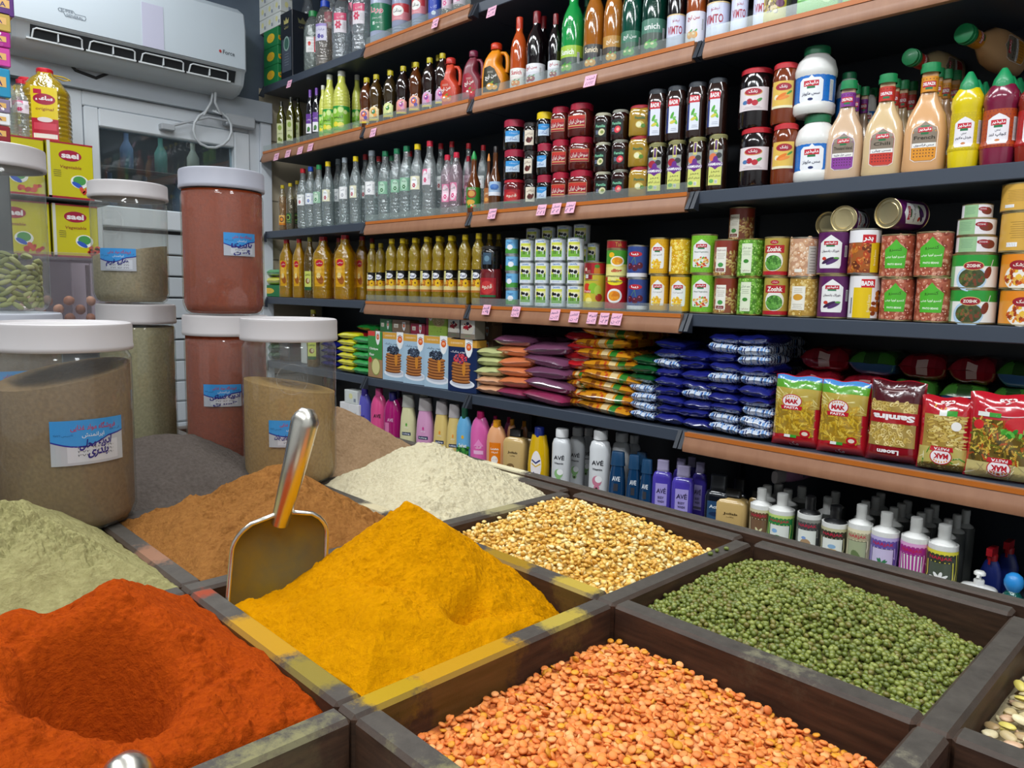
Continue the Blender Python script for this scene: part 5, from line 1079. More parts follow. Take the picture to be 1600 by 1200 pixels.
def c_chick(g, h, R): g.blobs(-PI * R, -h, PI * R, h, 260, ['d8a880', 'e4bc98', 'c89068', 'ecc8a8'], 7, 6, .5, hi='f8e4d0'); g.r(18, -h + 4, 42, h * .6, 'c8c0b4', 2.5, 4); g.lines(30, h * .45, 18, 9, 7, '6a6458', 1.2, 3); g.r(-12, -h + 8, 6, -h + 16, 'f0ece0', 2.6)
def c_lent(g, h, R): g.blobs(-PI * R, -h, PI * R, h, 330, ['c8a048', 'd8b460', 'b08830', 'e0c478'], 5.4, 4.6, .5, hi='f0dca0'); g.r(-26, -h * .7, 8, h * .6, 'f2eee0', 2.5, 4); g.e(-9, 0, 12, 8, 'd89c30', 3.2); g.lines(-9, h * .45, 26, 3, 4.4, '8a7c60', l=3.2); g.lines(-9, -h * .4, 26, 3, 4.4, '8a7c60', l=3.2)
def c_egg(g, h, R): shieldp(g, 22, h * .78); g.p([(x * 1.0, y) for x, y in [(0, 0)]] * 0 or [(-1, -1), (1, -1), (0, 1)], 'f0f0ee', .5); delp(g, h * .46, 15); g.tx('خوراک بادمجان', 0, h * .06, 7, '3a2040', 38, 3, .02); g.e(-4, -h * .4, 15, 4.4, '3c2048', 2, 14, .5); g.e(6, -h * .44, 15, 4.4, '54306a', 2.4, 14, .5); g.e(-12, -h * .3, 5, 4, 'c83c28', 2.2); g.e(14, -h * .28, 6, 2.4, '58a040', 2.6); bar(g, 32, -10, 7, 26)
def c_badr(g, h, R): g.blobs(-PI * R, -h, PI * R, h * .5, 170, ['a85818', '8a3c14', 'c87828', '6a2c10', 'b84818'], 9, 6, .5, hi='d89048'); g.r(-PI * R, h * .42, PI * R, h, 'f0eef0', 2.2, 20); g.r(0, h * .38, 30, h * .78, 'c8202c', 3, 4); g.tx('بدر', 12, h * .56, 12, 'ffffff', 22, 3.8, .04); g.r(20, -h, 44, h * .42, 'e0c018', 2.6, 5); g.tx('Broad Beans', 30, -h * .3, 5, 'fff4c0', 36, 3.4, a=PI / 2)
def c_badr2(g, h, R): g.r(-PI * R, -h, -24, h, 'e8e6e6', .6, 8); g.r(-22, -h, 20, h * .45, 'e8c414', 1, 6); g.r(-4, h * .45, 26, h * .85, 'd0202c', 2, 4); g.tx('BADR', 10, h * .65, 11, 'ffffff', 27, 3.4, .04); g.tx('Broad Beans', 14, -h * .3, 6, 'fff4c0', 40, 3.4, a=PI / 2); g.blobs(24, -h, PI * R, h * .4, 50, ['a85818', '8a3c14', 'c87828'], 8, 6, .8); bar(g, -30, -h + 8, 6, 40)
def c_bean(g, h, R):
    g.blobs(-PI * R, -h, PI * R, h, 300, ['b8644c', 'a44c38', 'c87c60', '8c3c2c', 'd09078'], 6.6, 4.6, .5, hi='e8b8a0'); g.p([(-21, -h * .62), (21, -h * .62), (24, h * .3), (10, h * .55), (0, h * .82), (-10, h * .55), (-24, h * .3)], '52b432', 3); g.tx('کنسرو', 0, h * .3, 10, '2c4a18', 26, 3.6, .01); g.tx('کنسرو لوبیا چیتی', 0, -h * .06, 7, 'f4fce8', 40, 3.6, .02); g.tx('PINTO BEANS', 0, -h * .42, 4.6, 'f4fce8', 30, 3.6, .02)
def c_cow(g, h, R):
    g.r(-20, -h * .62, 20, h * .62, 'dce050', 1, 4); g.r(-20, -h * .62, 20, -h * .1, '7cb840', 1.3, 4); g.r(-20, h * .1, 20, h * .4, 'f4ecb0', 1.2, 4)
    g.e(2, 3, 14, 7, 'f4f4f4', 2, 14); g.e(-11, 6, 5, 5.5, '16161a', 2.5); g.e(-3, 5, 5, 4, '16161a', 2.6); g.e(8, 3, 6, 5, '16161a', 2.6, 10, .5)
    for x in (-8, -2, 9, 14): g.r(x, -12, x + 2.4, -1, 'f0f0f0' if x % 2 else '202024', 2.4)
    g.t = g.t[:1] + [([(x * 1.3, y * 1.12) for x, y in q[0]],) + q[1:] for q in g.t[1:]]
    g.tx('DAWN', 0, h * .84, 6, '4c88c8', 32, 3, .03); g.lines(0, -h * .8, 40, 2, 3, '6090c8'); g.r(26, -h + 2, 40, h - 2, 'e8f0f8', 1, 3)
def c_pine(g, h, R): g.r(-30, -h, 0, h, '8a1820', .8, 6); g.e(-22, 6, 5, 6, 'e8d0b8', 1.5); bar(g, -24, -h + 4, 13, 12); g.lines(-10, 2, 16, 3, 3.4, 'e8b0a0'); g.e(20, 0, 11, h * .7, 'c87820', 1.4); g.e(20, h * .6, 9, 6, '4c8a2c', 1.6)
def c_fc(g, h, R): g.e(-18, 10, 14, 11, 'd83c28', 1); g.e(4, 8, 16, 14, '8cc030', 1.3); g.e(20, 2, 12, 14, 'b0d048', 1.5); g.e(24, -16, 12, 10, 'a83828', 1.7); g.e(-14, -16, 12, 10, 'e8c830', 1.4); g.r(-34, -4, -4, 4, 'd03028', 2, 3); g.tx('Fruits', -16, 0, 6, 'ffffff', 26, 3); g.e(-10, -24, 12, 8, 'f0e480', 2)
def c_ding(g, h, R): g.r(-PI * R, -h, PI * R, -h * .1, 'f0e890', .5, 20); g.r(-PI * R, h * .1, PI * R, h, '4c9a2c', .5, 20); g.e(-16, h * .7, 10, 9, 'f0b820', 1.2); g.e(4, h * .28, 23, 18, 'f6f0dc', 1.4, 20); g.e(4, h * .3, 18, 13, 'eca018', 1.8, 18); g.blobs(-8, h * .16, 16, h * .44, 16, ['f4b428', 'e89010'], 6, 4, 2, oval=1); g.tx('ding', 2, -h * .35, 15, 'c02828', 34, 3, .04, 0, .2); g.tx('MANGO SLICES', 0, -h * .72, 4.6, '50702c', 34, 3)
def c_man2(g, h, R): g.e(0, h * .68, 26, 9, 'f4e020', 1, 20); g.tx('VALLEY', 0, h * .72, 6, '30303a', 26, 3, .03); g.e(0, -h * .2, 25, 20, 'f4f0ec', 1, 20); g.e(0, -h * .2, 19, 14, 'e88c18', 1.5, 18); g.blobs(-14, -h * .4, 14, 0, 18, ['f0a028', 'dc7c10'], 6, 4, 1.8, oval=1)
def c_cher(g, h, R): g.r(-PI * R, -h, PI * R, -h * .75, 'e8e8f0', .6, 20); g.e(0, h * .5, 24, 8, 'c02434', 1.4, 18); g.tx('زیبا', 0, h * .5, 8, 'ffffff', 24, 3, .03); [g.e(x, -h * .3 + y, 10, 10, '5a1830', 1.5, 12) for x, y in ((-16, 0), (2, -5), (18, 2))]; [g.e(x, -h * .26 + y, 3, 2, 'c06880', 1.9, 6) for x, y in ((-18, 2), (0, -2), (16, 4))]; g.line([(-12, -4), (0, 14), (4, -6)], 1.2, '6a9a3c', 1.6)
can('corn', 31, 98, c_corn, body='e0ac20'); can('cornp', 31, 98, c_cornp, body='d8a820', base='a8904c'); can('veg', 33, 104, c_veg, body='7cc030'); can('mush', 35, 98, c_mush, body='8a4a30'); can('peas', 35, 98, c_peas, body='4c7c24', base='b8a860')
can('zosp', 33, 99, c_zosp, body='b8a048'); can('chick', 34, 97, c_chick, body='c89878', base='c0b8a8'); can('lent', 34, 98, c_lent, body='b89040'); can('egg', 34, 102, c_egg, body='5c1c5c'); can('badr', 35, 105, c_badr, body='a05c28', base='b8b4ac'); can('badr2', 35, 105, c_badr2, body='f0ecec', base='b8b4ac'); can('bean', 36, 102, c_bean, body='a85840')
TP['can_badr'] = TP.pop('badr'); jar_t('badr', 29, 130, '2c1712', '3a3e44', l_badr, .42, 13, p=3.2)
can('cow', 35, 73, c_cow, body='eef2f6', base='c8ccd0', name='condensed_milk_can', rib=False); can('pine', 37, 62, c_pine, body='b02028'); can('fc', 37, 92, c_fc, body='c8b838'); can('ding', 36, 112, c_ding, body='e8dc70'); can('man2', 36, 95, c_man2, body='b81c24'); can('cher', 34, 98, c_cher, body='30488c', base='c8ccd0'); can('redl', 36, 30, lambda g, h, R: g.tx('Tak', 14, 0, 14, 'c8a040', 24, 3), body='9c1c24')
def c_zr(g, h, R): g.r(-PI * R, h * .3, PI * R, h, '2f9a3c', .5, 24); g.r(-PI * R, -h, -42, h * .3, '8cbc88', .6, 6); g.e(4, -h * .5, 38, h * .8, 'b8d4ec', .8, 24); g.e(6, -h * .45, 33, h * .62, '4a5030', 1.2, 22); g.blobs(-24, -h * .9, 34, 0, 60, ['5c6a34', '7a4028', '3c4824', '8a5838', '48602c'], 5, 4, 1.6, oval=1); g.e(8, h * .32, 25, 11, 'd8b070', 2.2, 20); g.e(8, h * .32, 23, 9.4, '9c1c2c', 2.6, 20); g.tx('ZOSHK', 8, h * .32, 7.5, 'f8f4e8', 34, 3.4, .03); g.e(44, -h * .1, 9, 15, '7a3020', 2.5, 14, -.3); g.line([(50, 6), (56, 26)], 2.4, 'd0d0c8', 2.4)
def c_zr2(g, h, R): g.r(-PI * R, h * .4, PI * R, h, 'e88a20', .5, 24); g.e(4, -h * .4, 36, h * .75, 'f4ece0', .8, 24); g.blobs(-30, -h * .9, 38, h * .1, 70, ['c8501c', 'e88c28', 'f0c040', 'a03c18', 'e8b050'], 6, 3.4, 1.3, oval=1); g.e(4, h * .34, 24, 11, '9c1c2c', 2.6, 20); g.tx('زشک', 4, h * .34, 10, 'f8f4e8', 28, 3.4, .03)
def c_side(g, h, R): g.r(-40, -h, 10, h, '98c090', .6, 8); g.lines(-16, h * .6, 36, 6, 5, '70987a', 1.2, 1.4); g.e(40, 0, 20, h * .6, '7a3428', 1); g.e(26, h * .3, 16, 8, '9c1c2c', 1.6); g.tx('ZOSHK', 26, h * .3, 5, 'ffffff', 22, 3)
def c_yel(g, h, R): g.lines(0, h * .5, 50, 8, 5, 'a8843c', 1.2, 1.4); bar(g, -30, -h + 8, 26, 10); g.r(20, -h * .2, 44, h * .7, 'f0f0ec', 1, 3)
can('zr', 56, 84, c_zr, body='f0f0ec', name='stew_can', rib=False); can('zr2', 56, 84, c_zr2, body='e89838', name='stew_can', rib=False); can('zside', 50, 56, c_side, body='e8e4e8', name='stew_can', rib=False); can('yel', 52, 92, c_yel, body='d8a848', name='stew_can', rib=False)
can('smallb', 26, 44, lambda g, h, R: (g.r(-PI * R, -h, PI * R, -h * .3, '4c9a40', .5, 18), g.e(0, -2, 12, 7, 'f4f4f8', 1), g.tx('Pegah', 0, h * .5, 6, '2848a0', 22, 3)), body='70b4e0', base='d0d4d8', name='cream_can', rib=False)

# --- boxes
def boxt(nm, w, d, h, col, front, side=None, name='carton', mat='paper', sidec=None):
    @T(nm, w / 2, h, 'b')
    def _():
        o = empty(name); MB().bbox(-w / 2, -d / 2, 0, w / 2, d / 2, h, col, 0, 1.2).build('carton', mat, o, 20); g = G(); front(g, w, h); mb = MB(); g.put(mb, wflat(-d / 2 - .15, h / 2), eps=.12)
        if side: g = G(); side(g, d, h); g.put(mb, wside(w / 2 + .15, h / 2), eps=.12)
        mb.build('printed_face', 'print', o, 0); return o
def logo(g, x, y, s=1.): g.p([(x - 13 * s, y + 26 * s), (x + 13 * s, y + 26 * s), (x + 13 * s, y - 6 * s), (x + 7 * s, y - 20 * s), (x, y - 26 * s), (x - 7 * s, y - 20 * s), (x - 13 * s, y - 6 * s)], 'f4f4f4', 1.5); g.e(x, y + 4 * s, 9 * s, 10 * s, 'd84c1c', 2.2); g.e(x, y + 4 * s, 6 * s, 7 * s, 'f07c30', 2.5); g.tx('202', x, y + 5 * s, 5 * s, 'fff0e0', 9 * s, 3); return g.line([(x - 9 * s, y + 12 * s), (x, y + 17 * s), (x + 9 * s, y + 12 * s)], 1.6 * s, '50201c', 2.6)
def pancake(bg, berries, txt, ts):
    def f(g, w, h):
        g.r(-w / 2, -h / 2, w / 2, h / 2, bg, 0); g.r(-w / 2, h * .36, w / 2, h / 2, 'd8a040', .5); g.tx('DESSERTS', -w * .2, h * .43, 6, 'f8ecd0', w * .42, 2); logo(g, w * .22, h * .34, 1.35); g.tx(txt, -w * .16, h * .26, 10, ts, w * .5, 2, .01)
        g.e(0, -h * .34, w * .44, h * .09, 'e8ecf4', .8, 24); g.e(0, -h * .33, w * .36, h * .06, 'c8ccd8', 1, 20)
        for k in range(7): g.e(U(-3, 3) - 6, -h * .30 + k * h * .056, w * .33, h * .042, '6a3c20', 1.2 + k * .1, 20); g.e(U(-3, 3) - 6, -h * .285 + k * h * .056, w * .32, h * .034, 'b8743c', 1.25 + k * .1, 20)
        g.e(8, -h * .05, 8, h * .14, 'd08830', 2.1); g.blobs(-w * .3, h * .05, w * .16, h * .22, 70, berries, 5.5, 5, 2.2, hi='7a889c' if berries[0][0] == '3' else 'f0a0a8', oval=1); g.tx('QR', w * .4, -h * .44, 7, '506080', 6, 2) if False else None
    return f
def pside(g, d, h): g.r(-d / 2, h * .36, d / 2, h / 2, 'd8a040', .5); g.lines(0, h * .2, d * .7, 12, 9, '8a98a8', 2, 1); g.r(-d * .4, -h * .4, d * .4, -h * .1, 'f4f4f4', 1)
boxt('pan', 128, 52, 196, 'a9c4d6', pancake('a9c4d8', ['30384a', '48546a', '202838'], 'پودر پنکیک', '3c4a60'), pside, 'pancake_mix_carton'); boxt('pan_n', 138, 52, 198, '1c2c50', pancake('1c2c54', ['c02030', 'd83848', '28386a', 'b01828'], 'پودر پنکیک', 'f0f0f4'), pside, 'pancake_mix_carton')
def f_chick(g, w, h): g.r(-w / 2, -h * .1, w / 2, h / 2, '3a9040'); g.r(-w / 2, h * .4, 0, h / 2, 'd84038', .5); logo(g, w * .2, h * .36, 1.1); g.tx('Chickpea', -8, h * .12, 12, 'f4f8f0', w * .62, 3, .03); g.tx('Flour', -22, 0, 11, 'f4f8f0', w * .34, 3, .03); g.e(6, -h * .26, w * .3, h * .19, '8a9a40', 1); g.e(6, -h * .26, w * .27, h * .17, 'dcd490', 1.4); g.e(-w * .34, -h * .12, 12, 12, 'c83838', 1)
boxt('chickf', 100, 60, 190, 'a8835c', f_chick, lambda g, d, h: g.lines(0, h * .1, d * .6, 10, 8, 'e8dcc8', 3, 1), 'flour_carton')
def f_oat(g, w, h): g.r(-w / 2, -h / 2, w / 2, h / 2, '9cb848'); g.e(12, h * .2, 34, h * .28, 'b8a070', 1); g.blobs(-18, 0, 42, h * .44, 60, ['c8b488', '9c8454', 'd8c8a0'], 5, 3, 1.4, oval=1); g.r(-w / 2, -h / 2, -w / 2 + 14, h / 2, '8a1c38', 1.2); logo(g, -w * .28, h * .3, .7); g.blobs(-30, -h * .4, 40, -h * .1, 12, ['5a7a28'], 4, 1, 1)
boxt('oat', 112, 60, 128, '9cb848', f_oat, None, 'oat_carton')
def f_pud(g, w, h): g.e(0, -h * .05, w * .44, h * .28, 'f0e8d8', 1); g.blobs(-w * .34, -h * .1, w * .3, h * .18, 30, ['b81c2c', 'd03848', '801828'], 6, 5, 1.4, oval=1); g.e(0, h * .16, 9, 9, '302848', 2.6); g.lines(0, h * .42, w * .6, 3, 6, '909090', 1.4, 1.2); g.r(-w / 2, -h / 2, w / 2, -h * .28, '8a7c6c', 1.2); g.tx('دسر', 0, -h * .38, 10, '40a060', 30, 3)
boxt('pud', 76, 50, 132, 'dcd8d4', f_pud, lambda g, d, h: g.r(-d / 2, -h / 2, d / 2, h / 2, '9a9288'), 'dessert_carton')
def f_flat(c):
    def f(g, w, h): g.r(-w / 2, -h / 2, w / 2, h / 2, c); logo(g, w * .18, 2, .8); g.r(-w * .4, -6, -w * .15, 12, 'e8e0d0', 1); g.tx('202', -w * .28, 2, 8, '604028', 18, 2)
    return f
boxt('flat_g', 120, 50, 62, '3c8048', f_flat('3c8048'), None, 'flour_carton'); boxt('flat_b', 120, 50, 62, '8a6c54', f_flat('8a6c54'), None, 'flour_carton'); boxt('flat_r', 130, 50, 52, '9c2840', f_flat('9c2840'), None, 'flour_carton')
boxt('white', 62, 62, 56, 'd8dcd8', lambda g, w, h: (g.e(0, 4, 9, 12, 'e4e0a0', 1), g.r(14, -18, 24, -4, '8890a0', 1), g.line([(-26, -20), (-26, 20)], 1, 'a8b0a8')), lambda g, w, h: (g.e(0, 4, 9, 12, 'e4e0a0', 1), g.r(10, -18, 22, -2, '8890a8', 1)), 'small_box')
boxt('greenb', 150, 60, 80, '1c7a44', lambda g, w, h: (g.e(0, 0, 40, 20, 'f0c820', 1, 18), g.tx('چای', 0, 0, 34, 'e87818', 64, 2.4, .06), g.tx('چای', 0, 0, 30, 'f8e850', 60, 3, .01)), lambda g, w, h: (g.tx('چای', 0, 0, 44, 'f0d020', 56, 2, .07), g.tx('چای', 0, 0, 40, 'e05c18', 52, 3, .01)), 'tea_box')
boxt('tin', 120, 110, 320, '1a1f28', lambda g, w, h: (g.r(-w * .4, -h * .4, w * .4, h * .1, '48505c', .5), g.e(0, h * .02, 30, 36, '8ea8a0', 1), g.e(0, h * .02, 22, 28, '40685c', 1.5), g.p([(-22, h * .32), (-26, h * .40), (-12, h * .36), (0, h * .42), (12, h * .36), (26, h * .40), (22, h * .32)], 'b8ae6c', 1), g.tx('زرین', 0, h * .27, 16, 'c8c080', 40, 2), g.lines(0, -h * .14, 50, 5, 13, '8a929c', 2)), lambda g, w, h: (g.p([(-22, h * .32), (-26, h * .40), (-12, h * .36), (0, h * .42), (12, h * .36), (26, h * .40), (22, h * .32)], '6a6a48', 1), g.tx('زرین', 0, h * .27, 16, '787450', 40, 2)), 'olive_oil_tin', mat='plastic')
boxt('soapb', 60, 40, 130, 'e6e4e4', lambda g, w, h: (g.tx('گیاهی', 0, h * .25, 9, '7a6048', 30), g.e(0, -h * .2, 14, 16, 'e8a030', 1), g.e(0, -h * .2, 7, 9, 'f0d070', 1.5)), lambda g, w, h: g.blobs(-14, -h * .4, 14, h * .3, 14, ['e8a848', 'f0c878'], 5, 5, 1), 'soap_carton')

# --- bags lying flat in piles
def pillow(w, d, h, col, seed, wr=2.2, n=26, cols=None, edge=.0, c2=None):
    rs = random.Random(seed); ph = [(rs.uniform(0, 6), rs.uniform(.5, 3), rs.uniform(0, 6), rs.uniform(.5, 3)) for _ in range(5)]
    mb = MB()
    def th(u, v): a = max(0, 1 - abs(2 * u - 1) ** 5) ** .6; b = max(0, 1 - abs(2 * v - 1) ** 5) ** .6; return a * b
    def nz(u, v): return sum(math.sin(p + f * 6 * u + q + g_ * 5 * v) for p, f, q, g_ in ph) / 5
    def f(sg):
        def q(u, v):
            t = th(u, v); x = (u - .5) * w * (1 - .08 * math.sin(PI * v) * (1 - t)); y = (v - .5) * d; k = nz(u, v)
            return (x, y + k * 1.5, h / 2 + sg * (t * h / 2 * (1 + .12 * k) + .3) + wr * k * (1 - t * .6) * (.6 if sg > 0 else .3))
        return q
    c = cols or col; mb.grid(f(1), n, n - 4, c); mb.grid(lambda u, v: f(-1)(1 - u, v), n, n - 4, c if isinstance(c, str) else (lambda u, v: (c2 or c)(1 - u, v)))
    return mb
def bagt(nm, w, d, h, col, name, mat='film_bag', cols=None, wr=2.2, variants=3, c2=None):
    for k in range(variants):
        def mkf(k=k):
            def fn(): r = pillow(w, d, h, col, nm + str(k), wr, cols=cols, c2=c2); o = r.build(name, mat, None, 50); return o
            return fn
        TP[nm + str(k)] = (mkf(), w / 2, h, 'b')
bagt('bg_pale', 120, 190, 32, 'c3c88a', 'lentil_bag', wr=3); bagt('bg_pch', 120, 190, 32, 'd8a078', 'lentil_bag', wr=3); bagt('bg_org', 128, 190, 34, 'd47a4c', 'lentil_bag', wr=3); bagt('bg_pur', 165, 200, 38, '70405c', 'bean_bag', wr=3); bagt('bg_mag', 165, 200, 38, '8c2c50', 'bean_bag', wr=3)
def gold(u, v):
    k = math.sin(u * 14 + 5 * math.sin(v * 9)) + .6 * math.sin(v * 23 + u * 31)
    return '2f7a28' if (.66 < u < .76 and v < .3) else 'b8481c' if k > 1.2 else 'd8c08c' if (.3 < u < .6 and v < .14 and math.sin(u * 150) > .3) else '8a4c14' if k < -.6 else 'c8861a'
bagt('bg_gold', 210, 190, 30, 'c8881c', 'nut_snack_bag', cols=gold, wr=4); yr = lambda u, v: ('b81c24' if abs(v - .3) < .12 or (v < .1) else 'e8e0d0' if v < .18 else 'd8b818')
bagt('bg_yr', 120, 190, 28, 'd8b818', 'nut_snack_bag', cols=yr, wr=3)
bagt('bg_blue', 92, 150, 25, '1a2070', 'salt_bag', wr=4, variants=4)
def wb(u, v):
    x = math.sin(u * 37 + 4 * math.sin(v * 11 + u * 5)) * math.sin(v * 33 + 5 * math.sin(u * 17)); return '1c2c68' if x > .38 else '6c94c8' if x < -.5 else 'c8d0dc'
bagt('bg_wb', 92, 150, 25, 'd4dce8', 'sugar_bag', cols=wb, wr=4, variants=3); bagt('bg_grn', 90, 150, 28, '0e4a24', 'tea_bag', wr=4)
gy = lambda u, v: ('d84878' if .5 < u < .7 and .2 < v < .5 else 'e8e0f0' if .52 < u < .66 and .5 < v < .6 else '1c9a3c'); yy = lambda u, v: ('a8a8b0' if .35 < u < .5 and .1 < v < .4 else 'd8d020'); 
bagt('bg_cg', 80, 120, 30, '1c9a3c', 'snack_packet', cols=gy, wr=3); bagt('bg_cy', 80, 120, 30, 'd8d020', 'snack_packet', cols=yy, wr=3); bagt('bg_ry', 80, 120, 24, 'c8202c', 'snack_packet', cols=lambda u, v: 'c8202c' if v > .3 else 'd8d020', wr=3)

# --- pasta bags standing
def pbag(nm, W, H, DP, art, name='pasta_bag', base='b81c28'):
    @T(nm, W / 2, H, 'b')
    def _():
        o = empty(name)
        def th(u, v): a = max(0, 1 - abs(2 * u - 1) ** 3) ** .5; b = max(0, min(1, v / .10)) ** .5 * (max(0, 1 - max(0, (v - .72) / .28) ** 1.6)) ** .6; return a * b
        def nz(u, v): return 1.8 * math.sin(9 * u + 7 * v) * math.sin(13 * v + 3 * u + len(nm))
        def fr(u, v, e=0): t = th(u, v); return ((u - .5) * W * (1 - .05 * math.sin(PI * v)), -DP / 2 * t - e + nz(u, v) * (1 - .5 * t), v * H + (2.5 * math.sin(11 * u) * v ** 6))
        mb = MB(); mb.grid(lambda u, v: fr(u, v), 20, 22, base); mb.grid(lambda u, v: (lambda q: (q[0], DP / 2 * th(1 - u, v) + nz(1 - u, v) * (1 - .5 * th(1 - u, v)), q[2]))(fr(1 - u, v)), 20, 22, base)
        mb.build('bag', 'film_bag', o, 50); g = G(); art(g, W, H); mb = MB()
        def wr(x, y, e): u = min(.995, max(.005, x / W + .5)); v = min(.995, max(.005, y / H + .5)); return fr(u, v, e + .5)
        g.put(mb, wr, 7, .22, stepv=8); mb.build('printed_front', 'gloss', o, 40); return o
def fus(g, x0, y0, x1, y1, n, cols):
    for i in range(n):
        x, y, a = U(x0, x1), U(y0, y1), U(0, PI); c = random.choice(cols)
        for k in range(4): d = (k - 1.5) * 3.4; g.e(x + d * math.cos(a), y + d * math.sin(a), 2.6, 1.5, c, 1 + (i % 5) * .25 + (k % 2) * .1, 6, a + 1.0)
def flag(g, x, y): g.r(x, y, x + 14, y + 7, 'b82028', 3); g.r(x + 14, y, x + 28, y + 7, 'e8e8e4', 3); g.r(x + 28, y, x + 42, y + 7, '3c9a34', 3)
def maklogo(g, x, y, fl=1):
    a = 0 if fl > 0 else PI; g.e(x, y, 24, 18, 'c02434', 3, 22); g.e(x, y, 22, 16, 'f2e8ea', 3.4, 22); g.tx('MAK', x, y - 1 * fl, 12, 'b81c2c', 32, 4.2, .05, a)
    for k in range(6): t = PI / 2 + (k - 2.5) * .32; g.e(x + 17 * math.cos(t) * 1.1, y + fl * 12 * math.sin(t), 1.6, 2.4, 'e0902c', 4.2, 6)
    g.p([(x - 26, y - fl * 12), (x + 26, y - fl * 12), (x + 24, y - fl * 22), (x - 24, y - fl * 22)], 'c02030', 3.8); g.tx('PASTA', x, y - fl * 17, 6, 'f4e8e8', 34, 4.6, .03, a)
def a_mak(g, W, H):
    g.r(-W * .47, H * .32, W * .47, H * .49, '58a028', .5, 6, 3); g.r(-W * .47, H * .43, W * .47, H * .49, '4c8cd0', .8, 6); g.r(-W * .47, H * .05, W * .47, H * .32, 'b8a044', .6, 6, 4); g.r(-W * .47, -H * .34, W * .40, H * .05, '9c7c28', .6, 6, 4)
    fus(g, -W * .44, -H * .32, W * .38, H * .16, 190, ['d4ae30', 'c49a24', 'e0c04c', 'a47c1c', 'b89028']); g.blobs(-W * .44, H * .08, W * .44, H * .3, 26, ['e8dc98', 'd8c878'], 10, 1, 1.5); maklogo(g, -W * .08, H * .14); flag(g, -W * .3, -H * .37); g.e(W * .24, -H * .3, 12, 10, 'b82028', 3); g.e(W * .24, -H * .3, 7, 5, 'e8d8c8', 3.5); g.tx('مک', W * .02, -H * .45, 10, 'd8c8c8', 20, 3)
def a_sam(g, W, H):
    g.r(-W * .47, H * .24, W * .47, H * .49, '4a1018', .5, 6, 4); g.r(-W * .44, -H * .30, W * .42, H * .24, 'a88c48', .6, 6, 6)
    for i in range(170): x, y, a = U(-W * .42, W * .40), U(-H * .28, H * .24), U(0, 6); g.e(x, y, 5.6, 4, random.choice(['e0c880', 'd4b868', 'c8a850', 'ecd898']), 1 + (i % 6) * .2, 10, a); g.e(x + 1, y, 3.4, 1.4, 'a08038', 1.15 + (i % 6) * .2, 8, a)
    g.r(-W * .46, -H * .02, W * .45, H * .12, 'a81c24', 3, 7); g.tx('Samira', 0, H * .05, 15, 'f4eeee', W * .78, 4.2, .05, PI); g.tx('Laoem', -W * .04, -H * .37, 11, 'f0e8e8', W * .40, 3.6, .04, PI); g.lines(0, H * .40, W * .5, 2, 6, 'c0a0a0', 1.6, 3)
def a_mk2(g, W, H):
    g.r(-W * .40, -H * .18, W * .38, H * .26, 'a88840', .5, 6, 5)
    for i in range(110): x, y, a = U(-W * .36, W * .34), U(-H * .16, H * .24), U(-.3, .5); c = random.choice(['d8bc68', 'c8a850', 'e4d088']); g.line([(x, y), (x + 15 * math.cos(a), y + 15 * math.sin(a))], 3.6, c, 1 + (i % 6) * .2); g.e(x, y, 1.8, 1.5, '8a6a28', 1.35 + (i % 6) * .2, 6)
    g.tx('مک', 2, H * .42, 13, 'f4e4e0', 30, 3.6, .04, PI); g.blobs(-24, H * .34, 0, H * .40, 5, ['e8a038'], 3, 2, 3); g.r(-12, H * .25, 4, H * .32, 'e8e8e4', 3); g.r(4, H * .25, 26, H * .32, '3c9a34', 3); g.e(W * .24, H * .12, 11, 10, 'f0ece8', 3); g.r(-W * .46, -H * .49, W * .46, -H * .18, 'c0b060', .8, 6, 3); g.p([(-W * .46, -H * .49), (W * .46, -H * .49), (W * .46, -H * .40), (0, -H * .36), (-W * .46, -H * .42)], '7a6420', 1.4); g.blobs(-W * .4, -H * .40, W * .4, -H * .2, 20, ['e8e0b0', '4c8a2c'], 9, 1.4, 2); maklogo(g, 0, -H * .30, -1)
def a_mk3(g, W, H):
    g.r(-W * .44, -H * .30, W * .46, H * .20, '6a5424', .5, 6, 5); fus(g, -W * .42, -H * .28, W * .44, H * .20, 230, ['d8b848', 'b84c20', '6a7428', 'e0c860', '8a7a2c', 'c89838', '4a4020']); g.e(W * .22, H * .16, 30, 16, 'c8242c', 3); g.blobs(W * .0, H * .0, W * .45, H * .1, 18, ['4ca034', '6cbc4c', '2f8a2c'], 7, 4, 3); g.e(-W * .34, H * .13, 11, 10, 'd02c30', 3); g.tx('مک', 4, H * .42, 13, 'f4e4e0', 34, 3.6, .04, PI); g.e(6, H * .30, 46, 11, 'e8c8c8', 2.6, 24); g.e(6, H * .30, 43, 9, 'c01c2c', 2.8, 24); g.r(-W * .36, H * .23, -W * .2, H * .28, 'e8e8e4', 3.2); g.r(-W * .2, H * .23, -W * .04, H * .28, '3c9a34', 3.2); g.r(-W * .46, -H * .49, W * .46, -H * .30, 'c8b878', .8, 6, 3); g.blobs(-W * .44, -H * .48, W * .44, -H * .34, 20, ['f0e8c8', 'a8986a'], 12, 1.2, 1.6); maklogo(g, 0, -H * .36, -1)
pbag('p_mak', 112, 182, 52, a_mak); pbag('p_sam', 122, 192, 56, a_sam, base='8c1420'); pbag('p_mk2', 112, 165, 50, a_mk2); pbag('p_mk3', 148, 178, 54, a_mk3, base='c01c2c')
bagt('bp_red', 128, 150, 62, '7c1220', 'pasta_bag', cols=lambda u, v: 'c8a8a0' if (.4 < u < .6 and .02 < v < .045) else '8c1826' if math.sin(u * 12) > 0 else '7c1220', wr=5)
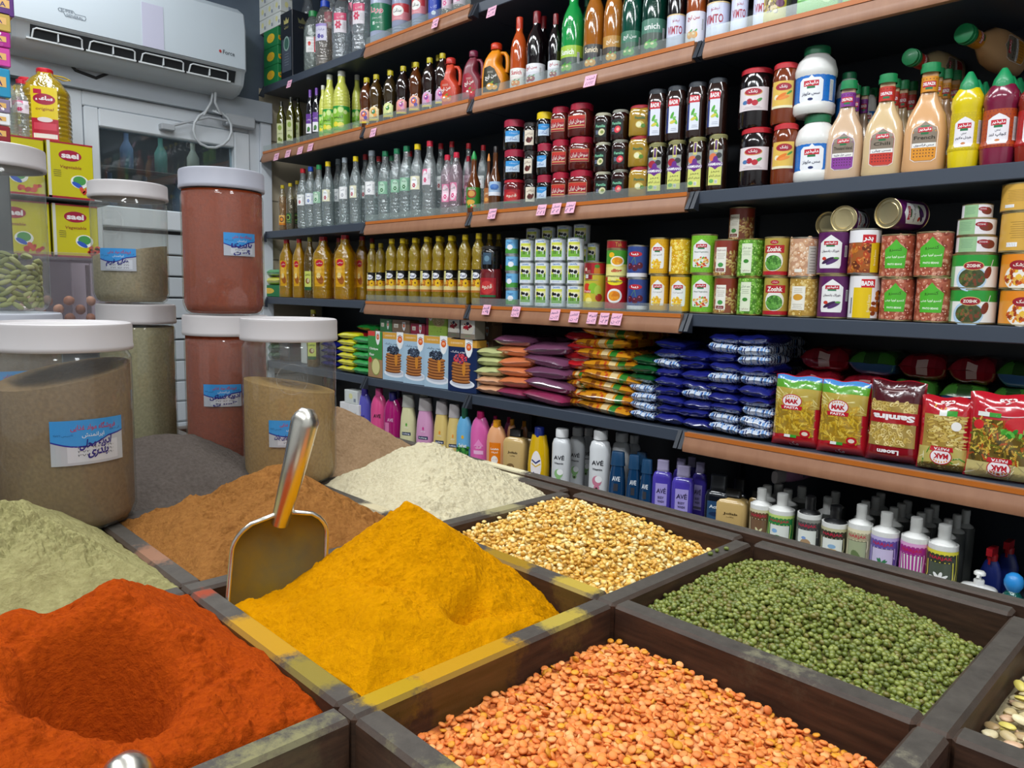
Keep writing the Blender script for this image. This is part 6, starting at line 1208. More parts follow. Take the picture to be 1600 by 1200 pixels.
bagt('bp_grn', 128, 150, 58, '2c4c24', 'pasta_bag', cols=lambda u, v: '3a7228' if math.sin(u * 9 + v * 5) > -.2 else '24481c', c2=lambda u, v: '3c6490', wr=5)
bagt('bp_or', 120, 150, 46, '7a4c14', 'pasta_bag', cols=lambda u, v: '4c7c1c', c2=lambda u, v: '8a5014', wr=5)

# --- bottom shelf bottles
def sh_lab(c, words, tc, w=40, h=80, blob=None, l2=None):
    g = G()
    if c: g.r(-w / 2, -h / 2, w / 2, h / 2, c, 0, 4)
    for i, (t, y, hh, ww) in enumerate(words): g.tx(t, 0, y, hh, tc, ww, 3, .02)
    if blob: blob(g)
    return g
def shamp(nm, R, H, pf, col, cap, lab, lz, p=2.2, ay=.6, name='shampoo_bottle', mat='gloss', capmat='plastic'):
    @T(nm, R, H)
    def _(): return bt(name, R, H, pf, mat, col, cap, lab(), lz, p=p, ay=ay, step=.18, capmat=capmat)
shamp('sh_pur', 34, 250, 'shamp', '5c58b8', (14, 42, '3c2c90', 'wide'), lambda: sh_lab(None, [('AVE', 10, 12, 26)], '3c2c80', blob=lambda g: (g.r(-20, -22, 20, -10, '8c84c8', 1, 4), g.blobs(-22, -80, 22, -34, 12, ['8478cc', 'a098dc'], 8, 6, 1))), .42)
shamp('sh_pnk', 34, 254, 'shamp', 'e0508c', (14, 38, 'd84c8c', 'wide'), lambda: sh_lab(None, [('AVE', 26, 16, 36)], '1c1c24', blob=lambda g: g.blobs(-26, -84, 26, -34, 22, ['f0a0c8', 'f8c8e0', 'e880b4'], 7, 5, 1)), .42)
shamp('sh_mag', 36, 246, 'shamp', 'a8186c', (15, 38, '28206c', 'wide'), lambda: sh_lab(None, [('AVE', 24, 14, 30)], 'e8b8d8', blob=lambda g: g.r(-26, -80, -6, 12, 'd878a8', 1, 2)), .42)
def lot(nm, col, tc):
    shamp(nm, 33, 245, 'cone', col, (24, 52, 'a8a8a0' if nm == 'l_cr' else 'b0a8a8', 'taper'), lambda: sh_lab(None, [('Loltang', -4, 8, 34), ('موی خشک', 22, 5, 22)], 'f0f0f4', blob=lambda g: (g.r(-21, -10, 21, 3, '1c2c50', 1, 4), g.e(0, 34, 5, 7, tc, 1.5), g.e(-8, -52, 9, 10, tc, 1.5), g.e(8, -56, 8, 9, tc, 1.7))), .36, p=2.6, ay=.55)
lot('l_cr', 'dcd8a8', '58a83c'); lot('l_pk', 'd89cc4', 'c83c8c'); lot('l_ye', 'e0c478', 'e89030')
shamp('sh_blu', 31, 240, 'shamp', '6cb4e0', (12, 44, '14583c', 'wide'), lambda: sh_lab(None, [('Sehat', -6, 14, 36)], 'f4f8f0', blob=lambda g: (g.r(-26, -86, 26, -14, '1c5a2c', 1, 6), g.blobs(-26, -40, 26, -10, 16, ['2c7a38', '18482a', '4c9a3c'], 8, 6, 1.4), g.e(0, 26, 7, 7, 'e0b030', 1.5))), .42)
shamp('sh_pk2', 34, 205, 'shamp', 'e468b0', (13, 24, 'c8206c', 'flip'), lambda: sh_lab(None, [('گلرنگ', 2, 9, 26)], 'f8e0f0', blob=lambda g: (g.r(-20, -20, 20, -8, 'f0b8dc', 1, 3), g.p([(-20, 8), (0, 30), (20, 8), (20, 6), (-20, 6)], 'f090cc', 1), g.e(4, -46, 8, 8, 'c82848', 1.5))), .42)
shamp('sh_or', 33, 205, 'shamp', 'eaa878', (13, 24, 'e89c18', 'flip'), lambda: sh_lab('e87c10', [('Latafeh', 20, 7, 32), ('لطیفه', 8, 8, 26)], 'fff4e4', 44, 84, lambda g: (g.e(0, -20, 14, 16, 'f4ece4', 1, 14), g.tx('۱۰۰۰', 0, -16, 7, 'd05020', 18, 3), g.e(0, -54, 16, 10, 'f4f0e8', 1))), .42)
shamp('sh_gold', 34, 180, 'mil', 'c8a86c', (18, 26, '14120f', 'sqc'), lambda: sh_lab(None, [('Jollab', 32, 9, 34), ('جلاب', 22, 5, 20)], '3a2c18', blob=lambda g: (g.e(-6, -16, 14, 12, '7a5c34', 1, 14), g.e(6, -28, 12, 10, '8a6a3c', 1.4, 14), g.e(-2, -18, 6, 5, 'c8a86c', 2))), .40, p=5)
shamp('sh_yel', 33, 214, 'cone', 'dcb010', (14, 32, '1c2c80', 'wide'), lambda: sh_lab(None, [('گلنار', -44, 9, 28)], 'c02030', blob=lambda g: (g.e(0, -6, 20, 52, 'f0e8e8', 1, 22), g.line([(-16, 14), (0, 4), (14, 14)], 5, '1c2c70', 2), g.line([(-16, 2), (0, -8), (16, 2)], 4, 'e0b820', 2), g.blobs(-12, -52, 14, -28, 8, ['c02848', '4c2c80'], 4, 3, 2))), .42)
def l_whi(c): return lambda: sh_lab(None, [('AVÉ', 34, 18, 36), ('Vitamix', 12, 7, 32)], '282830', blob=lambda g: (g.e(0, -26, 15, 17, c, 1, 18), g.e(5, -20, 11, 11, 'f0f0f0', 1.5), g.e(0, -48, 9, 9, c, 1.4), g.e(0, -50, 4, 4, '3a2a2a', 2.5)))
shamp('sh_wg', 30, 250, 'mil', 'd8dadc', (20, 30, 'e0e0e0', 'wide'), l_whi('8cb878'), .46, p=2.2, ay=.8); shamp('sh_wr', 30, 250, 'mil', 'dcdee0', (20, 30, 'e0e0e0', 'wide'), l_whi('c87890'), .46, p=2.2, ay=.8)
shamp('sh_db', 30, 200, 'cone', '123a60', (24, 44, '1c4468', 'taper'), lambda: sh_lab(None, [('AVE', 14, 15, 32)], 'e8eef4', blob=lambda g: g.r(-10, -26, 10, -2, '3a3a40', 1)), .5, p=2.6)
shamp('sh_vio', 33, 200, 'mil', '4a3ca8', (20, 34, '9c94b4', 'sqc'), lambda: sh_lab('a89cdc', [('AVÉ', 18, 18, 36), ('BODY', -4, 8, 24), ('WASH', -16, 8, 26)], '2c2448', 42, 78, lambda g: g.r(-21, -36, 21, -28, '6a647c', 1)), .46, p=3.6)
shamp('sh_blk', 34, 180, 'mil', '10141c', (22, 44, '16181c', 'sqc'), lambda: sh_lab('2a4a6c', [('Active', 20, 9, 38)], 'e8f0f4', 48, 70, lambda g: (g.e(0, 0, 20, 6, '1c3050', 1), g.tx('BOOST', 0, -22, 7, 'c8d8e8', 30, 3))), .42, p=3.6, ay=.7)
def nar(nm, bg, bg2, pic, capc='e8e8e4'):
    @T(nm, 27, 190)
    def _():
        g = band(27, 128, bg)
        for k in range(20): x = -80 + k * 8.4; g.line([(x, U(-60, 20)), (x + 5, U(0, 40)), (x + 2, 62)], 2.6, bg2, .6)
        g.r(-84, 56, 84, 64, bg2, 1, 20); g.r(-30, 38, 30, 54, bg, 1.2, 6); g.tx('NARJAK', 0, 46, 10, 'c82848', 42, 3.2, .015); g.r(-22, -44, 22, 36, '1c1c1c', 1.6, 6); g.r(-21, -43, 21, 35, 'e8ece4', 1.9, 6); pic(g); g.tx('MOISTURIZER', 0, -54, 6, 'f0f0e8', 36, 3)
        return bt('lotion_bottle', 27, 190, [(.95, 0), (1, .02), (1, 1)], 'plastic', 'e8e8e4', (11.5, 54, capc, 'nj'), g, .36, step=.18)
nar('n_brn', '6c4c34', 'd8d0a8', lambda g: (g.r(-21, -43, 21, 35, '7a5c44', 2.2), [g.e(8 * math.cos(k), 12 * math.sin(k) - 6, 9, 3, 'dcd8a8', 2.5, 8, k) for k in range(7)]))
nar('n_grn', '2c8a48', 'c8e07c', lambda g: (g.e(-4, -10, 13, 17, '2c8a3c', 2.4), g.e(8, -16, 9, 12, '3ca04c', 2.7), g.e(-10, 18, 6, 6, '88b4e0', 2.8)))
nar('n_gry', '4a4c4c', '8c8c84', lambda g: (g.e(-2, -2, 12, 14, 'b0906c', 2.4), g.e(10, -26, 6, 6, '2c2424', 2.6), g.e(-6, 14, 5, 4, '80a0d8', 2.8)), '1c1c1e')
nar('n_wal', '3c3a30', 'c8c49c', lambda g: (g.e(0, -8, 17, 16, 'd0a860', 2.4), g.e(-3, -8, 9, 8, '8a5c28', 2.7), g.e(0, 14, 8, 6, '90b8d8', 2.5)), '1c1c1e')
nar('n_alm', 'b8b08c', 'ece4c0', lambda g: (g.r(-21, -43, 21, 35, 'a8b08c', 2.1), g.e(0, -4, 10, 18, '6a7c50', 2.4, 12, .4)))
nar('n_ros', '6a58a8', 'c0b4e4', lambda g: (g.r(-21, -43, 21, 35, 'd0c4e4', 2.1), [g.e(-2 + 8 * math.cos(k), -4 + 8 * math.sin(k), 9, 2.4, '3c8058', 2.4, 8, k) for k in range(9)]))
nar('n_mag', 'a82c88', 'e8a8d8', lambda g: [g.line([(-20 + k * 8, -42), (-14 + k * 6, -10), (-18 + k * 7, 34)], 4, 'b03c94', 2.4) for k in range(6)])
nar('n_dai', '3c4034', 'e8dc48', lambda g: (g.r(-21, -43, 21, 35, '50584a', 2.1), [g.e(11 * math.cos(k * .7), -6 + 12 * math.sin(k * .7), 9, 3.4, 'f4f4f0', 2.4, 8, k * .7) for k in range(9)], g.e(0, -6, 6, 6, 'e8c020', 3)))
@T('narb', 27, 190)
def _(): return bt('lotion_bottle', 27, 190, [(.95, 0), (1, .02), (1, 1)], 'plastic', '5a5c58', (11.5, 54, 'c8c8c4', 'nj'), None)
@T('pump', 38, 130)
def _():
    g = G().r(-26, -30, 26, 20, 'e4ecec', 0, 4); g.r(-8, -8, 12, 10, '58b0a8', 1); g.tx('مایع', 0, -20, 7, '3c7a7a', 24)
    def ex(o, rf, H, R): MB().lathe([(4, 98), (4, 116), (12, 117), (12, 124), (9, 128), (0, 129)], 'ecece8', n=16, caps=False).tube([(0, -8, 121), (0, -26, 121), (0, -32, 117)], 3.4, 'ecece8').build('pump_head', 'plastic', o, 40)
    return bt('hand_soap_bottle', 38, 102, 'mil', 'plastic', 'e2e2e0', (11, 18, 'e8e8e6', 'wide'), g, .42, p=3, ay=.6, extra=ex)
@T('ball', 28, 105)
def _():
    o = empty('hand_gel_bottle'); MB().lathe([(20, 0), (26, 5), (28, 30), (24, 54), (14, 66), (12, 70)], '1c8a80', 0, 20, p=2).build('body', 'oil', o, 40); MB().lathe([(12, 66), (15, 70), (20, 78), (21, 87), (17, 98), (8, 104), (0, 105)], '2c8cd4', n=18, caps=False).build('cap', 'plastic', o, 60); return o
@T('spray', 30, 180)
def _():
    o = empty('cleaner_spray_bottle'); MB().lathe([(26, 0), (30, 6), (30, 90), (20, 120), (12, 132)], '1c2c78', 0, 20, ay=.6).build('body', 'plastic', o, 40); MB().lathe([(14, 128), (14, 146)], 'b01c24', n=14).box(-8, -34, 146, 8, 18, 168, 'b81c28').box(-3, -26, 120, 3, -20, 148, 'a01820').build('trigger_head', 'plastic', o, 40); return o
# ================================================================== stocking the shelves
PROTO = {}; PLACED = []
def dims(o):
    lo = [1e9] * 3; hi = [-1e9] * 3
    def rec(q, off):
        p = (off[0] + q.location.x, off[1] + q.location.y, off[2] + q.location.z)
        if q.type == 'MESH':
            for c in q.bound_box:
                for k in range(3): lo[k] = min(lo[k], c[k] + p[k]); hi[k] = max(hi[k], c[k] + p[k])
        for ch in q.children: rec(ch, p)
    rec(o, (0, 0, 0)); return lo, hi
def inst(t):
    if t not in PROTO: o = TP[t][0](); PROTO[t] = (o, dims(o)); return o if False else dup(o), PROTO[t][1]
    return dup(PROTO[t][0]), PROTO[t][1]
CATS = {'bottle': 'bottle', 'jug': 'jug', 'jar': 'jar', 'can': 'can', 'carton': 'carton', 'bag': 'bag', 'box': 'box', 'tin': 'tin', 'packet': 'packet'}
def reg(o, desc, group): PLACED.append((o, desc, group, o.location.x))
def item(t, pl, pr, top, sh, desc, group=None, row=0, dz=0., H=None, yaw=None, dy=0., pitch=None, jit=1.):
    fn, R0, H0, mode = TP[t]; o, (lo, hi) = inst(t); z0 = SH[sh] + dz; xc = (pl + pr) / 2; R = R0 * .001
    if mode == 'r':
        cth = 1 / math.sqrt(1 + ((xc - 800) / F) ** 2)
        for _ in range(3):
            Y = DS + .006 + R * (1 if pitch is None else 1) + dy + row * (pitch or (2 * R + .004)); X = xat(xc, z0 + .08, Y); R = (pr - pl) / 2 * depth(X, Y, z0 + .08) * cth / F
        s = R / (R0 * .001) * .975
        if H is None: H = zat(xc, top, Y - R * .2) - z0
        if yaw is None: yaw = math.atan2(-X, Y) * .55 + U(-.22, .22) * jit
        o.scale = (s, s, H / (H0 * .001))
    else:
        hd = (hi[1] - lo[1]) / 2; Yf = DS + .008 + dy + row * (2 * hd + .004); x1, x2 = xat(pl, z0 + .08, Yf), xat(pr, z0 + .08, Yf); X = (x1 + x2) / 2; s = (x2 - x1) / (2 * R0 * .001); Y = Yf + hd
        if H is None: H = zat(xc, top, Yf) - z0
        o.scale = (s, 1, H / (H0 * .001)); yaw = yaw or 0
    if sh > 1 and H > SH[sh - 1] - .042 - z0: H = SH[sh - 1] - .042 - z0; o.scale.z = H / (H0 * .001)
    o.location = (X, Y, z0 + .0004); o.rotation_euler = (0, 0, yaw); reg(o, desc, group or desc); return o, H, X, Y
TIER = {2: ['lower tier', 'upper tier'], 3: ['bottom tier', 'middle tier', 'top tier'], 4: ['lowest', 'second up', 'third up', 'topmost']}
def stack(ts, pl, pr, top, sh, descs, group=None, gap=.0004, tiers=None, **kw):
    """equal tiers, lowest first"""
    n = len(ts); z = 0.; t0 = TP[ts[0]]; R = t0[1] * .001
    xc = (pl + pr) / 2; Y = DS + .006 + (pr - pl) / 2 * 2. / F; tot = zat(xc, top, Y) - SH[sh] - kw.get('base', 0); kw.pop('base', None) if False else None
    b = kw.pop('base', 0.); h = tot / n
    for k, t in enumerate(ts):
        d = descs if isinstance(descs, str) else descs[k]
        item(t, pl + (0 if k == 0 else U(-.6, .6)), pr, None, sh, d + (', ' + TIER[n][k] if n in TIER else ''), group or (descs if isinstance(descs, str) else d), dz=b + k * h, H=h - gap, **kw)
    return h

# --- top shelf
for k in range(3): item('greenb', 412, 434, None, 1, 'green tea box with yellow letters, ' + ['lowest', 'middle', 'topmost'][k] + ' of three by the wall', 'green tea boxes', dz=k * .086, H=.085)
for r in range(3):
    for c in range(3): item('white', 404 + c * 11, 416 + c * 11, None, 1, f'small white box, {["bottom", "second", "third"][r]} row of the pile on the green boxes', 'small white boxes', dz=.2585 + r * .062, H=.0605, dy=.002)
item('tin', 439, 457, 18, 1, 'tall black olive oil tin with gold crown, top left', dy=.0)
item('jug_green', 474, 506, 16, 1, 'big clear bottle with green cap, next to the black tin'); item('jug_blue', 492, 525, 0, 1, 'big bottle with blue cap and lilac label, half full', row=0)
item('jug_clear', 518, 552, -14, 1, 'big ribbed clear bottle with pink rosewater label, left one', dy=.0); item('jug_clear', 549, 583, -30, 1, 'big ribbed clear bottle with pink rosewater label, right one')
item('varda', 578, 614, -34, 1, 'violet rosewater jug with green label and pink letters')
for k, (a, b) in enumerate(((612, 643), (643, 669))): item('sedaghat', a, b, -30 - 6 * k, 1, 'grey violet dimpled rosewater jug with red label', 'rosewater jugs with red labels')
item('blue_can', 669, 690, -40, 1, 'deep blue bottle standing on the top shelf'); item('pale_can', 690, 707, -45, 1, 'pale clear bottle beside the deep blue one'); item('pale_can', 708, 728, -50, 1, 'pale pink bottle, right end of the top shelf row')
for k in range(3): item('jug_clear', 470 + k * 36, 494 + k * 36, -20 - k * 14, 1, 'big clear bottle in the back row of the top shelf', 'back row bottles on the top shelf', row=1, pitch=.11, dy=.02)

# --- second shelf
for k, (a, t) in enumerate(((440, 158), (455, 151), (466, 152))): item('olive', a - 7, a + 7, t, 2, 'slim dark olive oil bottle with green label', 'slim olive oil bottles', row=0 if k < 2 else 1, pitch=.08)
for a, t in ((485, 140), (495, 137)): item('grape', a - 6, a + 6, t, 2, 'slim black olive oil bottle with purple cap', 'olive oil bottles with purple caps', jit=.3)
item('lemon', 498, 512, 133, 2, 'pale lemon juice bottle half hidden behind the others, leftmost'); item('lemon', 504, 527, 107, 2, 'tall pale yellow lemon juice bottle, left of the front pair'); item('lemon', 520, 548, 100, 2, 'tall pale yellow lemon juice bottle, right of the front pair'); item('lemon', 549, 567, 104, 2, 'lemon juice bottle in the back row behind the front pair', row=1, pitch=.09)
hb = ['h_org', 'h_pal', 'h_grn', 'h_dk', 'h_org', 'h_lil', 'h_lil']
for k, (a, t) in enumerate(((573, 121), (588, 116), (610, 110), (630, 103), (650, 97), (671, 90), (691, 83))):
    item(hb[k], a - 11, a + 11, t, 2, 'dark herbal syrup bottle with yellow cap', 'herbal syrup bottles'); 
for k in range(3): item('h_dk', 600 + k * 38, 616 + k * 38, 108 - k * 11, 2, 'herbal syrup bottle with yellow cap in the back row', row=1, pitch=.08)
item('j_red', 685, 723, 90, 2, 'orange red juice jug with handle', yaw=.35); item('j_bur', 722, 757, 79, 2, 'burgundy juice jug with handle', yaw=.35); item('j_org', 753, 797, 67, 2, 'bright orange juice jug with red cap', yaw=.35)
item('s_org', 797, 824, 27, 2, 'orange syrup bottle with red cap beside the orange jug'); item('s_dk', 822, 853, 18, 2, 'dark red syrup bottle with red cap, front row'); 
for a in (847, 866): item('s_dk', a - 10, a + 12, 26 if a < 860 else 22, 2, 'dark red syrup bottle with red cap, behind the front row', row=1 if a < 860 else 0, pitch=.08)
item('s_grn', 876, 913, -28, 2, 'bright green syrup bottle'); item('s_dg', 905, 924, -12, 2, 'dark green syrup bottle in the back row', row=1, pitch=.08)
item('s_mng', 911, 945, -36, 2, 'brown mango syrup bottle, left of two'); item('s_mn2', 942, 974, -44, 2, 'brown mango syrup bottle, right of two')
item('s_dg', 970, 1004, -52, 2, 'dark green syrup bottle with mint label, left of two'); item('s_dg2', 1002, 1042, -64, 2, 'dark green syrup bottle with mint label, right of two'); item('vimto', 1042, 1072, -70, 2, 'dark cordial bottle with white label, left of the orange one')
item('s_peach', 1072, 1104, -82, 2, 'amber syrup bottle with white fruit label, second shelf'); item('vimto', 1104, 1142, -94, 2, 'dark cordial bottle with white label, right of the amber one'); item('vimto', 1143, 1170, -98, 2, 'dark cordial bottle with white label, third from the left'); item('vimto', 1178, 1206, -108, 2, 'dark cordial bottle with white label, last of four')
item('nuts', 1190, 1240, -60, 2, 'clear jar with pictured nuts on its label'); 
for k in range(2): item('green_pack', 1247 + k * 72, 1312 + k * 76, -100, 2, 'green and blue powder carton at the top edge', 'green powder cartons')
item('varda', 1400, 1450, -120, 2, 'violet jug on the second shelf, top right')

# --- third shelf, bottles
for a, t, n in ((442, 289, 'vinegar_small'), (454, 286, 'vinegar_dark'), (465, 282, 'vinegar_dark')): item(n, a - 7, a + 7, t, 3, {'vinegar_small': 'small amber vinegar bottle with yellow cap by the wall', 'vinegar_dark': 'small green labelled vinegar bottle with yellow cap'}[n], row=0 if a < 460 else 1, pitch=.06)
W = [(474, 263, 'w_red', 0), (486, 260, 'w_blue', 0), (499, 257, 'w_green', 0), (513, 252, 'w_yellow', 0), (539, 246, 'w_grey', 0), (556, 244, 'w_yellow', 0), (581, 235, 'w_grey', 0), (602, 236, 'w_dkgreen', 0), (620, 232, 'w_dkgreen', 0), (635, 228, 'w_dkgreen', 0), (652, 225, 'w_yellow', 0), (671, 220, 'rose_big', 0),
     (529, 248, 'w_grey', 1), (571, 241, 'w_red', 1), (592, 244, 'w_red', 1), (612, 243, 'w_dkgreen', 1), (688, 224, 'w_red', 1), (705, 221, 'w_red', 1), (731, 224, 'w_red', 1), (754, 227, 'w_red', 1), (640, 236, 'w_red', 1)]
CN = {'w_red': 'red', 'w_blue': 'blue', 'w_green': 'bright green', 'w_yellow': 'yellow', 'w_grey': 'grey', 'w_dkgreen': 'dark green', 'rose_big': 'wine red'}
for a, t, n, r in W: item(n, a - (10 if a < 560 else 12 if r == 0 else 9), a + (10 if a < 560 else 12 if r == 0 else 9), t, 3, f'clear distillate bottle with {CN[n]} cap, ' + ('front row' if r == 0 else 'back row'), 'clear distillate bottles', row=r, pitch=.085)
for a, t in ((698, 242), (712, 238)): item('rose_small', a - 10, a + 11, t, 3, 'small pink labelled rosewater bottle with red cap', 'small rosewater bottles')
item('rose_small', 724, 738, 244, 3, 'pink rosewater bottle standing behind the hot sauce', row=1, pitch=.08)
item('sauce_g', 728, 752, 236, 3, 'hot sauce bottle with green nozzle cap'); item('sauce_o', 756, 770, 240, 3, 'sauce bottle with orange nozzle cap, behind'); item('sauce_o', 732, 744, 240, 3, 'sauce bottle with orange nozzle cap, left behind green one', row=1, pitch=.07); item('sauce_b', 763, 784, 229, 3, 'brown balsamic bottle with blue white label', dy=.0)
# jars in three tiers
stack(['rlab', 'jb_red', 'jb_red'], 786, 822, 188, 3, ['red jam jar with red lid', 'chocolate spread jar with red lid', 'chocolate spread jar with red lid, left column'], 'jars in three tiers'); stack(['j_cream'] * 3, 818, 842, 192, 3, 'small dark jar with cream label', 'small dark jars with cream label'); stack(['jb_red', 'jb_red', 'jb_yel'], 838, 865, 176, 3, ['chocolate spread jar under the yellow lidded column', 'chocolate spread jar in the yellow lidded column', 'chocolate spread jar with yellow lid'], 'chocolate spread jars')
stack(['j_redt'] * 3, 862, 892, 168, 3, 'square brown jar with red lid, left column', 'brown jars with red lids'); stack(['j_redt'] * 3, 889, 929, 163, 3, 'square brown jar with red lid, right column', 'brown jars with red lids')
stack(['f_fig'] * 3, 929, 957, 178, 3, 'small fig jam jar with pale lid', 'small fig jam jars'); stack(['f_mel'] * 3, 956, 984, 173, 3, 'small watermelon jam jar with pale lid', 'small watermelon jam jars'); stack(['f_lem'] * 3, 983, 1021, 167, 3, 'square yellow lemon jam jar with red lid', 'yellow lemon jam jars')
stack(['j_redt'] * 3, 926, 950, 166, 3, 'brown jar with red lid in the back row', 'brown jars behind', row=1, pitch=.09)
for k, (a, t) in enumerate(((1026, 142), (1056, 137), (1088, 131), (1120, 125))):
    stack([['ham_c', 'ham_c', 'ham_o', 'ham_o'][k], 'badr'], a - 15, a + 17, t, 3, [['tall cherry jam jar with purple yellow label', 'tall cherry jam jar with purple yellow label', 'tall carrot jam jar with purple yellow label', 'tall carrot jam jar with purple yellow label'][k], 'brown jar with white label and red corner'], 'tall jam jars in two tiers', jit=.2)
for k in range(3): item('badr', 1042 + k * 32, 1062 + k * 32, 136 - k * 6, 3, 'brown jar standing in the back row behind the red cornered labels', row=1, pitch=.09, dy=.01)
stack(['zos', 'zos'], 1154, 1209, 112, 3, 'large dark cherry jam jar with red lid', 'large dark jam jars', jit=.2); stack(['car', 'car'], 1205, 1248, 103, 3, 'amber carrot jam jar with yellow label', 'amber carrot jam jars', jit=.2)
stack(['mayo', 'mayo'], 1240, 1309, 78, 3, 'white mayonnaise jar with blue label', 'mayonnaise jars, front', jit=.1); stack(['mayo', 'mayo'], 1306, 1344, 96, 3, 'white mayonnaise jar with blue label in the second row', row=1, pitch=.10); stack(['mayo', 'mayo'], 1345, 1370, 104, 3, 'white mayonnaise jar with blue label in the third row', row=2, pitch=.10)
for n, a, b, t, dsc in (('d_pur', 1289, 1351, 127, 'purple'), ('d_red', 1347, 1414, 117, 'red'), ('d_or', 1410, 1482, 100, 'orange')):
    item(n, a, b, t, 3, f'salad dressing bottle with {dsc} neck sleeve, front one', 'salad dressing bottles', yaw=.24)
    for r in (1, 2, 3): item(n, a + 28 + 15 * r * .85 - 14, b - 6 + 15 * r * .85 - 10, t + 6 + 2 * r, 3, f'salad dressing bottle with {dsc} neck sleeve, {["", "second", "third", "fourth"][r]} row', 'salad dressing bottles behind', row=r, pitch=.072, yaw=.24)
def lying(t, p, dirv, desc, s=1., roll=0.):
    o, d = inst(t); q = Vector(dirv).normalized().to_track_quat('Z', 'X'); o.rotation_mode = 'QUATERNION'; o.rotation_quaternion = q; o.location = p; o.scale = (s,) * 3; reg(o, desc, desc); return o
lying('d_red', (-.62 + .0, DS + .31, SH[3] + .268), (-.12, -1, .0), 'dressing bottle lying across the others, green cap forward, left one', .95); lying('d_or', (-.50, DS + .33, SH[3] + .290), (-.16, -1, .02), 'dressing bottle lying across the others, green cap forward, right one', 1.05)
for n, a, b, t in (('m_yel', 1481, 1536, 113), ('m_bur', 1531, 1592, 107), ('m_red', 1586, 1650, 110)):
    cl = {'m_yel': 'yellow mustard', 'm_bur': 'dark red ketchup', 'm_red': 'brown red sauce'}[n]
    item(n, a, b, t, 3, f'{cl} squeeze bottle with green cone cap, front one', 'squeeze bottles', yaw=.15)
    for r in (1, 2): item(n, a + 14 * r + 4, b - 2 + 8 * r, t + 10 + 3 * r, 3, f'{cl} squeeze bottle with green cone cap, {["", "second", "third"][r]} row', 'squeeze bottles behind', row=r, pitch=.075)

# --- fourth shelf
for a, b, t, n, r in ((437, 460, 374, 'oil_red', 0), (458, 478, 373, 'oil_red', 0), (476, 493, 370, 'oil_olive', 0), (489, 522, 368, 'oil_red', 0), (523, 556, 366, 'oil_red', 0), (520, 540, 370, 'oil_red', 1), (555, 577, 369, 'oil_red', 1), (573, 590, 372, 'oil_red', 2)):
    item(n, a, b, t, 4, ('large golden oil bottle with red cap, ' if n == 'oil_red' else 'oil bottle with olive cap and yellow green label, ') + ['front row', 'back row', 'third row'][r], 'large golden oil bottles', row=r, pitch=.1, jit=.4)
for k, (a, t) in enumerate(((582, 381), (595, 380), (612, 373), (629, 372.5), (648, 371.5), (666.5, 370), (685, 369), (704, 368), (726, 366.5), (747, 364.5))):
    w = 9 if k < 2 else 10 + k * .12; item('oil_sun', a - w, a + w, t, 4, 'sunflower oil bottle with yellow cap, ' + ('front row' if k > 1 else 'set back at the left'), 'sunflower oil bottles', dy=0 if k > 1 else .04)
for k in range(8): item('oil_sun', 634 + k * 18.5 - 8, 634 + k * 18.5 + 9, 374 - k * 1.2, 4, 'sunflower oil bottle with yellow cap, second row', 'sunflower oil bottles behind', row=1, pitch=.075)
stack(['rlab'], 749, 785, 412, 4, 'red coffee jar with green and red label', jit=.2); item('dlab', 751, 784, None, 4, 'black jar on top of the red coffee jar', dz=.127, H=.082)
item('dlab', 772, 792, None, 4, 'black jar in the back row behind the red coffee jar', dz=.13, H=.08, row=1, pitch=.09); item('oil_sun', 770, 786, 366, 4, 'sunflower oil bottle behind the black jar', row=2, pitch=.08)
stack(['smallb'] * 4, 790, 811, 372, 4, 'small blue and green cream can', 'small cream cans')
xs = (813, 836, 837, 860, 861, 885, 886, 913)
for k in range(4):
    a, b = ((812, 836), (836, 860), (860, 886), (886, 914))[k]; stack(['cow'] * 3, a, b, 374 - k * .8, 4, 'white milk can with a cow picture', 'cow milk cans, front', jit=.25)
    stack(['cow'] * 4, a + 10, b + 10, 352 - k * 2.2, 4, 'white cow picture can in the back row', 'cow milk cans behind', row=1, pitch=.085, jit=.25)
stack(['cow'] * 3, 918, 938, 376, 4, 'cow picture can behind the pineapple can', row=1, pitch=.085)
item('fc', 911, 948, 428, 4, 'colourful fruit cocktail can'); item('pine', 913, 948, None, 4, 'red pineapple can on the fruit cocktail can', dz=.0875, H=.058)
item('man2', 945, 982, 431, 4, 'red can with mango slices picture'); item('ding', 947, 983, None, 4, 'green and yellow mango can on the red one', dz=.084, H=.098); item('redl', 949, 982, None, 4, 'flat red can on top of the mango cans', dz=.1825, H=.027)
stack(['cher', 'cher'], 980, 1014, 384, 4, 'blue can with dark cherries', 'blue cherry cans', jit=.2); item('redl', 984, 1008, None, 4, 'flat red can behind the cherry cans', dz=.17, H=.03, row=1, pitch=.08)
item('cher', 984, 1008, None, 4, 'blue cherry can in the back row', dz=.0, H=.169, row=1, pitch=.08)
CC = [(('corn', 'corn'), 1015, 1047, 372, 'yellow spotted corn can'), (('corn', 'cornp'), 1046, 1081, 373, 'yellow corn can beside the green one'), (('veg', 'veg'), 1079, 1122, 367, 'bright green mixed vegetable can'), (('mush', 'mush'), 1115, 1156, 375, 'brown mushroom can with cream label panel'), (('peas', 'peas'), 1152, 1197, 374, 'green pea can with printed peas'),
      (('zosp', 'zosp'), 1193, 1235, 371, 'red and green can with bold white letters'), (('lent', 'chick'), 1233, 1281, 372, 'can covered in printed pulses'), (('egg', 'egg'), 1278, 1330, 362, 'purple aubergine stew can'), (('badr2', 'can_badr'), 1326, 1378, 359, 'broad bean can with white and yellow panels'), (('bean', 'bean'), 1375, 1432, 368, 'pinto bean can with green shield, left column'), (('bean', 'bean'), 1430, 1492, 364, 'pinto bean can with green shield, right column')]
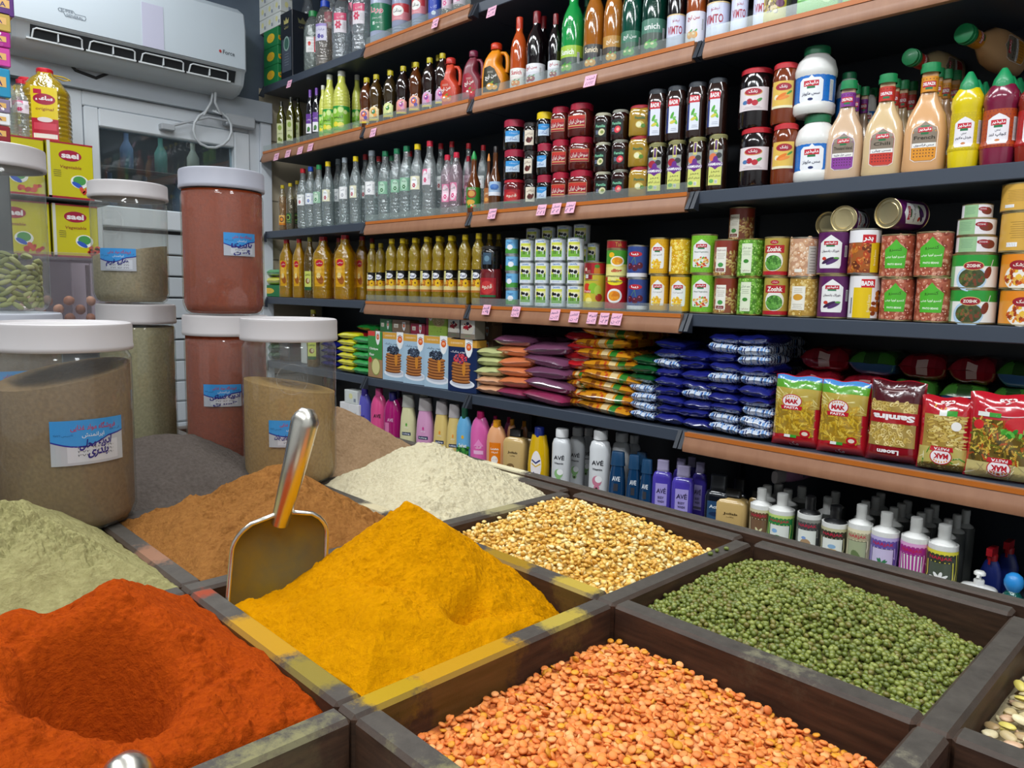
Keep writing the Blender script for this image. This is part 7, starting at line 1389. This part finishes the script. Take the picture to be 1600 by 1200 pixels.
for ts, a, b, t, d_ in CC: stack(list(ts), a, b, t, 4, d_, 'food cans in two tiers', jit=.25, tiers=1)
for k, (t, a, b) in enumerate((('veg', 1086, 1110), ('mush', 1150, 1178), ('peas', 1200, 1228), ('egg', 1262, 1290), ('bean', 1340, 1372))): stack([t, t], a, b, 384, 4, f'{["green", "brown", "pea", "purple", "bean"][k]} can in the back row', row=1, pitch=.09)
item('mush', 1139, 1181, None, 4, 'mushroom can standing on top of the two tiers', dz=.196, H=.098, row=0, dy=.06)
def lyingcan(t, px, py, Y, dirv, s, desc): z = zat(px, py, Y); x = xat(px, z, Y); lying(t, Vector((x, Y, z)) - Vector(dirv).normalized() * TP[t][2] * .001 * s, dirv, desc, s)
lyingcan('egg', 1318, 342, DS + .03, (.06, -1, .0), .92, 'can lying on its side, gold base forward, left of two'); lyingcan('egg', 1387, 333, DS + .02, (-.28, -1, .0), 1.02, 'can lying on its side, gold lid forward, right of two'); lyingcan('mush', 1292, 350, DS + .12, (-.1, -1, 0), .9, 'can lying on its side behind the gold base')
item('zr', 1484, 1562, None, 4, 'green stew can, lowest of its stack', dz=0, H=.074); item('zr', 1487, 1564, None, 4, 'green stew can, second of its stack', dz=.0745, H=.074); item('zside', 1496, 1564, None, 4, 'flat stew can, third of the green stack', dz=.149, H=.036); item('zside', 1498, 1563, None, 4, 'flat stew can, fourth of the green stack', dz=.1855, H=.036); item('zside', 1506, 1558, None, 4, 'flat stew can, top of the green stack', dz=.222, H=.03, row=0, dy=.01)
item('zr2', 1562, 1640, None, 4, 'orange stew can, lowest at the right edge', dz=0, H=.074); item('zr2', 1564, 1640, None, 4, 'orange stew can, second at the right edge', dz=.0745, H=.074); item('yel', 1563, 1640, None, 4, 'yellow can, third at the right edge', dz=.149, H=.082); item('yel', 1566, 1640, None, 4, 'yellow can, topmost at the right edge', dz=.2315, H=.074)
# left end of the fourth shelf
item('bg_cg0', 414, 437, None, 4, 'green snack packet at the left end of the fourth shelf', dz=.105, H=.035); item('bg_ry0', 405, 436, None, 4, 'orange red packet under the green one', dz=.06, H=.04); item('greenb', 403, 436, None, 4, 'dull box under the snack packets by the door', dz=0, H=.058)

# --- fifth shelf
for k in range(5):
    item(f'bg_cy{k % 3}', 526, 553, None, 5, f'yellow snack packet, {["lowest", "second up", "third up", "fourth up", "top"][k]} of its pile', 'yellow snack packets', dz=k * .030, H=.031); item(f'bg_cg{k % 3}', 549, 576, None, 5, f'green snack packet, {["lowest", "second up", "third up", "fourth up", "top"][k]} of its pile', 'green snack packets', dz=k * .034, H=.035)
item('bg_ry1', 527, 553, None, 5, 'red and yellow packet on the yellow pile', dz=.152, H=.03, yaw=.2); item('bg_cg2', 556, 592, None, 5, 'green packet lying behind the flour carton', dz=.19, H=.03, row=0, dy=.05)
item('chickf', 575, 597, 518, 5, 'green and brown chickpea flour carton'); pr_ = [('pan', 600, 632, 520), ('pan', 632, 664, 523), ('pan', 665, 701, 526)]
for t, a, b, y in pr_: item(t, a, b, y, 5, 'pale blue pancake mix carton', 'pale blue pancake mix cartons', yaw=.12)
item('pan_n', 702, 741, 531, 5, 'dark blue pancake mix carton with red berries', yaw=.12)
item('flat_g', 594, 612, None, 5, 'small green carton lying on the pancake cartons', dz=.197, H=.055, dy=.02); item('flat_b', 613, 640, None, 5, 'small brown carton lying on the pancake cartons', dz=.197, H=.055, dy=.02); item('flat_r', 642, 664, None, 5, 'small red carton lying on the pancake cartons', dz=.197, H=.045, dy=.02)
item('oat', 666, 698, None, 5, 'lime green oat carton on the pancake cartons', dz=.199, H=.105, dy=.015); item('pud', 700, 718, None, 5, 'grey dessert carton with berries, left of two', dz=.2, H=.105, dy=.02); item('pud', 720, 742, None, 5, 'grey dessert carton with berries, right of two', dz=.2, H=.105, dy=.0)
for k in range(3): item('flat_b', 744, 770, None, 5, f'brown carton in the back behind the coloured bags, {["lowest", "middle", "top"][k]}', dz=.14 + k * .056, H=.055, dy=.1)
item('flat_b', 744, 770, None, 5, 'large brown carton under the small ones in the back', dz=0, H=.139, dy=.1)
ORD5 = ['lowest', 'second up', 'third up', 'fourth up', 'fifth up', 'sixth up', 'seventh up', 'eighth up', 'ninth up', 'tenth up', 'eleventh up']
def pile(ts, pl, pr, n, hh, sh, desc, group, base=.003, row=0, dy=0., wob=4, ov=1.14, tiltr=.09, ysc=1.):
    for k in range(n):
        t = ts[k % len(ts)] if isinstance(ts, list) else ts(k); w = U(-wob, wob); o, *_ = item(t, pl + w, pr + w, None, sh, f'{desc if isinstance(desc, str) else desc(k)}, {ORD5[k] if k < n - 1 else "top"} of its pile', group, dz=base + k * hh, H=hh * ov, row=row, dy=dy + U(0, .012), yaw=U(-.1, .1)); o.scale.y = ysc; o.rotation_euler.x = U(-tiltr, tiltr) * .4; o.rotation_euler.y = U(-tiltr, tiltr)
pile(lambda k: ('bg_pch' if k < 2 else 'bg_pale') + str(k % 3), 742, 784, 5, .034, 5, lambda k: 'clear bag of pale peach beans' if k < 2 else 'clear bag of pale green lentils', 'bags of pulses, left pile', wob=2)
pile(lambda k: ('bg_mag' if k < 1 else 'bg_org') + str(k % 3), 776, 826, 5, .037, 5, lambda k: 'clear bag of orange lentils' if k else 'clear bag of dark pink beans, middle pile', 'bags of pulses, middle pile', wob=2, dy=-.004)
pile(lambda k: ('bg_mag' if k < 1 else 'bg_pur') + str(k % 3), 817, 886, 5, .041, 5, lambda k: 'bag of purple beans' if k else 'bag of magenta beans', 'bags of purple beans', wob=3, dy=-.012)
item('bg_pur0', 770, 824, None, 5, 'bag of purple beans lying on the left piles', dz=.185, H=.042, yaw=.15)
pile(lambda k: 'bg_pur' + str(k % 3), 830, 880, 6, .036, 5, 'bag of purple beans in the back row', 'bags of purple beans behind', row=0, dy=.125, ysc=.7)
pile(lambda k: 'bg_gold' + str(k % 3), 900, 990, 8, .0335, 5, 'golden brown snack bag', 'golden snack bags', wob=6, tiltr=.08)
pile(lambda k: ('bg_gold' if k < 4 else 'bg_yr') + str(k % 3), 882, 924, 8, .031, 5, lambda k: 'golden bag in the left pile' if k < 4 else 'yellow and red snack bag', 'yellow and red snack bags', wob=2, dy=.016)
pile(lambda k: ('bg_wb' if k < 4 else 'bg_grn') + str(k % 3), 985, 1024, 7, .027, 5, lambda k: 'blue and white patterned sugar bag, leftmost pile' if k < 4 else 'dark green tea bag', 'patterned and green bags', wob=2)
BL = [(1022, 1066, 9, 'bbbbbbwbb', 'first'), (1062, 1110, 8, 'bbbwbbbb', 'second'), (1106, 1154, 10, 'wwbbbwbbwb', 'third'), (1152, 1202, 10, 'wwwbbwbwwb', 'fourth')]
for a, b, n, pat, nm in BL: pile(lambda k: ('bg_blue' if pat[k] == 'b' else 'bg_wb') + str(k % 3), a, b, n, .0272, 5, lambda k: ('navy blue' if pat[k] == 'b' else 'blue and white') + f' sugar bag, {nm} blue pile', 'blue sugar bags', wob=4, tiltr=.1)
pile(lambda k: ('bg_wb' if k % 3 else 'bg_blue') + str(k % 3), 1196, 1226, 9, .029, 5, lambda k: 'patterned sugar bag in the back row, last blue pile', 'sugar bags behind', dy=.16)
for t, a, b, y, d_ in (('p_mak', 1202, 1276, 588, 'pasta bag with green top and spiral pasta, left of two'), ('p_mak', 1273, 1350, 596, 'pasta bag with green top and spiral pasta, right of two'), ('p_sam', 1349, 1434, 596, 'dark red pasta bag of shells standing upside down'), ('p_mk2', 1430, 1512, 622, 'red pasta bag of penne standing upside down'), ('p_mk3', 1504, 1622, 618, 'large red pasta bag of mixed spirals at the right edge')):
    o, *_ = item(t, a, b, y, 5, d_, 'pasta bags, front row', yaw=.10); o.rotation_euler.x = -.06
for r, zb in enumerate((.0, .062, .124, .186)):
    for k in range(5):
        a = 1236 + k * 78 + (r % 2) * 14; t = [['bp_red', 'bp_or', 'bp_red', 'bp_or', 'bp_red'], ['bp_or', 'bp_red', 'bp_or', 'bp_grn', 'bp_or'], ['bp_red', 'bp_red', 'bp_grn', 'bp_grn', 'bp_grn'], ['bp_red', 'bp_grn', 'bp_red', 'bp_red', 'bp_grn']][r][k]
        item(t + str(k % 3), a, a + 76, None, 5, {'bp_red': 'dark red', 'bp_grn': 'green and blue', 'bp_or': 'brown and green'}[t] + ' pasta bag lying in the back row, ' + ['bottom', 'second', 'third', 'top'][r] + ' layer', 'pasta bags lying behind', dz=zb, H=.064, dy=.115 + U(0, .01), yaw=U(-.08, .08))
# dim goods behind the front jar: left end of the fifth shelf
item('tin', 425, 452, None, 5, 'black carton at the dark left end of the fifth shelf', dz=0, H=.22, dy=.05); item('white', 470, 494, None, 5, 'grey box at the dark left end of the fifth shelf', dz=0, H=.2, dy=.06); item('oil_olive', 480, 500, 484, 5, 'oil bottle in a pale box at the left end of the fifth shelf', row=0)
for k in range(4): item(f'bg_grn{k % 3}', 402, 424, None, 5, f'dark green bag by the wall, {ORD5[k]} of four', dz=.04 * k, H=.045)
for k in range(4): item(f'bg_blue{k % 3}', 500, 524, None, 5, f'blue bag beside the yellow snack packets, {ORD5[k]} of four', dz=.03 * k, H=.033, dy=.05)

# --- bottom shelf
item('soapb', 531, 546, None, 6, 'white soap carton with orange print, left', dz=0, H=.165); item('soapb', 546, 560, None, 6, 'white soap carton with orange print, right', dz=0, H=.165); item('white', 538, 558, None, 6, 'small white and brown box on the soap cartons', dz=.1655, H=.06)
S6 = [('sh_pur', 557, 583, 604, 'violet shampoo bottle with dark blue cap'), ('sh_pnk', 578, 607, 607, 'pink shampoo bottle with pink cap'), ('sh_mag', 598, 630, 613, 'magenta shampoo bottle with navy cap'), ('l_cr', 624, 652, 617, 'cream coloured conditioner bottle'), ('l_pk', 649, 680, 622, 'pink conditioner bottle with pale cap'), ('l_ye', 676, 704, 627, 'yellow conditioner bottle, left of two'), ('l_ye', 697, 722, 632, 'yellow conditioner bottle, right of two'),
      ('sh_blu', 712, 739, 636, 'sky blue shampoo bottle with dark green cap'), ('sh_pk2', 734, 766, 643, 'bright pink shampoo bottle with flip cap'), ('sh_or', 759, 792, 657, 'orange shampoo bottle with flip cap'), ('sh_gold', 786, 826, 671, 'gold square shampoo bottle with black cap, left one'), ('sh_yel', 823, 860, 668, 'yellow shampoo bottle with blue cap'), ('sh_wg', 861, 892, 670, 'white shampoo bottle with green spot'), ('sh_wr', 919, 953, 672, 'white shampoo bottle with pink spot'),
      ('sh_db', 950, 978, 706, 'dark blue body wash bottle, leftmost front'), ('sh_db', 978, 1001, 711, 'dark blue body wash bottle, middle front'), ('sh_db', 998, 1020, 718, 'dark blue body wash bottle, rightmost front'), ('sh_vio', 1018, 1050, 719, 'purple body wash bottle, left of two in front'), ('sh_vio', 1048, 1084, 728, 'purple body wash bottle, right of two in front'), ('sh_blk', 1100, 1142, 742, 'black body wash bottle with blue label'), ('sh_gold', 1118, 1170, 766, 'gold square shampoo bottle with black cap, right one')]
for t, a, b, y, d_ in S6: item(t, a, b, y, 6, d_, 'shampoo bottles, front row', yaw=None if t not in ('sh_gold',) else .3, jit=.5)
for t, a, b, y, d_, r in (('sh_mag', 612, 634, 609, 'magenta shampoo bottle in the back row', 1), ('l_cr', 652, 672, 616, 'cream conditioner bottle in the back row', 1), ('l_ye', 683, 700, 624, 'yellow conditioner bottle in the back row', 1), ('sh_pk2', 764, 782, 650, 'bright pink shampoo bottle in the second row', 1), ('sh_pk2', 786, 802, 652, 'bright pink shampoo bottle in the third row', 2), ('sh_or', 790, 808, 655, 'orange shampoo bottle in the second row', 1), ('sh_or', 810, 826, 658, 'orange shampoo bottle in the third row', 2),
                       ('sh_gold', 818, 838, 674, 'gold shampoo bottle in the second row', 1), ('sh_wg', 888, 914, 668, 'white shampoo bottle in the second row, left', 1), ('sh_wg', 908, 928, 669, 'white shampoo bottle in the third row, left', 2), ('sh_wr', 954, 984, 676, 'white shampoo bottle in the second row, right', 1), ('sh_wr', 978, 1000, 680, 'white shampoo bottle in the third row, right', 2), ('sh_db', 990, 1012, 706, 'dark blue body wash bottle in the second row', 1),
                       ('sh_vio', 1050, 1074, 716, 'purple body wash bottle in the second row, left', 1), ('sh_vio', 1080, 1104, 722, 'purple body wash bottle in the second row, right', 1), ('sh_vio', 1068, 1090, 714, 'purple body wash bottle in the third row', 2), ('sh_blk', 1140, 1168, 748, 'black body wash bottle in the second row', 1), ('sh_gold', 1168, 1190, 766, 'gold shampoo bottle hidden behind the front one', 1)):
    item(t, a, b, y, 6, d_, 'shampoo bottles behind', row=r, pitch=.08)
NJ = [('n_brn', 1170, 1205, 763, 'brown labelled'), ('n_grn', 1199, 1241, 771, 'green labelled'), ('n_gry', 1243, 1283, 775, 'grey labelled black capped'), ('n_wal', 1281, 1325, 790, 'walnut labelled black capped'), ('n_alm', 1322, 1362, 788, 'pale almond labelled'), ('n_ros', 1358, 1404, 800, 'violet rosemary labelled'), ('n_mag', 1404, 1450, 808, 'magenta labelled'), ('n_dai', 1446, 1496, 819, 'daisy labelled')]
for t, a, b, y, d_ in NJ: item(t, a, b, y, 6, d_ + ' white lotion bottle', 'lotion bottles, front row', jit=.4)
for k, (a, y, r) in enumerate(((1196, 758, 1), (1228, 764, 1), (1214, 756, 2), (1250, 760, 2), (1290, 776, 1), (1302, 768, 2), (1348, 782, 1), (1364, 776, 2), (1372, 770, 3), (1392, 792, 1), (1404, 786, 2), (1414, 782, 3), (1434, 800, 1), (1446, 794, 2), (1456, 788, 3), (1476, 810, 1), (1490, 803, 2), (1504, 796, 3))): item('narb', a - 17, a + 17, y, 6, 'white lotion bottle seen from behind, ' + ['', 'second row', 'third row', 'fourth row'][r], 'lotion bottles behind', row=r, pitch=.066)
item('pump', 1499, 1562, 893, 6, 'white hand soap pump bottle, bottom right'); item('ball', 1561, 1606, 896, 6, 'teal bottle with round blue cap, bottom right'); item('spray', 1530, 1568, 848, 6, 'blue cleaner bottle with red trigger, left of two', row=1, pitch=.09); item('spray', 1556, 1594, 838, 6, 'blue cleaner bottle with red trigger, right of two', row=2, pitch=.09)
lyingcan('l_pk', 1210, 746, DS + .11, (-.1, -1, .0), .8, 'pale bottle lying on the lotion bottles, pink cap forward')

# ================================================================== the rack at the left wall
XR = -3.2
rk = empty('wire_rack', (XR, .8, 0)); tag(rk, 'dark wire rack at the left with oil canisters and yellow cartons', 'rack')
za, zb_ = onX(100, 310, XR).z, onX(100, 402, XR).z; zc = onX(100, 222, XR).z
for z in (za, zb_, .75, .3): MB().bbox(-.28, -.52, z - .012, .02, .135, z - .001, '202428', 0, .003).build('shelf', 'paint', rk, 30, 1.)
for x in (-.27, .01):
    for y in (-.51, .125): MB().tube([(x, y, 0), (x, y, zb_ - .02)], .008, '202428').build('post', 'paint', rk, 40, 1.)
def saei(y0, y1, z0, z1, desc):
    o = empty('oil_carton', (XR - .11, (y0 + y1) / 2, z0)); w, h = (y1 - y0) * 1000, (z1 - z0) * 1000
    MB().bbox(-110, -w / 2, 0, 110, w / 2, h, 'cfc41c', 0, 2).build('carton', 'gloss', o, 20); g = G(); g.r(-w / 2, h / 2 - 6, w / 2, h / 2, 'a82030'); g.e(0, h * .27, 38, 20, 'a81c3c', 1, 20); g.tx('saei', 0, h * .27, 20, 'f4ecec', 58, 2, .04); g.tx('Vegetable', 0, h * .06, 14, '9a4a20', 72, 2, .01, 0, .2); g.lines(-44, -2, 30, 4, 7, '6a6030', 2, 1)
    g.e(28, -h * .18, 30, 24, 'f0f0e8', 1, 18); g.e(28, -h * .16, 22, 17, '4c9a50', 1.4); g.e(20, -h * .24, 20, 8, '3058c0', 1.6, 12, -.5); g.blobs(30, -h * .42, w / 2 - 4, -h * .3, 8, ['c02c28', 'd85038'], 11, 8, 1.5); g.r(-w / 2, -h / 2, w / 2, -h / 2 + 8, 'a82030', 1); g.r(-w / 2 + 2, -h / 2, -w / 2 + 12, h / 2, 'd8d8cc', 1)
    mb = MB(); g.put(mb, wside(110.4, h / 2), eps=.15); mb.build('printed_face', 'print', o, 0); tag(o, desc, 'carton', 'yellow oil cartons on the wire rack')
ya, yb_ = onX(72, 270, XR).y, onX(146, 270, XR).y
saei(ya + .004, yb_, za, zc, 'yellow vegetable oil carton on the upper rack shelf, right one'); saei(ya - .225, ya - .004, za, zc, 'yellow vegetable oil carton on the upper rack shelf, left one')
saei(ya + .012, yb_ + .008, zb_, za - .02, 'yellow vegetable oil carton on the lower rack shelf, right one'); saei(ya - .22, ya + .004, zb_, za - .02, 'yellow vegetable oil carton on the lower rack shelf, left one')
def bigoil(px, desc, dx=0.):
    q0 = onX(px, 228, XR); top = onX(px, 113, XR - .08).z; o = empty('oil_canister', (XR - .10 - dx, q0.y - .03, zc + .001)); H = (top - zc) * 1000; R = 82
    pr = [(R * .95, 0), (R, 6), (R, H * .58), (R * .97, H * .68), (R * .62, H * .84), (R * .34, H * .91), (R * .30, H * .95)]
    MB().lathe([(R * .5, 1)] + ribbed(pr, H * .05, H * .64, 10, 3.5), 'd8b80c', 0, 28, p=3).build('body', 'oil', o, 60); MB().lathe([(R * .33, H * .94), (R * .34, H * .95), (R * .34, H * .99), (R * .3, H), (0, H)], 'd0182c', n=18, caps=False).build('cap', 'plastic', o, 40)
    MB().tube([(R * .3 * math.cos(t), R * .3 * math.sin(t), H * .935) for t in np.linspace(0, 2 * PI, 16)[:-1]], 3, 'e0b818', closed=True).tube([(R * .3, 4, H * .94), (R * .7, 40, H * .96), (R * .95, 66, H * .95), (R * .7, 60, H * .93), (R * .3, 10, H * .93)], 2.4, 'e0b818').build('carry_strap', 'plastic', o, 40)
    g = G(); g.r(-40, -95, 40, 92, 'e8cc10'); g.e(0, 48, 34, 20, 'a81c3c', 1, 18); g.tx('ساعی', 0, 50, 20, 'f4ecec', 52, 2, .05); g.r(-32, 66, -8, 82, 'c02040', 1); g.tx('original', 0, 12, 14, '9a4a20', 54, 2, .01, 0, .2); g.r(-40, -95, 40, -20, 'b81c30', 1); g.r(-34, -60, 34, -36, 'd84458', 1.5); g.r(-36, -90, 36, -74, 'ece4e0', 1.5); g.e(0, -24, 24, 9, 'e8dcd8', 1.5)
    mb = MB(); g.put(mb, wsec(lambda z: R + .6, 3, 1, 1, H * .36), 14, .2); lo_ = mb.build('label', 'print', o, 0); o.rotation_euler = (0, 0, PI / 2 - .3)
    tag(o, desc, 'canister', 'yellow oil canisters')
bigoil(101, 'large yellow oil canister with red cap on the cartons, front one'); bigoil(90, 'large yellow oil canister partly hidden behind the front one', .175)
for px, tp_, ds, dx in ((26, 113, 'left one', 0), (41, 124, 'right one', .03)):
    q0 = onX(px, 228, XR + .0); o, _d = inst('rose_big'); H = onX(px, tp_, XR - .05).z - zc; o.location = (XR - .05 - dx, q0.y + (0.01 if dx else -.02), zc + .001); o.scale = (.92, .92, H / .29); o.rotation_euler = (0, 0, PI / 2 - .35); reg(o, 'clear rosewater bottle with red cap on the yellow cartons, ' + ds, 'rosewater bottles on the rack')
# colour packets hung at the very left
cols = [('5a2878', 'purple', -12, 24), ('c8a850', 'gold', 18, 49), ('b0248c', 'magenta', 49, 74), ('d048a0', 'pink', 74, 104), ('2890b8', 'blue', 106, 152), ('8c7c98', 'lilac grey', 154, 176), ('e8e8e8', 'white', 176, 196), ('8c1c28', 'dark red', 196, 222)]
XP = -2.85
for c, nm, t, b in cols:
    z1, z0 = onX(8, t, XP).z, onX(8, b, XP).z; y1 = onX(18 if b > 30 else 23, (t + b) / 2, XP).y - .0; h = (z1 - z0) * 1000 - 2
    o = empty('packet', (XP - .04, y1 - .09, z0)); MB().bbox(-38, -88, 0, 38, 88, h, c, 0, 3).build('pouch', 'gloss', o, 30); g = G(); g.r(30, -h * .15, 76, h * .2, 'e0b060', 1, 3); g.blobs(-60, -h * .4, 70, h * .4, 14, ['f0d8e8', c, 'ffffff'], 6, 4, .6); g.tx('FA', 54, 0, h * .22, '402060', 24, 2, .03); mb = MB(); g.put(mb, wside(38.3, h / 2), eps=.15); mb.build('printed_face', 'print', o, 0)
    tag(o, f'{nm} packet in the stack at the left edge', 'packet', 'coloured packets at the left edge')
pk = empty('packet_stand', (XP - .04, .5, 0)); yy_ = onX(12, 222, XP).y; tag(pk, 'narrow stand holding the coloured packets at the left edge', 'stand'); MB().bbox(XP - .08, yy_ - .30, 0, XP + .002, yy_ - .0, onX(8, 222, XP).z - .001, '3a3c40', 0, .004).build('stand_body', 'paint', pk, 30, 1.).location = (-(XP - .04), -.5, 0)
# white tub with dried figs between the jars
tq = pt(118, 420, 2.1); tb = empty('plastic_tub', (tq.x, tq.y, 0)); tag(tb, 'pale plastic tub of dried figs seen between the jars', 'tub'); zt0 = pt(110, 500, 2.1).z - .05; zt1 = pt(110, 398, 2.1).z
mb = MB(); mb.grid(lambda u, v: ((.15 + .02 * v) * math.cos(2 * PI * u), (.15 + .02 * v) * math.sin(2 * PI * u), zt0 + v * (zt1 - zt0 - .02)), 32, 4, 'dcd2d8'); mb.lathe([(.17, zt1 - .02), (.176, zt1 - .02), (.176, zt1 - .002), (.165, zt1)], 'dcd6dc', n=32, caps=False); mb.build('tub_wall', 'strip', tb, 60, 1.); MB().lathe([(0, zt0), (.149, zt0), (.149, zt0 - .01)], 'c8c0c8', n=32).build('tub_base', 'plastic', tb, 60, 1.)
MB().lathe([(.16, .0), (.16, zt0 - .0105), (0, zt0 - .0105)], '3a3c40', n=24).build('stand', 'paint', tb, 60, 1.)
fm = [MB().lathe([(0, -9), (10, -6), (13, 0), (10, 7), (3, 11), (0, 12)], c, n=10).mesh('dried_fig', ['seed_dull'], 60) for c in ('a87c58', 'c09a74', '8c6444')]
k = 0
for lay in range(5):
    for i in range(16):
        t = 2 * PI * (i + lay * .5) / 16
        if math.cos(t - math.atan2(-tq.y, -tq.x)) < -.1: continue
        o = bpy.data.objects.new('dried_fig', fm[k % 3]); k += 1; COL.objects.link(o); o.location = (tq.x + .128 * math.cos(t), tq.y + .128 * math.sin(t), zt0 + .014 + lay * .023); o.rotation_euler = (U(0, 6), U(0, 6), 0); o.scale = (1.1,) * 3; tag(o, 'brown dried fig inside the pale plastic tub', 'dried fig', 'dried figs in the tub')

# ------------------------------------------------------------------ wording of the labels
ORD = ['first', 'second', 'third', 'fourth', 'fifth', 'sixth', 'seventh', 'eighth', 'ninth', 'tenth', 'eleventh', 'twelfth', 'thirteenth']
def cat_of(n):
    for k, v in CATS.items():
        if n.split('.')[0].endswith(k): return v
    return 'bottle'
from collections import defaultdict
gr = defaultdict(list); gc = defaultdict(int)
for p in PLACED: gr[p[1]].append(p); gc[p[2]] += 1
for d_, L_ in gr.items():
    L_.sort(key=lambda p: p[3])
    for i, p in enumerate(L_):
        o = p[0]; lab = d_ if len(L_) == 1 else d_ + ', ' + ('leftmost' if i == 0 else 'rightmost' if i == len(L_) - 1 else (ORD[i] + ' from left' if len(L_) > 3 else 'middle one'))
        tag(o, lab, cat_of(o.name), p[2] if gc[p[2]] > 1 else None)
        if len(lab.split()) > 16: print('LONG', lab)
def kill(o):
    for c in list(o.children): kill(c)
    bpy.data.objects.remove(o)
for t in PROTO: kill(PROTO[t][0])
